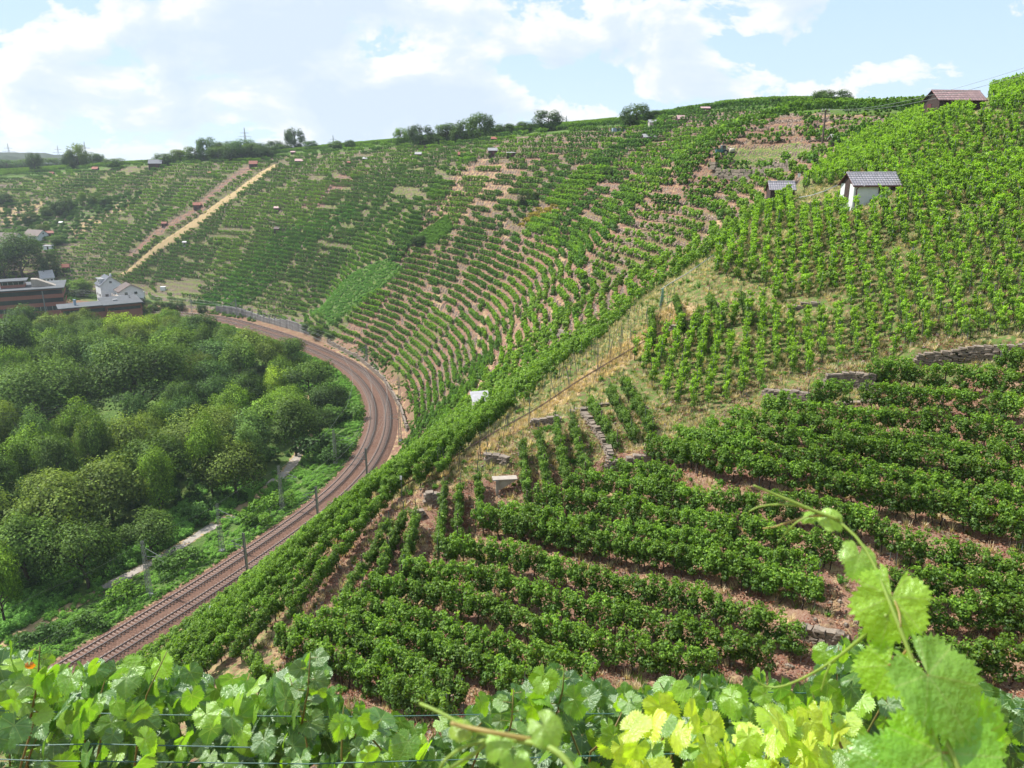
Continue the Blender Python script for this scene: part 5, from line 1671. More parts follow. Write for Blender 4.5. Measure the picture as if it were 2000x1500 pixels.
# low growth that hides the inner edge of the far curve
for k in range(16):
    s = 318 + k * 8.2; d = -11.5 - trng.uniform(0, 4)
    x = np.interp(s, RS, RAIL[:, 0]) + np.interp(s, RS, RT[:, 1]) * d; y = np.interp(s, RS, RAIL[:, 1]) - np.interp(s, RS, RT[:, 0]) * d
    w = trng.uniform(5.0, 7.5); tn = ['green', 'olive', 'bright', 'bluish'][k % 4]
    LATER.append((tree(float(x), float(y), ground1(x, y) - 0.4, trng.uniform(3.6, 5.6), w, tn, 'low tree', 'low trees at the inner edge of the far railway curve', 'low'), '%s low tree by the far track' % TNAME[tn], (float(x), float(y), 5.0)))

# trees along the skyline and on the far slope: column, row of the foot, crown height px, width px, tint, kind, words
SKY = [
 (783,283,22,28,'bright','round','small light green tree on the skyline, left of the dark round tree'),
 (820,285,27,40,'dark','round','dark round tree on the skyline next to the small light green tree'),
 (872,277,24,44,'green','round','flat crowned tree on the skyline, left of the joined pair'),
 (912,272,26,40,'green','round','lower left crown of the joined pair of skyline trees'),
 (938,270,33,44,'green','round','tall rounded skyline tree, right one of the joined pair'),
 (985,262,14,36,'green','round','low rounded skyline tree right of the joined pair'),
 (1025,258,13,34,'green','round','low flat tree on the skyline left of the big dark dome'),
 (1072,254,24,50,'dark','round','big dark dome shaped tree on the skyline near the pylon'),
 (1245,232,26,50,'green','round','light broad tree on the skyline above the terraces'),
 (1278,232,14,26,'green','round','small tree touching the broad skyline tree'),
 (1628,208,20,56,'green','round','tree crown peeking over the right skyline'),
 (574,292,28,30,'dark','tall','dark conical conifer on the skyline'),
 (402,301,28,30,'bluish','round','rounded tree at the left end of the skyline hedge'),
 (440,305,20,40,'green','round','broad bush in the skyline hedge, right of the rounded tree'),
 (470,300,24,46,'bluish','round','wide tree in the middle of the skyline hedge'),
 (505,297,18,36,'green','round','tree at the right part of the skyline hedge'),
 (535,296,14,30,'dark','round','low dark bush at the right end of the skyline hedge'),
 (605,291,11,22,'bluish','round','small skyline bush right of the conifer'),
 (655,290,10,26,'green','round','tiny tree on the skyline by the thin pylon'),
 (682,290,11,18,'bluish','round','tiny separate tree on the skyline right of the thin pylon'),
 (320,310,14,36,'green','round','bushes at the left end of the skyline above the dark roofed barn'),
 (350,311,13,34,'olive','round','pale bush on the skyline above the dark roofed barn'),
 (380,312,16,36,'green','round','leafy skyline bush left of the skyline hedge'),
 (150,318,30,34,'olive','round','tall thin tree left of the lattice pylon at the far left'),
 (135,320,24,20,'dark','tall','dark narrow tree beside the thin tree at the far left'),
 (175,322,16,40,'green','round','low bushes below the lattice pylon at the far left'),
 (220,318,12,34,'green','round','low bush right of the left pylon'),
 (65,334,24,22,'dark','tall','dark upright tree on the far left slope'),
 (45,328,12,50,'green','round','hedge trees at the far left edge'),
 (105,326,12,50,'green','round','hedge trees near the far left edge'),
 (10,332,14,40,'bluish','round','bluish trees at the very left edge'),
]
gcl = {}
SKY += [(423,303,18,34,'green','round','leafy tree filling the gap in the skyline hedge, left part'), (455,302,20,36,'dark','round','dark tree in the middle of the skyline hedge'), (490,299,20,36,'green','round','rounded tree near the pylon in the skyline hedge'), (520,297,15,34,'dark','round','low dark tree in the right half of the skyline hedge'), (550,295,9,30,'green','round','thin low hedge right of the skyline hedge'), (845,280,12,30,'green','round','small bush between the dark round tree and the flat crowned tree'), (892,276,14,26,'green','round','bush in the gap before the joined skyline trees')]
for (u, v, hp, wp, tint, kind, lab) in SKY:
    P = raycast(np.array([float(u)]), np.array([float(v + 3)]))[0]
    if np.isnan(P[0]):
        P = raycast(np.array([float(u)]), np.array([float(v + 12)]))[0]
        if np.isnan(P[0]): continue
    dep = float(project(P)[2])
    tree(P[0], P[1] + 3, ground1(P[0], P[1] + 3) + 0.6, hp * dep / 1500 * 1.7, wp * dep / 1500 * 1.4, tint, lab, 'trees along the skyline', 'low')
MID = [
 (45,545,70,100,'dark','tall','dense dark grove of tall trees left of the white house'),(95,540,50,50,'dark','round','dark tree at the right side of the tall grove'),(10,545,60,60,'dark','round','dark tree at the left edge of the tall grove'),
 (150,575,30,60,'bright','round','bright tree left of the white house'),(120,575,30,40,'green','round','tree between the factory and the bright tree'),(168,578,28,30,'dark','round','dark tree at the left wall of the white house'),
 (125,415,26,46,'dark','round','dark thicket in the overgrown gardens on the far slope'),(162,402,22,20,'bright','tall','slim tree standing up in the gardens of the far slope'),(205,400,16,26,'dark','round','dark bush at the right end of the far gardens'),(185,398,18,24,'green','round','rounded bush in the far gardens'),(95,420,18,30,'green','round','green bush in the far gardens'),(60,435,22,34,'green','round','round garden tree at the left of the far slope'),(20,475,26,44,'green','round','garden tree above the roofs at the left edge'),(85,455,18,26,'olive','round','small garden tree above the left roofs'),(10,395,20,30,'dark','round','dark bush at the left edge of the far slope'),(40,470,18,30,'bluish','round','bluish garden tree at the left'),(110,475,16,30,'green','round','bush beside the dark garden shed'),
 (1030,395,30,34,'dark','round','single dark round bush in the middle of the terraces'),(1045,388,20,20,'green','round','smaller bush right of the dark round bush on the terraces'),(1190,340,16,34,'dark','round','dark bush on the upper terraces'),
 (310,608,20,24,'green','round','small tree by the track left of the dark hedge'),(330,605,18,26,'dark','round','dark bush in the hedge by the far track'),(350,607,20,24,'dark','round','second dark bush in the hedge by the far track'),(290,612,18,20,'bright','round','bright bush by the far track'),(395,610,16,22,'dark','round','dark bush at the start of the retaining wall'),(270,598,16,30,'dark','round','dark bush right of the brown roofed house'),
 (820,475,18,34,'dark','round','dark bushes at the corner of the little vineyard plot'),(620,655,20,34,'bright','round','leafy bush at the foot of the overgrown strip'),(600,645,16,26,'dark','round','dark bush above the retaining wall end'),(645,660,14,24,'green','round','bush beside the first stone wall at the bend'),(1290,270,8,26,'green','round','bush below the pale roofed hut on the upper terraces'),(1225,262,10,20,'dark','round','dark bush beside the blue cover'),
]
for (u, v, hp, wp, tint, kind, lab) in MID:
    P = raycast(np.array([float(u)]), np.array([float(v)]))[0]
    if np.isnan(P[0]): continue
    dep = float(project(P)[2])
    isb = hp * dep / 1500 < 4
    tree(P[0], P[1], ground1(P[0], P[1]) - 0.3, hp * dep / 1500 * 1.2, wp * dep / 1500 * 1.1, tint, lab, None, 'low' if kind == 'round' else kind, 'bush' if isb else 'tree', 'bush' if isb else 'tree')

# overgrown strips, garden growth, weeds on the near terraces
def poly_points(poly, n):
    a = np.array(poly); x = trng.uniform(a[:, 0].min(), a[:, 0].max(), n); y = trng.uniform(a[:, 1].min(), a[:, 1].max(), n)
    k = in_world(x, y, poly); x, y = x[k], y[k]
    return np.c_[x, y, ground(x, y)]
P4 = poly_points(WEDGE, 5200); put('overgrown_strip', P4, trng.uniform(0.35, 1.0, len(P4)), (1.55, 1.85, 1.6, 1))
P4 = poly_points(WEDGE2, 2200); put('overgrown_upper_strip', P4, trng.uniform(0.5, 1.1, len(P4)), (1.2, 1.4, 0.8, 1))
P4 = poly_points(GARDEN, 1500); put('garden_growth', P4, trng.uniform(1.0, 2.8, len(P4)), (0.8, 0.95, 0.8, 1))
P4 = poly_points(REDPATCH, 900); put('reddish_dry_growth', P4, trng.uniform(0.5, 1.2, len(P4)), (3.2, 1.5, 1.2, 1))
P4 = poly_points(LUSH, 2600); put('lush_growth', P4, trng.uniform(0.7, 1.5, len(P4)), (0.95, 1.5, 0.75, 1))
P4 = poly_points(STRAW, 500); put('straw_strip_weeds', P4, trng.uniform(0.25, 0.7, len(P4)), (4.2, 2.4, 1.9, 1))

def tuft_mesh(i, dry):
    rng = np.random.default_rng(1500 + i); n = 26
    a = rng.uniform(0, 6.28, n); r = rng.uniform(0.0, 0.16, n); L = rng.uniform(0.12, 0.36, n); lean = rng.uniform(0.1, 0.8, n)
    b = np.stack([np.cos(a) * r, np.sin(a) * r, np.zeros(n)], 1); dd = np.stack([np.cos(a) * lean, np.sin(a) * lean, np.ones(n)], 1); dd /= np.linalg.norm(dd, axis=1)[:, None]
    sd = np.stack([-np.sin(a), np.cos(a), np.zeros(n)], 1) * 0.016
    V = np.stack([b - sd, b + sd, b + dd * L[:, None] + sd * .3, b + dd * L[:, None] - sd * .3], 1).reshape(-1, 3)
    c = (np.array([[0.62, 0.52, 0.36]]) if dry else np.array([[0.13, 0.21, 0.05]])) * rng.uniform(.6, 1.3, (n, 1))
    return raw_mesh('grass_tuft', V, np.arange(n * 4).reshape(n, 4), M_GRASS, None, c)
TUF = feed('tuft', [tuft_mesh(i, i % 3 != 0) for i in range(6)])
TUFD = feed('dry_tuft', [tuft_mesh(20 + i, True) for i in range(4)])
n = 26000
x = trng.uniform(-16, 60, n); y = trng.uniform(28, 110, n); P5 = np.c_[x, y, bil(_HG, x, y)]
u, v, dp = project(P5); k = (u > -20) & (u < 2030) & visible(P5, 0.3, 1.02) & is_near(x, y) & (bil(_DG, x, y) > 9)
dens = np.where(y < 56, 0.45, 1.0); k &= trng.random(n) < dens
P5 = P5[k]; P5[:, 2] = ground(P5[:, 0], P5[:, 1]); print('tufts', len(P5))
put('slope_grass', P5, trng.uniform(0.6, 1.7, len(P5)), (1, 1, 1, 1), TUF)
P6 = poly_points(SPURBARE, 5200); put('dry_spur_grass', P6, trng.uniform(0.6, 1.8, len(P6)), (1.1, 1.02, 1.05, 1), TUFD)
k = (trng.random(len(P5)) < 0.05)
P7 = P5[k]; put('low_weeds', P7, trng.uniform(0.15, 0.5, len(P7)), (1.1, 1.5, 0.9, 1))

def litter_mesh(i):
    rng = np.random.default_rng(1700 + i); n = 16
    C = np.stack([rng.normal(0, .28, n), rng.normal(0, .28, n), rng.uniform(0.0, 0.06, n)], 1)
    N_ = np.stack([rng.normal(0, .4, n), rng.normal(0, .4, n), np.ones(n)], 1)
    pal_ = np.array([[.30, .12, .07], [.36, .22, .14], [.42, .33, .24], [.16, .09, .06], [.24, .085, .05]])
    V, F, c = cards(C, N_, rng.uniform(.05, .13, n), pal_[rng.integers(0, 5, n)] * rng.uniform(.7, 1.2, (n, 1)), rng, .8)
    return raw_mesh('litter', V, F, M_GRASS, None, c)
LIT = feed('litter', [litter_mesh(i) for i in range(5)])
n = 15000
x = trng.uniform(-14, 36, n); y = trng.uniform(28, 64, n); P8 = np.c_[x, y, bil(_HG, x, y)]
u, v, dp = project(P8); k = (u > -20) & (u < 2030) & visible(P8, 0.3, 1.02) & is_near(x, y) & (bil(_DG, x, y) > 9) & (np.sin(x * .9 + 1.5 * np.sin(y * .5)) * np.sin(y * .8) > -0.6)
P8 = P8[k]; P8[:, 2] = ground(P8[:, 0], P8[:, 1]) + 0.01
put('ground_litter', P8, trng.uniform(0.6, 1.5, len(P8)), (1, 1, 1, 1), LIT)
PEB = feed('pebble', [MB().add([(-.5, -.35, 0), (.4, -.45, 0), (.5, .3, 0), (-.35, .45, 0), (-.3, -.25, .4), (.3, -.3, .45), (.28, .25, .38), (-.25, .3, .42)], [(0, 1, 5, 4), (1, 2, 6, 5), (2, 3, 7, 6), (3, 0, 4, 7), (4, 5, 6, 7)]).mesh('pebble', M_STONE)])
k = trng.random(len(P8)) < 0.16
put('loose_stones', P8[k], trng.uniform(0.08, 0.30, int(k.sum())), (1, 1, 1, 1), PEB)
# ------------------------------------------------------------------ dry stone walls (every stone its own)
STONES = []
_sr = np.random.default_rng(31)
for i in range(5):
    mb = MB(); mb.box((0, 0, 0), (1, 1, 1))
    V = np.array(mb.v) * np.array([1, 1, 1]) + _sr.normal(0, 0.05, (8, 3))
    mb.v = [tuple(p) for p in V]
    STONES.append(mb.mesh('stone', M_STONE))
def stone_wall(line, h, label, depth=0.45, sw=0.42, sh=0.17, flip=1):
    line = resample(np.asarray(line, float), 0.1)
    seg = np.linalg.norm(line[1:] - line[:-1], axis=1); st = np.concatenate([[0], np.cumsum(seg)]); L = st[-1]
    mid = line[len(line) // 2]
    root = empty('dry_stone_wall', (mid[0], mid[1], ground1(mid[0], mid[1])), label=label, category='stone wall')
    O = np.array(root.location)
    gz = ground(line[:, 0], line[:, 1])
    n = 0; z = -0.1; row = 0
    while z < h:
        s = -_sr.uniform(0, sw) ; hh = sh * _sr.uniform(0.8, 1.25)
        while s < L:
            w = sw * _sr.uniform(0.55, 1.5); c = min(max(s + w / 2, 0), L)
            x = np.interp(c, st, line[:, 0]); y = np.interp(c, st, line[:, 1]); g = np.interp(c, st, gz)
            k = min(int(c / 0.1), len(line) - 2); a = math.atan2(line[k + 1][1] - line[k][1], line[k + 1][0] - line[k][0])
            top = h * (1 - 0.12 * math.sin(c * 1.7) ** 2)
            if z < top:
                o = bpy.data.objects.new('stone', STONES[int(_sr.integers(5))])
                dp = depth * _sr.uniform(0.9, 1.15)
                o.location = (x - O[0] - math.sin(a) * (0.1 + _sr.normal(0, .025)) * flip, y - O[1] + math.cos(a) * (0.1 + _sr.normal(0, .025)) * flip, g - O[2] + z + hh / 2)
                o.scale = (w * 0.95, dp, hh * 0.93); o.rotation_euler = (_sr.normal(0, .04), _sr.normal(0, .04), a + _sr.normal(0, .05))
                link(o, root); n += 1
            s += w
        z += hh; row += 1
    return n
for line, hgt, run, lab in STEP_LINES:
    if lab: print('stones', stone_wall(line, hgt + 0.1, lab, sw=0.5 if hgt < 1.2 else 0.55, sh=0.17))
def wall_px(pts, h, lab, **k):
    a = np.array(pts, float); P = raycast(a[:, 0], a[:, 1]); return stone_wall(P[:, :2], h, lab, **k)
wall_px([(1136,812),(1150,830),(1166,850),(1182,880),(1188,920)], 0.55, 'crumbling brown side wall running down beside the upright rows', sw=0.4)
wall_px([(953,905),(972,903),(985,908)], 0.7, 'short stack of flat stones above the concrete slab', sw=0.5, sh=0.12)
wall_px([(836,985),(850,982),(862,984)], 0.9, 'ragged stone pier at the lower end of the spur', sw=0.5, sh=0.14)
wall_px([(812,1012),(826,1008)], 0.5, 'few tumbled stones below the ragged pier', sw=0.45, sh=0.14)
wall_px([(1120,806),(1150,800),(1182,793)], 0.25, 'thin ledge of flat stones above the upright rows', sw=0.6, sh=0.12)
wall_px([(1040,832),(1060,830),(1090,825)], 0.5, 'low rubble wall under the rack rail, behind the upright rows', sw=0.45)
wall_px([(1310,652),(1330,650)], 0.7, 'small stone pier where the rack rail bends', sw=0.4)
wall_px([(1545,608),(1575,600),(1600,598)], 0.4, 'line of loose pale boulders on the upper slope', sw=0.6, sh=0.22)
wall_px([(1575,412),(1600,408)], 0.9, 'pale stone block step below the white vineyard house', sw=0.6, sh=0.25)
wall_px([(1612,786),(1650,790),(1702,786)], 0.12, 'pale flat slabs lying at the foot of the dark dry stone wall', sw=0.7, sh=0.12)
wall_px([(640,668),(700,700),(750,745),(782,800),(795,840)], 1.6, 'long rubble wall along the outside of the railway bend', sw=1.3, sh=0.45)
wall_px([(1390,335),(1470,345),(1540,330)], 1.6, 'reddish rock face under the tractor track', sw=1.5, sh=0.5)
wall_px([(1055,655),(1080,655),(1110,655)], 0.9, 'terrace wall at the shelf in the hollow', sw=1.2, sh=0.35)

# concrete water tank with a slab on it
P = raycast(np.array([985.0]), np.array([960.0]))[0]; z = ground1(P[0], P[1])
r = empty('concrete_tank', (P[0], P[1], z), 0.12, label='pale concrete slab on a grey post, a small tank on the bare spur', category='tank')
mb = MB(); mb.box((-0.55, -0.1, 0.2), (0.22, 0.28, 1.7)); mb.obj('post', M_CONC, r)
mb = MB(); mb.box((0.05, 0.15, 1.06), (1.9, 0.75, 0.09)); mb.obj('slab', M_CONC, r)
mb = MB(); mb.add([(-0.4, -0.1, 0.98), (0.95, -0.1, 0.98), (-0.4, -0.1, 0.15), (-0.4, 0.12, 0.98), (0.95, 0.12, 0.98), (-0.4, 0.12, 0.15)], [(0, 2, 1), (3, 4, 5), (0, 1, 4, 3), (1, 2, 5, 4), (2, 0, 3, 5)]); mb.obj('gusset', M_CONC, r)

# rack rail of the vineyard railway
RK = [(520,1240),(600,1150),(700,1000),(760,975),(800,950),(850,925),(905,890),(960,858),(1010,830),(1060,800),(1110,765),(1150,740),(1210,705),(1260,675),(1300,652),(1350,630),(1400,612),(1450,600)]
a = np.array(RK, float)[2:]; Pk = raycast(a[:, 0], a[:, 1])[:, :2]; Pk = smooth_line(resample(Pk, 1.5), 2)
gz = ground(Pk[:, 0], Pk[:, 1]); 
for _ in range(3): gz[1:-1] = (gz[:-2] + gz[1:-1] * 2 + gz[2:]) / 4
m = len(Pk) // 2
root = empty('rack_railway', (Pk[m][0], Pk[m][1], gz[m]), label='brown single rack rail climbing the straw covered spur on short props', category='monorail')
O = np.array(root.location)
mb = MB(); mb.tube([(p[0] - O[0], p[1] - O[1], g - O[2] + 0.52) for p, g in zip(Pk, gz)], 0.045, n=4); mb.obj('rail', M_RAIL, root)
mb = MB()
mb.tube([(p[0] - O[0], p[1] - O[1], g - O[2] + 0.42) for p, g in zip(Pk, gz)], 0.03, n=4); mb.obj('rack', M_RAIL, root)
me_leg = MB().bar((0, 0, -0.3), (0, 0, 0.5), 0.025).mesh('prop', M_RAIL)
for p, g in list(zip(Pk, gz))[::1]:
    o = bpy.data.objects.new('prop', me_leg); o.location = (p[0] - O[0], p[1] - O[1], g - O[2]); link(o, root)
# upper monorail of the slope beside the hut
for pts, lab in (([(1290,575),(1340,545),(1400,505),(1450,470),(1500,425),(1545,385)], 'thin grey rack rail running up along the crest to the small tiled hut'), ([(1560,395),(1600,385),(1635,372),(1660,365)], 'short grey rail on the grass between the tiled hut and the white house')):
    a = np.array(pts, float); Pq = resample(raycast(a[:, 0], a[:, 1])[:, :2], 1.5); g = ground(Pq[:, 0], Pq[:, 1]); m = len(Pq) // 2
    root = empty('crest_railway', (Pq[m][0], Pq[m][1], g[m]), label=lab, category='monorail'); O = np.array(root.location)
    mb = MB(); mb.tube([(p[0] - O[0], p[1] - O[1], q - O[2] + 0.6) for p, q in zip(Pq, g)], 0.05, n=4); mb.obj('rail', M_MAST, root)
    for p, q in zip(Pq, g):
        o = bpy.data.objects.new('prop', me_leg); o.location = (p[0] - O[0], p[1] - O[1], q - O[2]); link(o, root)

# bare metal stakes standing in the straw on the spur, most of them leaning
st_rng = np.random.default_rng(8)
ST = MB().bar((0, 0, -0.3), (0, 0, 2.3), 0.024, n=5).mesh('metal_stake', M_STAKE)
spots = []
for i in range(46):
    t = i / 45; u = 880 + t * 430 + st_rng.normal(0, 14); v = 935 - t * 330 + st_rng.normal(0, 10)
    spots.append((u, v, 'lower' if t < 0.33 else 'middle' if t < 0.66 else 'upper'))
for i in range(34):
    t = i / 33; u = 1090 + t * 190 + st_rng.normal(0, 14); v = 735 - t * 150 + st_rng.normal(0, 14) + 30
    spots.append((u, v, 'middle' if t < 0.5 else 'upper'))
for (u, v, w) in spots:
    P = raycast(np.array([u]), np.array([v]))[0]
    if np.isnan(P[0]): continue
    lx, ly = st_rng.normal(0, 0.09), st_rng.normal(0, 0.12)
    lean = 'leaning' if abs(ly) > 0.13 else 'upright'
    o = mobj('bare_stake', ST, None, (P[0], P[1], ground1(P[0], P[1])), label='%s bare grey metal stake in the straw on the %s part of the spur' % (lean, w), category='stake', group='%s bare stakes on the %s spur' % (lean, w))
    LATER.append((o, '%s bare metal stake' % lean, P))
    o.rotation_euler = (lx, ly, 0); s_ = st_rng.uniform(0.75, 1.1); o.scale = (1, 1, s_)
mb = MB(); P = raycast(np.array([1292.0]), np.array([596.0]))[0]
for k in range(5): mb.bar((k * 0.1 - .2, 0.05 * k, -0.1), (k * 0.03, 0, 1.9), 0.05, n=5)
mb.obj('plant_tubes', M_GREENTUBE, loc=(P[0], P[1], ground1(P[0], P[1])), label='bundle of pale green plant tubes leaning together at the top of the spur', category='plant tubes')

# ------------------------------------------------------------------ vineyard huts and buildings
def tiled_roof(root, L, D, zb, rise, mat, over=0.25, tile=0.34, one_side_only=False, name='tile', ridge_along='x', tilecount=300):
    """gable roof, ridge along x: boards below, wavy tiles on top, each one a piece"""
    mb = MB(); t = 0.05
    hL = L / 2 + over; hD = D / 2 + over
    ov = rise * over / (D / 2)
    for s in (-1, 1):
        mb.add([(-hL, s * hD, zb - ov), (hL, s * hD, zb - ov), (hL, 0, zb + rise), (-hL, 0, zb + rise),
                (-hL, s * hD, zb - ov - t), (hL, s * hD, zb - ov - t), (hL, 0, zb + rise - t), (-hL, 0, zb + rise - t)],
               [(0, 1, 2, 3), (7, 6, 5, 4), (0, 4, 5, 1), (0, 3, 7, 4), (1, 5, 6, 2)])
    mb.obj('roof_boards', M_TRIM if mat in (M_PINKTILE, M_GREYTILE) else M_DARKWOOD, root)
    # one curved tile
    tb = MB(); nseg = 4; P = []; F = []
    for j, y in enumerate((0, 1)):
        for i in range(nseg + 1):
            a = math.pi * i / nseg
            P.append((-math.cos(a) * 0.5, y, 0.10 * math.sin(a) + (0.0 if j else 0.03) ))
    for i in range(nseg): F.append((i, i + 1, nseg + 2 + i, nseg + 1 + i))
    P += [(p[0], p[1], p[2] - 0.05) for p in P[:nseg + 1]]
    for i in range(nseg): F.append((i, 2 * nseg + 2 + i, 2 * nseg + 3 + i, i + 1))
    tb.add(P, F)
    tme = tb.mesh('tile', mat, smooth=True)
    sl = math.hypot(hD, rise + ov); ang = math.atan2(rise + ov, hD)
    ncol = int(round(2 * hL / tile)); nrow = max(3, int(round(sl / (tile * 1.15))))
    cw = 2 * hL / ncol; rh = sl / nrow
    n = 0
    for s in (-1,) if one_side_only else (-1, 1):
        for r in range(nrow):
            for c in range(ncol):
                if n >= tilecount: break
                o = bpy.data.objects.new('tile', tme)
                y0 = r * rh
                yy = s * (hD - y0 * math.cos(ang)); z = zb - ov + y0 * math.sin(ang) + 0.02
                o.location = (-hL + (c + 0.5) * cw, yy, z)
                o.scale = (cw * 0.99, rh * 1.08, cw * 1.1)
                o.rotation_euler = (ang, 0, 0) if s < 0 else (ang, 0, math.pi)
                link(o, root); n += 1
    mb = MB(); mb.tube([(-hL, 0, zb + rise + 0.03), (hL, 0, zb + rise + 0.03)], 0.09, n=8); mb.obj('ridge', mat, root)

def plain_roof(root, L, D, zb, rise, mat, over=0.25, name='roof', shed=False):
    mb = MB(); t = 0.1; hL = L / 2 + over; hD = D / 2 + over
    if shed:
        mb.add([(-hL, -hD, zb), (hL, -hD, zb), (hL, hD, zb + rise), (-hL, hD, zb + rise), (-hL, -hD, zb - t), (hL, -hD, zb - t), (hL, hD, zb + rise - t), (-hL, hD, zb + rise - t)],
               [(0, 1, 2, 3), (7, 6, 5, 4), (0, 4, 5, 1), (1, 5, 6, 2), (2, 6, 7, 3), (3, 7, 4, 0)])
    else:
        ov = rise * over / (D / 2)
        for s in (-1, 1):
            mb.add([(-hL, s * hD, zb - ov), (hL, s * hD, zb - ov), (hL, 0, zb + rise), (-hL, 0, zb + rise), (-hL, s * hD, zb - ov - t), (hL, s * hD, zb - ov - t), (hL, 0, zb + rise - t), (-hL, 0, zb + rise - t)],
                   [(0, 1, 2, 3), (7, 6, 5, 4), (0, 4, 5, 1), (0, 3, 7, 4), (1, 5, 6, 2)])
    return mb.obj(name, mat, root)

def gable_walls(root, L, D, zb, rise, mat, z0=-1.0, name='walls', gable_mat=None):
    mb = MB(); x, y = L / 2, D / 2
    P = [(-x, -y, z0), (x, -y, z0), (x, y, z0), (-x, y, z0), (-x, -y, zb), (x, -y, zb), (x, y, zb), (-x, y, zb), (-x, 0, zb + rise - .03), (x, 0, zb + rise - .03)]
    mb.add(P, [(0, 1, 5, 4), (2, 3, 7, 6), (1, 2, 6, 5), (3, 0, 4, 7)])
    mb.add(P, [(5, 6, 9), (7, 4, 8)], 1 if gable_mat else 0)
    return mb.obj(name, [mat, gable_mat or mat], root)

def win(root, x, y, z, w, h, face='-y', glass=M_GLASS, frame=M_FRAME, name='window', bars=1):
    d = 0.05
    f = MB(); g = MB()
    def pt(a, dep, b):
        return {'-y': (x + a, y - dep, z + b), '+x': (x + dep, y + a, z + b), '-x': (x - dep, y + a, z + b), '+y': (x + a, y + dep, z + b)}[face]
    def bx(m, a, b, ww, hh, dep, th):
        c = pt(a, dep, b); dims = (ww, th, hh) if face in ('-y', '+y') else (th, ww, hh)
        m.box(c, dims)
    fw = 0.07
    bx(f, 0, h / 2, w, fw, 0.02, 0.1); bx(f, 0, -h / 2, w, fw, 0.02, 0.12); bx(f, -w / 2, 0, fw, h, 0.02, 0.09); bx(f, w / 2, 0, fw, h, 0.02, 0.09)
    for k in range(bars): bx(f, -w / 2 + w * (k + 1) / (bars + 1), 0, 0.05, h - 0.08, 0.015, 0.07)
    fo = f.obj(name, frame, root)
    bx(g, 0, 0, w - 0.08, h - 0.08, 0.0, 0.03); g.obj('pane', glass, fo)
    return fo

def at_px(u, v):
    P = raycast(np.array([float(u)]), np.array([float(v)]))[0]
    return P[0], P[1], ground1(P[0], P[1])
def size_m(u, v, Y_P):
    return float(project(np.array(Y_P))[2]) / 1500.0

# white vineyard house with the light grey tiles
x, y, z = at_px(1702, 396); s_ = size_m(0, 0, (x, y, z)); print('white house', x, y, z, 'px size', s_)
r = empty('vineyard_house', (x + 0.3, y + 1.6, z - 0.3), math.radians(6), label='white vineyard house with shiny grey wave tiled roof and maroon eaves', category='hut')
LW = 92 * s_; hw = 2.3
gable_walls(r, LW, 2.9, hw, 1.15, M_WHITE, gable_mat=M_DARKWOOD)
tiled_roof(r, LW, 2.9, hw + 0.02, 1.15, M_GREYTILE, over=0.3, tile=0.33, one_side_only=True, tilecount=290)
mb = MB(); mb.box((0, -1.72, hw - 0.22), (LW + 0.6, 0.10, 0.16)); mb.obj('gutter', M_TRIM, r)
mb = MB(); mb.tube([(-LW / 2 + 0.45, -1.70, hw - 0.25), (-LW / 2 + 0.30, -1.5, hw - 0.55), (-LW / 2 + 0.28, -1.5, 0)], 0.05, n=6); mb.obj('downpipe', M_TRIM, r)
mb = MB(); mb.box((-LW / 2 - 0.02, 0, 1.3), (0.05, 1.0, 2.0)); mb.obj('door', M_DARKWOOD, r)
mb = MB(); mb.tube([(-LW / 2 + 1.0, -1.47, 2.1), (-LW / 2 + 1.0, -1.75, 2.15), (-LW / 2 + 0.9, -1.8, 2.05)], 0.04); mb.obj('wall_lamp', M_FRAME, r)
win(r, 0.6, -1.46, 1.6, 0.6, 0.6, '-y', frame=M_DARKWOOD)
win(r, 1.9, -1.46, 1.8, 0.5, 0.4, '-y', frame=M_DARKWOOD)

# small dark hut with grey tiles
x, y, z = at_px(1528, 397); s_ = size_m(0, 0, (x, y, z)); LW = 46 * s_
r = empty('vineyard_hut', (x, y + 1.2, z - 0.2), math.radians(-4), label='small dark wooden hut with shiny grey tiled roof at the top of the crest rail', category='hut')
gable_walls(r, LW, 2.2, 2.0, 0.95, M_DARKWOOD)
tiled_roof(r, LW, 2.2, 2.02, 0.95, M_GREYTILE, over=0.22, tile=0.30, one_side_only=True)
mb = MB(); mb.box((-0.2, -1.13, 0.8), (0.9, 0.06, 1.7)); mb.obj('door', M_TRIM, r)

# brown hut on the right skyline
x, y, z = at_px(1868, 226); s_ = size_m(0, 0, (x, y, z)); LW = 96 * s_; print('brown hut', x, y, z, LW)
r = empty('skyline_hut', (x + 0.3, y + 1.8, z - 0.2), math.radians(8), label='long dark brown hut with pinkish tiled roof standing out on the right skyline', category='hut')
k = s_ * 1.0; hb = 32 * s_
gable_walls(r, LW, 3.6, hb, 1.35, M_DARKWOOD, z0=-1.5)
tiled_roof(r, LW, 3.6, hb + 0.02, 1.35, M_PINKTILE, over=0.35, tile=0.48, one_side_only=True, tilecount=290)
for q in range(14):
    mb = MB(); mb.box((-LW / 2 + (q + .5) * LW / 14, -1.83, hb / 2 - 0.4), (LW / 14 - 0.03, 0.04, hb + 0.6)); mb.obj('plank', M_DARKWOOD, r)
mb = MB(); mb.box((-LW / 2 - 0.03, 0.4, hb / 2 - 0.3), (0.05, 0.9, 1.9)); mb.obj('door', M_TRIM, r)

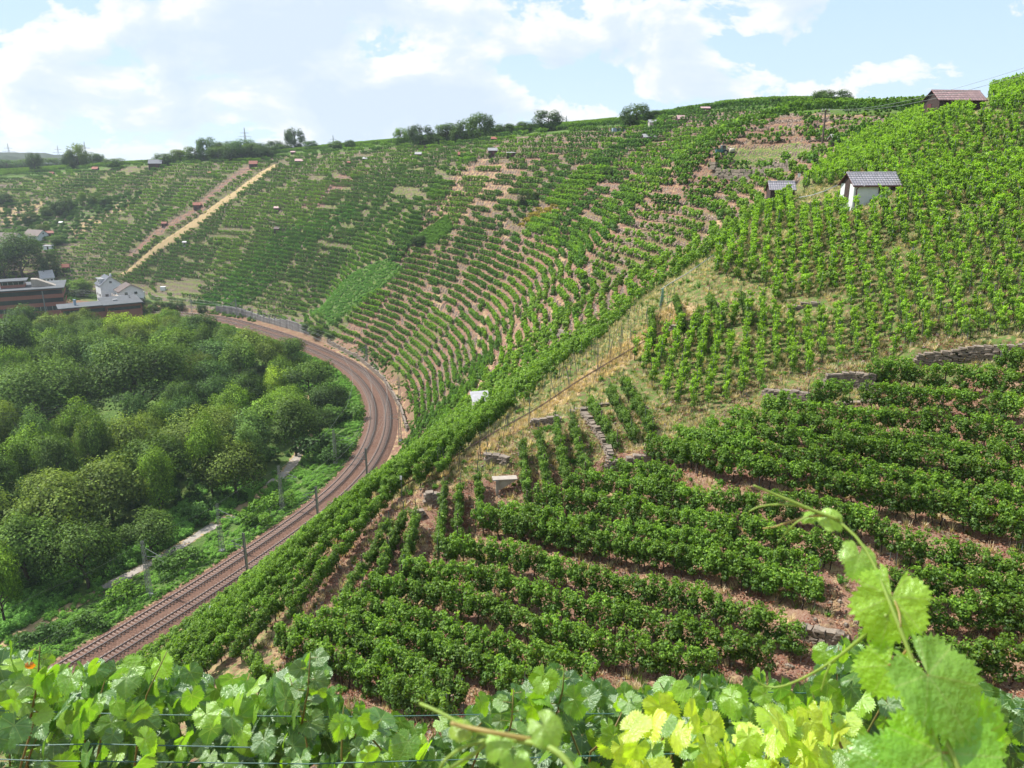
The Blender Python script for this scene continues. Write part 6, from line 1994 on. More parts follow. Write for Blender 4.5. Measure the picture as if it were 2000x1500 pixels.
# the many little huts: foot column, foot row, width px, wall px, roof px, roof, wall, yaw, words, shed?
HUTS = [
 (1332,238,20,9,7,'pink','dark',10,'small brown hut with pinkish roof on the upper terraces below the skyline',0),
 (1268,274,26,5,6,'tin','dark',8,'low hut with pale grey roof half hidden by bushes on the upper terraces',0),
 (1277,243,20,4,5,'tin','grey',5,'pale hut with light roof high on the upper terraces',0),
 (1378,214,18,1,3,'pink','dark',0,'flat reddish roof just showing over the skyline',0),
 (1634,278,20,5,8,'grey','dark',4,'little grey tiled hut beside the wooden power pole',0),
 (902,305,16,3,5,'red','dark',6,'hut with a bright orange red roof near the middle of the upper edge',0),
 (962,303,19,4,5,'tin','dark',4,'hut with weathered pale roof right of the orange roofed one',0),
 (998,304,18,4,2,'tin','dark',0,'dark open shelter under a thin flat roof on the upper edge',1),
 (817,307,13,3,4,'tin','dark',-4,'dark hut with grey roof left of the orange roofed one',0),
 (714,314,11,2,3,'tin','dark',0,'tiny grey roofed hut low on the upper edge',0),
 (682,322,7,3,2,'red','dark',0,'tiny red hut at the top of the dry brown block',0),
 (662,313,10,3,3,'dark','dark',0,'tiny dark hut on the edge below the skyline trees',0),
 (584,320,17,3,4,'pink','dark',4,'brown roofed hut right of the straw strip top',0),
 (494,326,17,5,6,'red','dark',8,'hut with orange red roof at the top of the straw strip',0),
 (302,330,27,8,8,'slate','dark',12,'big dark barn with bluish roof at the top of the far slope',0),
 (425,304,24,2,4,'tin','dark',0,'long low grey roofed barn below the skyline hedge',0),
 (384,408,15,5,5,'red','dark',14,'red roofed hut on the brown strip in the middle of the far slope',0),
 (320,441,10,3,3,'red','dark',8,'small red roofed hut at the lower end of the pale patch',0),
 (541,454,11,4,4,'dark','dark',-8,'dark peaked hut among the lush vines on the far slope',0),
 (541,412,12,3,3,'pink','dark',0,'small pinkish roofed hut left of the dry block',0),
 (185,334,12,2,4,'red','dark',0,'orange roofed hut left of the big dark barn',0),
 (100,341,9,2,4,'red','dark',0,'tiny orange roof at the far left of the slope top',0),
 (361,480,8,2,2,'tin','grey',0,'small pale shed low in the far vineyard',0),
 (409,340,6,2,2,'red','dark',0,'minute red roof under the upper edge of the far slope',0),
 (572,301,9,2,2,'pink','dark',0,'little brown roof under the dark conifer',0),
 (968,275,18,2,4,'red','dark',0,'faint red roof at the foot of the tall skyline tree',0),
 (95,460,18,4,4,'red','dark',12,'dark garden shed with reddish roof in the left gardens',0),
 (119,438,7,3,2,'tin','grey',0,'small bluish water tank shed in the left gardens',0),
 (127,529,14,6,6,'red','dark',20,'small house with red roof behind the dark grove',0),
 (92,488,18,6,3,'tin','white',0,'white garden house beside the left roofs',1),
]
MT = {'pink': M_PINKTILE, 'tin': M_TIN, 'grey': M_GREYTILE, 'red': M_REDROOF, 'slate': M_SLATE, 'dark': M_BROWNROOF}
MW = {'dark': M_DARKWOOD, 'grey': M_GREYW, 'white': M_WHITE}
for (u, v, w, wp, rp, rm, wm, yaw, lab, shed) in HUTS:
    P = raycast(np.array([float(u)]), np.array([float(v)]))[0]
    if np.isnan(P[0]): P = raycast(np.array([float(u)]), np.array([float(v + 6)]))[0]
    s_ = float(project(P)[2]) / 1500
    r = empty('vineyard_hut', (P[0], P[1] + w * s_ * 0.3, ground1(P[0], P[1] + w * s_ * 0.3) - 0.1), math.radians(yaw), label=lab, category='hut')
    L = w * s_; D = max(2.0, L * 0.62); hw = max(1.6, (wp + 1.5) * s_ * 1.05); rise = rp * s_ * 0.9
    gable_walls(r, L * 0.9, D, hw, 0.05 if shed else rise, MW[wm])
    plain_roof(r, L * 0.92, D, hw + 0.03, 0.25 if shed else rise, MT[rm], over=0.2, shed=bool(shed))
    mb = MB(); mb.box((L * 0.1, -D / 2 - 0.03, hw * 0.42), (min(0.9, L * 0.3), 0.06, hw * 0.8)); mb.obj('door', M_DARKWOOD if wm != 'dark' else M_TRIM, r)
# hut among the flank rows
P = raycast(np.array([938.0]), np.array([802.0]))[0]; s_ = float(project(P)[2]) / 1500; print('flank hut', P)
r = empty('vineyard_hut', (P[0], P[1] + 1.0, ground1(P[0], P[1] + 1) - 0.1), math.radians(12), label='grey roofed hut standing alone among the dense flank vines above the bend', category='hut')
Lh = 36 * s_
gable_walls(r, Lh * 0.82, 2.2, 1.95, 0.02, M_GREYW)
mb = MB()
for q in range(4):
    mb.box((-Lh / 2 + (q + .5) * Lh / 4, -0.02 * q, 2.16 + 0.012 * q), (Lh / 4 + 0.04, 3.0, 0.06), M=Matrix.Rotation(math.radians(14), 3, 'X'))
mb.obj('roof', M_TIN, r)
mb = MB(); mb.box((0.2, -1.13, 0.8), (0.8, 0.05, 1.6)); mb.obj('door', M_DARKWOOD, r)

# blue grey cover on poles near the skyline
P = raycast(np.array([1212.0]), np.array([252.0]))[0]; s_ = float(project(P)[2]) / 1500
r = empty('blue_enclosure', (P[0], P[1], ground1(P[0], P[1])), 0.1, label='pale blue netted enclosure on poles near the top of the slope', category='enclosure')
mb = MB(); mb.box((0, 0, 4.5 * s_), (32 * s_, 2.5, 7 * s_)); mb.obj('net', M_BLUE, r)
for q in range(5): MB().bar((-16 * s_ + 8 * q * s_, -1.3, 0), (-16 * s_ + 8 * q * s_, -1.3, 8.5 * s_), 0.08).obj('pole', M_MAST, r)

# tractor with a sprayer tank
P = raycast(np.array([1410.0]), np.array([299.0]))[0]; s_ = float(project(P)[2]) / 1500; print('tractor', P, s_)
r = empty('tractor', (P[0], P[1], ground1(P[0], P[1])), math.radians(12), label='narrow teal vineyard tractor with glazed cab on the track above the terraces', category='tractor')
K = 24 * s_ / 3.4
def sc3(*a): return tuple(q * K for q in a)
mb = MB(); mb.box(sc3(-1.1, 0, 1.05), sc3(1.5, 0.8, 0.75)); mb.box(sc3(-1.1, 0, 1.47), sc3(1.3, 0.65, 0.12)); mb.box(sc3(-1.86, 0, 1.0), sc3(0.08, 0.6, 0.5)); mb.obj('bonnet', M_TRACTOR, r)
mb = MB(); mb.box(sc3(0.3, 0, 1.1), sc3(1.4, 1.15, 0.8)); mb.obj('body', M_TRACTOR, r)
mb = MB(); mb.box(sc3(0.3, 0, 2.0), sc3(1.15, 1.0, 1.0)); mb.obj('cab_glass', M_GLASS, r)
mb = MB()
for a in (-.6, .6):
    for b in (-.52, .52): mb.bar(sc3(0.3 + a, b, 1.45), sc3(0.3 + a * .9, b, 2.55), 0.05 * K)
mb.obj('cab_posts', M_TRACTOR, r)
mb = MB(); mb.box(sc3(0.3, 0, 2.62), sc3(1.4, 1.15, 0.14)); mb.obj('cab_roof', M_TIN, r)
for (px_, py_, rr) in ((0.75, 0.62, 0.72), (0.75, -0.62, 0.72), (-1.35, 0.52, 0.46), (-1.35, -0.52, 0.46)):
    mb = MB(); mb.tube([sc3(px_, py_ - 0.16, rr), sc3(px_, py_ + 0.16, rr)], rr * K, n=16); w_ = mb.obj('wheel', M_BLACK, r)
    mb = MB(); mb.tube([sc3(px_, py_ - 0.18, rr), sc3(px_, py_ + 0.18, rr)], rr * 0.45 * K, n=10); mb.obj('rim', M_CREAM, w_)
P = raycast(np.array([1427.0]), np.array([297.0]))[0]
r = empty('sprayer', (P[0] + 0.3, P[1], ground1(P[0], P[1])), math.radians(12), label='cream coloured sprayer tank hitched behind the teal tractor', category='sprayer')
mb = MB(); mb.tube([sc3(-0.75, 0, 1.15), sc3(-0.6, 0, 1.15), sc3(0.6, 0, 1.15), sc3(0.75, 0, 1.15)], [0.35 * K, 0.62 * K, 0.62 * K, 0.35 * K], n=14); mb.obj('tank', M_CREAM, r, smooth=True)
mb = MB(); mb.box(sc3(0, 0, 0.55), sc3(1.5, 0.9, 0.12)); mb.bar(sc3(-0.7, 0, 0.5), sc3(-1.7, 0, 0.5), 0.05 * K); mb.obj('frame', M_BLACK, r)
for py_ in (-.5, .5):
    mb = MB(); mb.tube([sc3(0.1, py_ - .1, .38), sc3(0.1, py_ + .1, .38)], .38 * K, n=12); mb.obj('wheel', M_BLACK, r)

# wooden power pole with a cross arm
P = raycast(np.array([1606.0]), np.array([279.0]))[0]; s_ = float(project(P)[2]) / 1500; print('pole', P, 60 * s_)
hgt = 62 * s_
r = empty('power_pole', (P[0], P[1], ground1(P[0], P[1])), 0.1, label='grey wooden power pole with a single cross arm on the upper slope', category='power pole')
MB().bar((0, 0, -0.5), (0, 0, hgt), 0.22, n=8, r2=0.15).obj('pole', M_WOODPOST, r)
MB().box((0, 0, hgt - 0.3), (16 * s_, 0.16, 0.2)).obj('cross_arm', M_WOODPOST, r)
for q in (-7, 0, 7): MB().bar((q * s_, 0, hgt - 0.2), (q * s_, 0, hgt + 0.15), 0.09).obj('insulator', M_FRAME, r)
for q in (-7, 7):
    a = Vector((P[0] + q * s_, P[1], ground1(P[0], P[1]) + hgt + 0.1))
    b = at_y(np.array(2060.0), np.array(120.0 + q), 60.0)
    pts = [tuple(a.lerp(Vector(b), t) - Vector((0, 0, 5 * t * (1 - t)))) for t in np.linspace(0, 1, 16)]
    MB().tube(pts, 0.018, n=3).obj('power_cable', M_CABLE, label='%s cable running from the wooden pole up over the brown skyline hut' % ('left' if q < 0 else 'right'), category='power cable')
# slim grey pole with hydrant-like head on the terraces
for (u, v, h, lab) in ((1190, 345, 16, 'thin pale post standing on the upper terraces left of the bushes'), (1226, 300, 18, 'slim grey post on the terraces below the pale roofed hut'), (1187, 250, 10, 'short thin post at the left end of the blue enclosure'), (715, 296, 6, 'tiny post on the skyline')):
    P = raycast(np.array([float(u)]), np.array([float(v)]))[0]
    if np.isnan(P[0]): continue
    s_ = float(project(P)[2]) / 1500
    MB().bar((0, 0, -.3), (0, 0, h * s_), 0.09).obj('slim_post', M_MAST, loc=(P[0], P[1], ground1(P[0], P[1])), label=lab, category='post')

# small white signs on posts: hectometre board etc.
def sign(u, v, w, h, label, txt=None, mat=M_WHITE, ph=1.7, face_yaw=0.0):
    P = raycast(np.array([float(u)]), np.array([float(v)]), lift=ph)[0]; s_ = float(project(P)[2]) / 1500
    r = empty('sign', (P[0], P[1], ground1(P[0], P[1])), face_yaw, label=label, category='sign')
    MB().bar((0, 0.03, -.3), (0, 0.03, ph), 0.03).obj('post', M_MAST, r)
    MB().box((0, -0.02, ph), (w * s_, 0.03, h * s_)).obj('board', mat, r)
    if txt:
        cu = bpy.data.curves.new('digits', 'FONT'); cu.body = txt; cu.size = h * s_ * 0.75; cu.extrude = 0.004; cu.align_x = 'CENTER'; cu.align_y = 'CENTER'
        o = bpy.data.objects.new('digit', cu); cu.materials.append(M_BLACK); link(o, r)
        dg = bpy.context.evaluated_depsgraph_get(); me = bpy.data.meshes.new_from_object(o.evaluated_get(dg)); bpy.data.objects.remove(o)
        o = mobj('digit', me, r, (0, -0.042, ph)); o.rotation_euler = (math.pi / 2, 0, 0)
sign(413, 1188, 8, 10, 'white railway board with a black figure in the vines beside the track', '9')
sign(783, 935, 4, 8, 'small narrow white marker in the flank vines near the rack rail')
sign(823, 868, 4, 8, 'small grey white marker in the vines at the bend')
sign(1562, 332, 5, 8, 'white board standing in the vines left of the white vineyard house')
sign(1592, 299, 5, 5, 'small white board high on the slope near the power pole')
# wires/crossbars on the right edge
for k, (u, v) in enumerate(((1915, 312), (1985, 288), (1980, 300))):
    P = raycast(np.array([float(u)]), np.array([float(v)]), lift=1.9)[0]
    r = empty('crossbar_frame', (P[0], P[1], ground1(P[0], P[1])), 0.05, label=['horizontal trellis bar over the right hand slope', 'upper trellis bar at the right edge', 'lower trellis bar at the right edge'][k], category='trellis')
    MB().bar((-1.0, 0, 2.15), (1.0, 0, 2.15), 0.035).obj('bar', M_STAKE, r)
    for q in (-.95, .95): MB().bar((q, 0, -.2), (q, 0, 2.2), 0.03).obj('stake', M_STAKE, r)

# people at work
def person(u, v, lab, shirt, bend=0.0):
    P = raycast(np.array([float(u)]), np.array([float(v)]))[0]
    r = empty('person', (P[0], P[1], ground1(P[0], P[1])), 0.6, label=lab, category='person')
    me = bpy.data.meshes.new('body')
    V = [(0, 0, .95), (0, -.02 - bend * .1, 1.2), (0, -.05 - bend * .25, 1.42), (0, -.06 - bend * .3, 1.52), (0, -.08 - bend * .35, 1.66), (0, -.08 - bend * .36, 1.75),
         (.1, 0, .88), (.12, -.02, .48), (.12, .03, .06), (.13, -.12, .03), (-.1, 0, .88), (-.12, .05, .48), (-.13, .08, .06), (-.13, -.06, .03),
         (.2, -.05 - bend * .25, 1.4), (.27, -.12 - bend * .2, 1.12), (.2, -.36 - bend * .1, 1.02), (-.2, -.05 - bend * .25, 1.4), (-.28, -.1 - bend * .2, 1.12), (-.2, -.34 - bend * .1, 1.0)]
    E = [(0, 1), (1, 2), (2, 3), (3, 4), (4, 5), (0, 6), (6, 7), (7, 8), (8, 9), (0, 10), (10, 11), (11, 12), (12, 13), (2, 14), (14, 15), (15, 16), (2, 17), (17, 18), (18, 19)]
    R = [.16, .15, .15, .06, .1, .08, .1, .07, .045, .04, .1, .07, .045, .04, .07, .05, .035, .07, .05, .035]
    me.from_pydata(V, E, []); me.materials.append(M_PERSON)
    o = mobj('body', me, r)
    m = o.modifiers.new('skin', 'SKIN'); o.modifiers.new('sub', 'SUBSURF').levels = 1
    for sv, q in zip(me.skin_vertices[0].data, R): sv.radius = (q, q)
    me.skin_vertices[0].data[0].use_root = True
    # separate clothing and hair pieces follow the body
    MB().tube([(0, -.01, 1.0), (0, -.02 - bend * .1, 1.2), (0, -.05 - bend * .25, 1.45)], [.19, .18, .17], n=10).obj('shirt', shirt, r, smooth=True)
    MB().tube([(0, -.08 - bend * .36, 1.70), (0, -.07 - bend * .36, 1.84)], [.125, .07], n=10).obj('cap', M_BLACK, r, smooth=True)
person(893, 712, 'person in a pale shirt working between vine rows above the bend', M_SHIRT, 0.8)
person(783, 478, 'person in a blue shirt at the corner of the little vineyard plot', M_BLUE, 0.2)

# far retaining wall of concrete panels
wl = [(395,597),(430,603),(470,610),(510,617),(550,624),(585,632),(605,638),(620,648)]
l, t, s = offset_line(8.3, foot_s(625, 655, 8), foot_s(415, 612, 8), 1.0)
root = None
pan = MB(); pan.box((0, 0, 1.9), (4.94, 0.5, 4.6)); pme = pan.mesh('wall_panel', M_RETWALL)
pl2 = MB(); pl2.box((0, -0.05, 1.85), (0.30, 0.62, 4.4)); plme = pl2.mesh('buttress', M_RETWALL)
c = len(l) // 2
root = empty('retaining_wall', (l[c][0], l[c][1], RAIL_Z), label='long stained grey retaining wall beside the far railway curve', category='retaining wall'); O = np.array(root.location)
for i in range(0, len(l) - 5, 5):
    p = (l[i] + l[i + 5]) / 2; d = l[i + 5] - l[i]; a = math.atan2(d[1], d[0]) + math.pi
    o = bpy.data.objects.new('wall_panel', pme); o.location = (p[0] - O[0], p[1] - O[1], 0); o.rotation_euler = (0, 0, a); o.scale = (np.linalg.norm(d) / 5.0, 1, 0.85 + 0.2 * math.sin(i * .13)); link(o, root)
    o = bpy.data.objects.new('buttress', plme); o.location = (l[i][0] - O[0], l[i][1] - O[1], 0); o.rotation_euler = (0, 0, a); link(o, root)

# ------------------------------------------------------------------ factory and houses
def px_at_y(u, v, Y): return at_y(np.array(float(u)), np.array(float(v)), Y)
# brick factory: long front facing the viewpoint, three storeys
A = px_at_y(121, 562, 372); print('factory corner', A)
r = empty('brick_factory', (A[0], A[1], 1.0), math.radians(27), label='long three storey red brick factory with dark window bands at the left edge', category='factory')
top = float(A[2]) - 1.0; L = 75.0; D = 26
mb = MB(); mb.box((-L / 2, D / 2, top / 2), (L, D, top)); mb.obj('wall', M_BRICK, r)
st_h = 3.9
for k in range(3):
    zc = top - 1.75 - k * st_h
    wb = MB(); wb.box((-L / 2 + 0.05, -0.03, zc), (L - 0.5, 0.1, 2.0)); band = wb.obj('window_band', M_GLASS, r)
    for q in range(30):
        MB().box((-0.3 - q * 2.5, -0.1, zc), (0.12, 0.1, 2.04)).obj('mullion', M_FRAME if k == 2 else M_BLACK, band)
    wb = MB(); wb.box((0.03, D / 2, zc), (0.1, D - 0.6, 2.0)); wb.obj('side_window_band', M_GLASS, r)
MB().box((-8.5, -0.25, top / 2 - .5), (0.5, 0.3, top - 1)).obj('drainpipe', M_MAST, r)
mb = MB(); mb.box((-L / 2 + 0.3, D / 2 - 0.4, top + 0.18), (L + 1.4, D + 2.0, 0.35)); mb.obj('roof', M_FLATROOF, r)
mb = MB(); mb.box((-L / 2, -0.9, top + 0.02), (L + 1.5, 0.3, 0.45)); mb.obj('fascia', M_FLATROOF, r)
# rooftop storey with glazed block
mb = MB(); mb.box((-21, 12, top + 1.9), (10, 8, 3.2)); t1 = mb.obj('roof_house', M_BRICK, r)
MB().box((-21, 7.95, top + 2.4), (9.4, 0.12, 1.4)).obj('window', M_GLASS, t1); MB().box((-15.95, 12, top + 2.4), (0.12, 7.4, 1.4)).obj('window', M_GLASS, t1)
MB().box((-21, 11.6, top + 3.6), (12.5, 10.5, 0.35)).obj('slab', M_FLATROOF, t1)
for q in range(5): MB().box((-25 + q * 2.2, 7.88, top + 2.4), (0.12, 0.12, 1.5)).obj('bar', M_FRAME, t1)
# wedge shaped stair head
mb = MB(); mb.add([(-13, 6, top), (-3, 6, top), (-3, 6, top + .4), (-10.5, 6, top + 4.0), (-13, 6, top + 4.2), (-13, 11, top), (-3, 11, top), (-3, 11, top + .4), (-10.5, 11, top + 4.0), (-13, 11, top + 4.2)],
    [(0, 1, 2, 3, 4), (9, 8, 7, 6, 5), (4, 3, 8, 9), (3, 2, 7, 8), (2, 1, 6, 7), (0, 4, 9, 5)]); mb.obj('stair_head', M_CONC, r)
# sawtooth skylight
mb = MB(); mb.add([(-50, 5, top + .4), (-26, 5, top + .4), (-26, 14, top + .4), (-50, 14, top + .4), (-50, 9, top + 2.6), (-28, 9, top + 2.6)], [(0, 1, 5, 4), (1, 2, 5), (2, 3, 4, 5), (3, 0, 4)]); mb.obj('skylight', simple('skylight_glass', (0.50, 0.60, 0.68), 0.2, (0.4, 0.5, 0.6), .5), r)

# low brick hall with a flat grey roof
B0 = px_at_y(207, 597, 352)
r = empty('brick_hall', (B0[0], B0[1], 1.5), math.radians(33), label='low red brick hall with flat grey roof between the factory and the railway', category='hall')
zt = float(B0[2]) - 1.5
Lx, Ly = 15.0, 23.0
mb = MB(); mb.box((Lx / 2, Ly / 2, zt / 2), (Lx, Ly, zt)); mb.box((-0.0 - 9, 8, zt / 2), (18, 12, zt)); mb.obj('wall', M_BRICK, r)
MB().box((Lx / 2, -0.04, zt - 1.9), (Lx - 1.0, 0.1, 1.4)).obj('window_band', M_GLASS, r)
MB().box((-0.04 , 1.0, zt - 1.9), (0.1, 1.8, 1.4)).obj('window', M_GLASS, r)
MB().box((-9, 1.96, zt - 2.0), (17, 0.1, 1.7)).obj('window_band', M_GLASS, r)
mb = MB(); mb.box((Lx / 2 - 0.2, Ly / 2 - 0.2, zt + 0.22), (Lx + 2.0, Ly + 2.0, 0.42)); mb.obj('roof', M_FLATROOF, r)
mb = MB(); mb.box((-9.6, 7.8, zt + 0.1), (19.5, 13.5, 0.36)); mb.obj('lower_roof', M_FLATROOF, r)
MB().box((5, 10, zt + 0.75), (1.8, 1.8, 0.7)).obj('skylight', M_TIN, r)
MB().tube([(-12, 7, zt), (-12, 7, zt + 3.0)], 0.6, n=10).obj('vent', M_BLUE, r)

# white house with dormers, brown roofed house beside it
C0 = px_at_y(205, 580, 394)
gz0 = min(ground1(C0[0], C0[1]), float(C0[2])) 
r = empty('white_house', (C0[0], C0[1] + 5, gz0 - 0.5), math.radians(-50), label='tall white house with slate blue roof and two white dormers', category='house')
Hh = float(px_at_y(205, 556, 394)[2]) - gz0 + 0.5
gable_walls(r, 11, 10, Hh, 4.2, M_WHITE, z0=-2)
# ridge along x: the gable looks to +x
plain_roof(r, 11, 10, Hh + 0.05, 4.2, M_SLATE, over=0.4)
for q in (-2.6, 1.6):
    d = MB(); d.box((q, -3.4, Hh + 1.75), (2.5, 2.2, 1.9)); dm = d.obj('dormer', M_WHITE, r)
    MB().box((q, -3.5, Hh + 2.78), (2.9, 2.8, 0.16)).obj('dormer_roof', M_TIN, dm); win(dm, q, -4.52, Hh + 1.75, 1.6, 1.3, '-y')
for zz in (2.2, 5.0):
    for q in (-3.2, 0.4, 3.4): win(r, q, -5.04, zz, 1.2, 1.3, '-y')
for zz in (2.0, 4.9): 
    for q in (-2.5, 2.0): win(r, 5.54, q, zz, 1.5, 1.3, '+x')
win(r, 5.54, 0, Hh + 1.2, 1.2, 1.1, '+x')
MB().box((2, 1.2, Hh + 4.2), (0.8, 0.8, 1.6)).obj('chimney', M_WHITE, r)
D0 = px_at_y(240, 578, 388)
r = empty('brown_roofed_house', (D0[0] + 1.5, D0[1] + 4, gz0 - 0.5), math.radians(-52), label='white house with dark brown roof and a balcony, right of the taller white house', category='house')
Hb = float(px_at_y(240, 567, 388)[2]) - gz0 + 0.5
gable_walls(r, 10, 11, Hb, 3.0, M_WHITE, z0=-2)
plain_roof(r, 10, 11, Hb + 0.05, 3.0, M_BROWNROOF, over=0.8)
for q in (-3.0, 0, 2.8): win(r, q, -5.54, Hb - 1.6, 1.1, 1.2, '-y')
for q in (-2.5, 2.0): win(r, 5.04, q, Hb - 1.5, 1.4, 1.3, '+x')
mb = MB(); mb.box((0.5, -6.6, Hb - 2.9), (10, 2.0, 0.25)); b = mb.obj('balcony', M_CONC, r); MB().box((0.5, -7.55, Hb - 2.3), (10, 0.1, 0.9)).obj('railing', M_GREYW, b)
for q in (-4, 0, 4.5): MB().bar((q, -7.3, -2), (q, -7.3, Hb - 3), 0.16).obj('pillar', M_WHITE, r)
E0 = px_at_y(255, 560, 400)
MB().box((0, 0, 0), (12, 0.8, 6)).obj('garden_wall', M_WHITE, loc=(E0[0], E0[1] + 4, ground1(E0[0], E0[1]) + 1.8), rz=math.radians(-18), label='plain white retaining wall behind the brown roofed house', category='wall')
for (u, v, Y, L, D, hw, rise, mat, yaw, lab) in ((15, 488, 470, 20, 11, 4.5, 5.0, M_BROWNROOF, -14, 'house with a steep dark brown roof at the left edge'), (76, 490, 478, 12, 8, 3.5, 3.0, M_BROWNROOF, -20, 'smaller brown roofed house behind the dark grove'), (92, 548, 430, 6, 7, 4.0, 3.5, M_TIN, 40, 'narrow bluish white gable behind the factory')):
    Q_ = px_at_y(u, v, Y); gq = ground1(Q_[0], Q_[1]); zr = max(gq, float(Q_[2]) - hw)
    r = empty('house', (Q_[0], Q_[1], zr - 0.4), math.radians(yaw), label=lab, category='house')
    gable_walls(r, L, D, hw, rise, M_WHITE, z0=-4); plain_roof(r, L, D, hw + .05, rise, mat, over=.5)
    for q in (-L * .3, 0.0, L * .3): win(r, q, -D / 2 - .04, hw * .6, 1.0, 1.1, '-y')
    win(r, L / 2 + .04, 0, hw + rise * .3, 1.0, 1.0, '+x')
P = raycast(np.array([319.0]), np.array([566.0]))[0]
MB().box((0, 0, 1.0), (2.6, 1.8, 2.0)).box((0, 0, 2.05), (2.8, 2.0, 0.12)).obj('white_container', M_WHITE, loc=(P[0], P[1], ground1(P[0], P[1])), label='small white box beside the bare brown plot above the far track', category='container')

# ------------------------------------------------------------------ pylons on the skyline
def pylon(u, vtop, vbase, Y, lab, arms=1):
    T = px_at_y(u, vtop, Y); B = px_at_y(u, vbase, Y); h = float(T[2] - B[2])
    r = empty('pylon', (B[0], B[1], float(B[2]) - h * 0.25), 0.5, label=lab, category='pylon'); h *= 1.25
    mb = MB(); w = h * 0.075; th = h * 0.0045
    def wz(z): 
        t = z / h
        return w * (1 - t) ** 1.3 + h * 0.006
    Z = [h * q for q in (0, .14, .27, .39, .5, .6, .7, .8, .9, 1.0)]
    for a, b in zip(Z[:-1], Z[1:]):
        for sx, sy in ((-1, -1), (1, -1), (1, 1), (-1, 1)):
            mb.bar((sx * wz(a), sy * wz(a), a), (sx * wz(b), sy * wz(b), b), th * 1.5)
        for (p, q) in (((-1, -1), (1, -1)), ((1, -1), (1, 1)), ((1, 1), (-1, 1)), ((-1, 1), (-1, -1))):
            mb.bar((p[0] * wz(a), p[1] * wz(a), a), (q[0] * wz(b), q[1] * wz(b), b), th); mb.bar((q[0] * wz(a), q[1] * wz(a), a), (p[0] * wz(b), p[1] * wz(b), b), th)
    mb.obj('lattice_tower', M_MAST, r)
    for k, (zz, aw) in enumerate(((0.60, 0.30), (0.76, 0.20))[:arms + 1]):
        mb = MB(); z = h * zz
        for sg in (-1, 1):
            mb.bar((0, 0, z + h * .03), (sg * h * aw, 0, z), th * 1.3); mb.bar((0, 0, z - h * .005), (sg * h * aw, 0, z), th * 1.3)
        mb.obj('cross_arm', M_MAST, r)
pylon(480, 249, 285, 1300, 'tall lattice pylon behind the skyline hedge')
pylon(652, 264, 292, 1700, 'small faint pylon above the tiny skyline trees')
pylon(1106, 226, 254, 1300, 'lattice pylon right of the big dark dome tree')
pylon(170, 277, 318, 1200, 'lattice pylon at the far left beyond the thin tree')
pylon(116, 284, 312, 1500, 'smaller pylon left of the far left pylon')
pylon(1556, 196, 212, 1500, 'thin mast tip on the skyline left of the tree crown', 0)
pylon(1708, 192, 208, 1500, 'thin mast tip on the skyline right of the tree crown', 0)
pylon(20, 280, 312, 1900, 'faint pylon at the very left')
# ------------------------------------------------------------------ close grape leaves
def grape_leaf(seed, cup=0.12, teeth=True):
    """lobed, toothed, slightly folded leaf about 1 unit wide; the stalk joins at the origin, the tip points to +y"""
    rng = np.random.default_rng(seed)
    lobes = [(0.0, 0.62), (0.95, 0.54), (-0.95, 0.54), (1.95, 0.44), (-1.95, 0.44)]
    lobes = [(a + rng.normal(0, .05), r * rng.uniform(.92, 1.08)) for a, r in lobes]
    n = 72
    A = np.linspace(-math.pi + 0.30, math.pi - 0.30, n)
    R = np.zeros(n)
    for a, r in lobes:
        R = np.maximum(R, r * np.clip(np.cos((A - a) * 1.22), 0, 1) ** 0.72)
    R = np.maximum(R, 0.29)
    R *= 1 + (0.07 * np.where(np.arange(n) % 2, 1, -1) if teeth else 0) + rng.normal(0, 0.015, n)
    R[0] *= 0.75; R[-1] *= 0.75
    rings = [0.0, 0.28, 0.55, 0.8, 1.0]
    V = [(0, 0, 0)]; F = []
    fold = rng.uniform(0.05, 0.22); droop = rng.uniform(0.1, 0.45); wav = rng.uniform(0.008, 0.03); ph = rng.uniform(0, 6)
    for k, t in enumerate(rings[1:]):
        for i in range(n):
            x = math.sin(A[i]) * R[i] * t; y = math.cos(A[i]) * R[i] * t
            z = fold * abs(x) + cup * (x * x + y * y) * -1.2 - droop * max(y, 0) ** 2 + wav * t * math.sin(A[i] * 5 + ph) + 0.006 * t * math.cos(A[i] / 0.88 * 2 * math.pi)
            V.append((x, y, z))
    for i in range(n - 1): F.append((0, 1 + i + 1, 1 + i))
    for k in range(3):
        b0 = 1 + k * n; b1 = 1 + (k + 1) * n
        for i in range(n - 1): F.append((b0 + i, b0 + i + 1, b1 + i + 1, b1 + i))
    me = bpy.data.meshes.new('grape_leaf'); me.from_pydata(V, [], F); me.materials.append(M_LEAF_BIG)
    me.polygons.foreach_set('use_smooth', [True] * len(F))
    a = me.attributes.new('tint', 'FLOAT_COLOR', 'POINT')
    c = np.tile(np.array([[0.115, 0.215, 0.045, 1.0]]), (len(V), 1)); rr = np.hypot(np.array(V)[:, 0], np.array(V)[:, 1])
    c[:, :3] *= (0.92 + 0.22 * rr)[:, None]
    a.data.foreach_set('color', c.astype(np.float32).ravel()); me.update()
    return me
GL = [grape_leaf(i, cup=[.05, .12, .2, .28][i % 4]) for i in range(10)]
frng = np.random.default_rng(17)
SV_ = np.array(sun_dir)

def leaf_rot(normal, tip):
    z = Vector(normal).normalized(); y = Vector(tip); y = (y - z * y.dot(z))
    if y.length < 1e-4: y = Vector((1, 0, 0)) - z * z.x
    y.normalize(); x = y.cross(z)
    return Matrix((x, y, z)).transposed().to_euler()

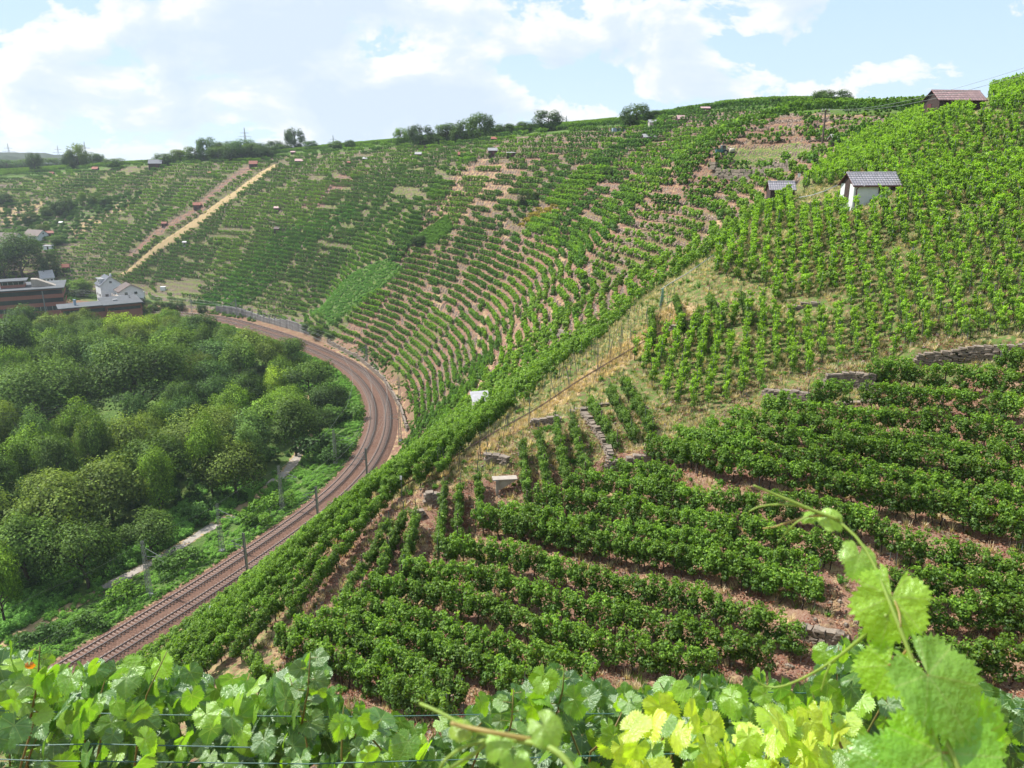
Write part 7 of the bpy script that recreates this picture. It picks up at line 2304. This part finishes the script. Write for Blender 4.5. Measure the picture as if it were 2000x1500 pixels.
def leaf_obj(root, P, size, col, normal=None, tip=None, me=None):
    o = bpy.data.objects.new('leaf', me or GL[int(frng.integers(len(GL)))])
    n = normal if normal is not None else np.array([frng.normal(-0.1, .7), frng.normal(-0.45, .6), abs(frng.normal(.45, .4)) + .05])
    t = tip if tip is not None else np.array([frng.normal(0, .6), frng.normal(-0.3, .6), frng.normal(-.7, .4)])
    o.rotation_euler = leaf_rot(n, t)
    o.location = Vector(P) - Vector(root.location); s = size * frng.uniform(.85, 1.15); o.scale = (s, s, s)
    o.color = (*col, 1)
    link(o, root); return o

# top edge of the leafy hedge as seen from the viewpoint (column, row)
SIL_U = [-60, 0, 60, 110, 180, 300, 400, 450, 540, 570, 620, 660, 720, 780, 840, 900, 960, 1020, 1080, 1160, 1240, 1330, 1420, 1500, 1545, 1570, 1610, 1650, 1700, 1740, 1800, 1880, 1940, 2000, 2060]
SIL_V = [1240, 1245, 1275, 1300, 1282, 1272, 1300, 1312, 1318, 1270, 1268, 1330, 1368, 1392, 1398, 1372, 1340, 1318, 1290, 1318, 1338, 1318, 1302, 1300, 1345, 1330, 1255, 1240, 1285, 1320, 1330, 1315, 1325, 1350, 1350]
def sil(u): return np.interp(u, SIL_U, SIL_V)
COLS = [((0.95, 1.15, 0.95), 0.26), ((1.6, 1.75, 0.65), 0.34), ((2.6, 2.5, 0.65), 0.26), ((0.6, 0.80, 0.85), 0.14)]
def pickcol():
    r = frng.random(); c = 0
    for k, (cc, p) in enumerate(COLS):
        c += p
        if r < c: break
    j = frng.uniform(.85, 1.15)
    return tuple(q * j for q in cc)

# ground level near the hedge and its stems
def hedge(x0, x1, label, u0, u1, yy, n, yellow=None, big=(0.072, 0.128), name='grapevine_hedge', colf=None, cap=300):
    root = empty(name, ((x0 + x1) / 2, yy, ground1((x0 + x1) / 2, yy)), label=label, category='grapevine')
    k = 0; fill = []
    tries = 0
    while k < n and tries < n * 12:
        tries += 1
        u = frng.uniform(u0, u1); top = sil(u)
        v = top + abs(frng.normal(0, 1)) * 95 + (0 if frng.random() < 0.75 else frng.uniform(0, 200))
        if v > 1580: continue
        Y = frng.uniform(2.55, 3.75) - 0.45 * (v - top) / 230.0
        P = at_y(np.array(u), np.array(v + 14), max(Y, 1.75))
        c = (colf or (lambda u, v: pickcol()))(u, v)
        if k < cap:
            leaf_obj(root, P, frng.uniform(*big), c)
        else: fill.append((P, c))
        k += 1
    return root, fill
r1, f1 = hedge(-3, 0, 'leafy bright green grapevine hedge filling the lower left foreground', -60, 780, 3.1, 300)
r2, f2 = hedge(0, 2.0, 'dark leaved grapevine hedge in the lower middle foreground', 700, 1570, 3.1, 300)
r3, f3 = hedge(1.6, 3.0, 'grapevine hedge in the lower right corner behind the big shoot', 1530, 2060, 3.1, 210)
# the rest of the hedge foliage as one mass
allf = []
for _ in range(1500):
    u = frng.uniform(-80, 2080); top = sil(u)
    v = top + 16 + frng.uniform(0, 1) ** 1.3 * 300
    if 640 < u < 960 and v < top + 40: continue
    if 1560 < u < 1620 and v < top + 90: continue
    Y = frng.uniform(3.0, 4.3)
    allf.append((at_y(np.array(u), np.array(v + 10), Y), 0))
GLC = feed('hedge_leaf', GL)
Pn = np.array([p for p, _ in allf])
rots = []
for _ in Pn:
    e = leaf_rot((frng.normal(-.1, .6), frng.normal(-.3, .5), abs(frng.normal(.5, .4)) + .1), (frng.normal(0, .6), frng.normal(-.3, .6), frng.normal(-.7, .4))); rots.append((e.x, e.y, e.z))
scatter('hedge_foliage', GLC, Pn, np.array(rots), frng.uniform(0.10, 0.16, len(Pn)), color=(0.72, 0.88, 0.72, 1))
# lower inner foliage that closes the hedge towards the ground
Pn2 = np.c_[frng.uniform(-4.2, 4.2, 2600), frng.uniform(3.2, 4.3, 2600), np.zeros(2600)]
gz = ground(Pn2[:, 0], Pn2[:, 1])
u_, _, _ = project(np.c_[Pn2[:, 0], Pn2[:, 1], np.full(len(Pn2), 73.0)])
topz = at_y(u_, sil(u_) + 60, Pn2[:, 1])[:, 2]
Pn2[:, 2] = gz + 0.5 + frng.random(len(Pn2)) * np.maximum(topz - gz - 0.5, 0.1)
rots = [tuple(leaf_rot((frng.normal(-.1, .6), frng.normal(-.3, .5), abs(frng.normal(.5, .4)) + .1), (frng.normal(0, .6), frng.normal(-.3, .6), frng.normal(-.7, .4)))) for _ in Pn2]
scatter('hedge_inner_foliage', GLC, Pn2, np.array(rots), frng.uniform(0.11, 0.17, len(Pn2)), color=(0.42, 0.6, 0.5, 1))  # dark tint paints the shade inside the hedge gaps

# yellowing vine in the lower middle right
def ycol(u, v):
    j = frng.uniform(.8, 1.15); r = frng.random()
    c = (5.0, 3.3, 1.5) if r < .5 else (3.9, 3.1, 0.9) if r < .85 else (1.5, 1.6, .6)
    return tuple(q * j for q in c)
ry = empty('yellow_grapevine', (0.7, 2.1, ground1(0.7, 2.1)), label='grapevine with crinkled yellow leaves in the lower middle of the foreground', category='grapevine')
for k in range(120):
    t = frng.random()
    u = 1190 + frng.random() * 480; top = np.interp(u, [1190, 1230, 1290, 1350, 1420, 1500, 1570, 1620, 1670], [1440, 1400, 1372, 1400, 1425, 1400, 1405, 1372, 1420])
    v = top + frng.random() ** 1.2 * (1560 - top)
    P = at_y(np.array(u), np.array(v), frng.uniform(1.75, 2.25))
    leaf_obj(ry, P, frng.uniform(.075, .115), ycol(u, v))
for q in ((1250, 1560, 1300, 1380), (1460, 1560, 1500, 1410), (1640, 1560, 1610, 1380)):
    a = at_y(np.array(float(q[0])), np.array(float(q[1])), 2.1) - np.array(ry.location); b = at_y(np.array(float(q[2])), np.array(float(q[3])), 2.05) - np.array(ry.location)
    MB().tube([tuple(a), tuple((a + b) / 2 + np.array([.03, 0, .02])), tuple(b)], [.006, .005, .003], n=6).obj('cane', M_CANE, ry, smooth=True)

# canes, tendrils and trellis wires of the hedge
for root, u0, u1 in ((r1, 0, 760), (r2, 760, 1540), (r3, 1560, 2000)):
    O = np.array(root.location)
    for q in range(int((u1 - u0) / 48)):
        u = frng.uniform(u0, u1); Y = frng.uniform(2.6, 3.4); vt = sil(u) + frng.uniform(-8, 60)
        a = at_y(np.array(u + frng.normal(0, 50)), np.array(1540.0), Y) - O; b = at_y(np.array(u), np.array(vt), Y) - O
        m1 = a * .6 + b * .4 + frng.normal(0, .03, 3); m2 = a * .25 + b * .75 + frng.normal(0, .03, 3)
        MB().tube([tuple(a), tuple(m1), tuple(m2), tuple(b)], [.006, .005, .004, .002], n=6).obj('cane', M_CANE, root, smooth=True)
    for q in range(3):
        x = O[0] + frng.uniform(-.9, .9); g = ground1(x, O[1])
        MB().tube([(x - O[0], 0.2, g - O[2] - .2), (x - O[0] + .04, .2, g - O[2] + .4), (x - O[0] - .03, .15, g - O[2] + .9), (x - O[0] + .02, .2, g - O[2] + 1.3)], [.035, .03, .028, .02], n=8).obj('trunk', M_BARK, root, smooth=True)
for k, (pts, lab) in enumerate((([(-80, 1452), (60, 1456), (180, 1453), (500, 1460)], 'upper pale green trellis wire at the left edge of the foreground'), ([(-80, 1480), (80, 1486), (200, 1487), (600, 1492), (1100, 1478), (1400, 1470)], 'lower pale green trellis wire across the foreground'),
                            ([(480, 1398), (640, 1400), (820, 1398), (900, 1396), (1200, 1394)], 'dark green trellis wire through the middle hedge'), ([(1500, 1352), (1750, 1358), (2060, 1392)], 'green trellis wire behind the right hand leaves'), ([(-80, 1386), (300, 1396), (640, 1400)], 'dark trellis wire through the left hedge'))):
    P = [tuple(at_y(np.array(float(a)), np.array(float(b)), 2.45 if k < 2 else 2.9)) for a, b in pts]
    MB().tube(P, 0.0024, n=5).obj('trellis_wire', M_WIRE, label=lab, category='wire')

# two leafy tips that stand up above the hedge
def shoot_up(u, v0, v1, Y, label, n=8, size=(.09, .13), col=(1.0, 1.1, .75)):
    a = at_y(np.array(float(u)), np.array(float(v0)), Y); b = at_y(np.array(float(u) + 18), np.array(float(v1)), Y)
    r = empty('vine_tip', a, label=label, category='vine shoot')
    MB().tube([(0, 0, 0), tuple((b - a) * .5 + np.array([.01, 0, 0])), tuple(b - a)], [.005, .004, .002], n=6).obj('stem', M_CANE, r, smooth=True)
    for k in range(n):
        t = (k + .5) / n; P = a + (b - a) * t; s = -1 if k % 2 else 1
        nrm = np.array([frng.normal(0, .4), -0.5 + frng.normal(0, .3), .6]); tip = np.array([s * 1.0, frng.normal(0, .3), -.3])
        j = frng.uniform(.7, 1.4)
        leaf_obj(r, P + np.array([s * .03, 0, 0]), frng.uniform(*size) * (1.15 - .6 * t), (col[0] * j, col[1] * j, col[2] * j), nrm, tip)
        MB().tube([tuple(P - a), tuple(P - a + np.array([s * .03, 0, .005]))], .0015, n=5).obj('leaf_stalk', M_CANE, r)
shoot_up(588, 1420, 1275, 2.6, 'upright leafy vine tip with a blue green leaf rising left of centre', 7)
shoot_up(1620, 1420, 1262, 2.9, 'pale leafy vine tip standing right of the soil gap', 9, (.06, .09), (1.5, 1.6, .8))
shoot_up(1085, 1400, 1300, 2.7, 'leafy vine tip with a broad blue green leaf at the lower middle', 6, (.09, .14), (.75, .95, .95))
shoot_up(60, 1400, 1262, 2.6, 'yellowish vine tip at the far left edge of the hedge', 8, (.07, .10), (1.9, 1.8, .7))
shoot_up(985, 1470, 1345, 2.3, 'crinkled vine tip in the lower middle above the blurred leaves', 7, (.06, .09), (1.3, 1.4, .7))
r = empty('dry_leaf', at_y(np.array(57.0), np.array(1300.0), 2.5), label='small curled orange brown dead leaf on the hedge at the left', category='leaf')
leaf_obj(r, np.array(r.location), .035, (4.5, .75, .25), (0.3, -1, .2), (0, 0, -1), grape_leaf(99, cup=.9))

# the tall pale shoot in front
def curve_pts(pix, n=18):
    a = np.array(pix, float); P = at_y(a[:, 0], a[:, 1], a[:, 2]); return smooth_line(resample(P, np.linalg.norm(P[1:] - P[:-1], axis=1).sum() / n), 2)
def color_tube(root, pts, r0, r1, name, col):
    O = np.array(root.location); R = list(np.linspace(r0, r1, len(pts)))
    me = MB().tube([tuple(p - O) for p in pts], R, n=8).mesh(name, M_SHOOT, smooth=True)
    a = me.attributes.new('tint', 'FLOAT_COLOR', 'POINT'); a.data.foreach_set('color', np.tile(np.array([*col, 1.0], np.float32), len(me.vertices)))
    return mobj(name, me, root)
YG = (0.30, 0.42, 0.07); OG = (0.42, 0.33, 0.10)
S = empty('vine_shoot', at_y(np.array(1880.0), np.array(1560.0), .72), label='tall pale green vine shoot with big lit leaves and tendrils rising at the right', category='vine shoot')
color_tube(S, curve_pts([(1905,1580,.72),(1850,1450,.76),(1800,1340,.80),(1758,1225,.84),(1738,1180,.86),(1712,1110,.90),(1690,1065,.92),(1660,1030,.94),(1622,1008,.96)]), .0034, .0019, 'stem', YG)
color_tube(S, curve_pts([(1640,1015,.95),(1590,998,.96),(1545,978,.97),(1505,962,.98),(1472,948,.98)]), .0028, .0014, 'stem', YG)
color_tube(S, curve_pts([(1590,997,.96),(1550,986,.97),(1510,985,.98),(1478,990,.98),(1462,1000,.98)]), .0018, .0011, 'tendril', YG)
color_tube(S, curve_pts([(1615,1006,.96),(1580,1008,.96),(1545,1018,.97),(1510,1030,.97),(1490,1032,.98)]), .0017, .0009, 'tendril', OG)
color_tube(S, curve_pts([(1580,1008,.96),(1555,1020,.96),(1535,1040,.97),(1518,1062,.97)]), .0015, .0008, 'tendril', YG)
color_tube(S, curve_pts([(1732,1200,.86),(1690,1240,.88),(1630,1290,.90),(1570,1325,.93),(1520,1345,.95),(1490,1345,.96),(1472,1328,.96),(1470,1322,.96)]), .0026, .0012, 'tendril', YG)
color_tube(S, curve_pts([(1622,1297,.90),(1612,1320,.90),(1604,1350,.90)]), .0016, .0010, 'tendril', YG)
def big_leaf(u, v, Y, width_px, col, nrm, tip, me, root=S):
    P = at_y(np.array(float(u)), np.array(float(v)), Y); dep = float(project(P)[2]); sz = width_px / 1500 * dep / 1.02
    o = leaf_obj(root, P, sz / frng.uniform(.97, 1.03), col, nrm, tip, me); o.scale = (sz, sz, sz); return o
cam_n = np.array([0, -CP * 0.93, SP * 1.2])
G0 = [grape_leaf(200 + i, cup=c) for i, c in enumerate((.04, .10, .06, .5, .7, .12))]
big_leaf(1812, 1318, .80, 205, (2.2, 2.3, .8), cam_n + np.array([.15, 0, .75]), (0.35, -.2, -.9), G0[0])  # shoot leaf tints raised: glow of light from behind painted into the colour
big_leaf(1742, 1165, .87, 155, (3.3, 3.1, .5), cam_n + np.array([-.15, .1, .25]), (-.15, 0, -1), G0[1])
big_leaf(1738, 1300, .84, 120, (3.0, 3.0, .5), cam_n + np.array([-.5, 0, .2]), (-.4, 0, -1), G0[2])
big_leaf(1840, 1470, .76, 260, (2.3, 2.6, .5), cam_n + np.array([-.1, 0, .6]), (-.2, -.3, -.9), G0[5])
big_leaf(1900, 1445, .79, 210, (2.5, 2.9, .5), cam_n + np.array([.45, 0, .3]), (.7, 0, -.7), G0[2])
big_leaf(1760, 1505, .76, 180, (1.7, 2.1, .6), cam_n + np.array([-.4, 0, .4]), (-.8, 0, -.6), G0[1])
big_leaf(1678, 1082, .92, 80, (3.2, 2.9, 1.9), cam_n + np.array([.2, 0, .8]), (-.3, -.2, -.8), G0[3])
big_leaf(1618, 1012, .96, 52, (3.4, 3.0, 2.0), cam_n + np.array([-.2, 0, .8]), (.5, 0, -.5), G0[3])
big_leaf(1585, 1008, .965, 28, (3.0, 2.9, 1.2), cam_n + np.array([-.2, 0, .8]), (-.8, 0, -.5), G0[4])
for (a, b) in (((1758,1225,.84),(1745,1168,.87)), ((1800,1340,.8),(1812,1318,.8)), ((1775,1265,.83),(1735,1300,.84)), ((1860,1470,.76),(1840,1470,.76))):
    color_tube(S, curve_pts([a, ((a[0] + b[0]) / 2 + 6, (a[1] + b[1]) / 2, (a[2] + b[2]) / 2), b], 6), .0018, .0013, 'leaf_stalk', OG)

# the blurred shoot at the bottom middle
B = empty('vine_shoot', at_y(np.array(1130.0), np.array(1540.0), .55), label='blurred pale vine tip with small leaves at the bottom middle edge', category='vine shoot')
color_tube(B, curve_pts([(1150,1560,.5),(1120,1500,.52),(1090,1462,.53),(1030,1448,.55),(960,1440,.56),(900,1415,.57),(855,1388,.58),(820,1374,.59)]), .0030, .0014, 'stem', YG)
color_tube(B, curve_pts([(1040,1445,.55),(960,1430,.55),(900,1418,.56),(880,1412,.56)]), .0022, .0018, 'stem', OG)
color_tube(B, curve_pts([(960,1440,.56),(930,1470,.56),(880,1500,.56),(830,1530,.56)]), .0020, .0012, 'tendril', YG)
color_tube(B, curve_pts([(950,1445,.56),(900,1460,.56),(862,1490,.56),(850,1540,.56)]), .0018, .0010, 'tendril', YG)
for a in ((1062,1418,.545,78,(3.3,2.9,1.9),(.2,-.5,.8),(.3,0,-1),3), (975,1448,.55,60,(3.3,3.0,2.0),(-.2,-.5,.8),(-.3,0,-1),4), (1005,1492,.55,70,(3.0,3.0,1.6),(0,-.6,.6),(.1,0,-1),3), (905,1425,.56,48,(2.9,2.3,.9),(0,-.6,.8),(-.9,0,-.2),4)):
    big_leaf(a[0], a[1], a[2], a[3], a[4], a[5], a[6], G0[a[7]], B)
# ------------------------------------------------------------------ air
hm = bpy.data.materials.new('haze_air'); hm.use_nodes = True; hm.node_tree.nodes.clear()
HN = NB(hm.node_tree)
pv = HN.n('ShaderNodeVolumePrincipled', i={'Color': (0.80, 0.90, 1.0, 1), 'Density': 0.00013, 'Anisotropy': 0.3})
HN.n('ShaderNodeOutputMaterial', i={1: pv.outputs[0]})
MB().box((0, 4400, 57), (19000, 9800, 140)).obj('haze', hm, kind='stuff')
# ------------------------------------------------------------------ words for the many: what each stands beside
MARKS = [(1700,375,'the white vineyard house'), (1875,205,'the brown skyline hut'), (1410,292,'the teal tractor'), (1606,250,'the wooden power pole'), (1528,375,'the small tiled hut'),
 (1660,745,'the dark dry stone wall'), (1920,690,'the wall at the right edge'), (1575,603,'the loose pale boulders'), (1985,300,'the trellis bars at right'), (690,560,'the overgrown green strip'), (845,460,'the upper green patch'),
 (940,785,'the grey flank hut'), (785,860,'the dark mast at the bend'), (1035,385,'the dark terrace bush'), (980,940,'the concrete slab'), (1320,650,'the stone pier by the rack rail'), (1292,580,'the green plant tubes'),
 (606,1000,'the middle steel mast'), (480,1090,'the foremost steel mast'), (715,915,'the farthest steel mast'), (413,1188,'the white railway board'), (902,303,'the orange roofed upper hut'), (1190,345,'the pale terrace post'), (1270,270,'the low pale roofed hut'),
 (893,712,'the working person'), (1165,860,'the crumbling side wall'), (200,580,'the low brick hall'), (60,580,'the brick factory'), (390,780,'the river glimpse'), (400,1040,'the pale path'), (250,760,'the largest wood tree'), (55,790,'the big left edge tree'), (90,1020,'the lower left willows'), (470,640,'the far retaining wall'), (1330,238,'the pinkish roofed upper hut'), (1080,655,'the terrace wall in the hollow')]
ORD = ['nearest', 'second', 'third', 'fourth', 'fifth', 'sixth', 'seventh', 'eighth', 'ninth', 'tenth', 'eleventh', 'twelfth', 'thirteenth', 'fourteenth', 'fifteenth', 'sixteenth', 'seventeenth', 'eighteenth', 'nineteenth', 'twentieth', 'twenty-first', 'twenty-second', 'twenty-third', 'twenty-fourth', 'twenty-fifth', 'twenty-sixth', 'twenty-seventh', 'twenty-eighth', 'twenty-ninth', 'thirtieth']
cells = {}
for o, base, p in LATER:
    p = np.array([p[0], p[1], p[2] if len(p) > 2 else ground1(p[0], p[1]) + 1.0], float)
    u, v, _ = project(p)
    k = min(range(len(MARKS)), key=lambda q: (MARKS[q][0] - u) ** 2 + (1.6 * (MARKS[q][1] - v)) ** 2)
    du, dv = u - MARKS[k][0], v - MARKS[k][1]
    w = ('right of' if du > 0 else 'left of') if abs(du) > abs(dv) else ('below' if dv > 0 else 'above')
    cells.setdefault((base, k, w), []).append((math.hypot(du, dv), o))
for (base, k, w), lst in cells.items():
    lst.sort(key=lambda t: t[0])
    for i, (d, o) in enumerate(lst):
        if len(lst) == 1: o['label'] = '%s %s %s' % (base, w, MARKS[k][2])
        else: o['label'] = '%s, %s %s %s' % (base, ORD[i] + ' one' if i < 30 else 'far one', w, MARKS[k][2])
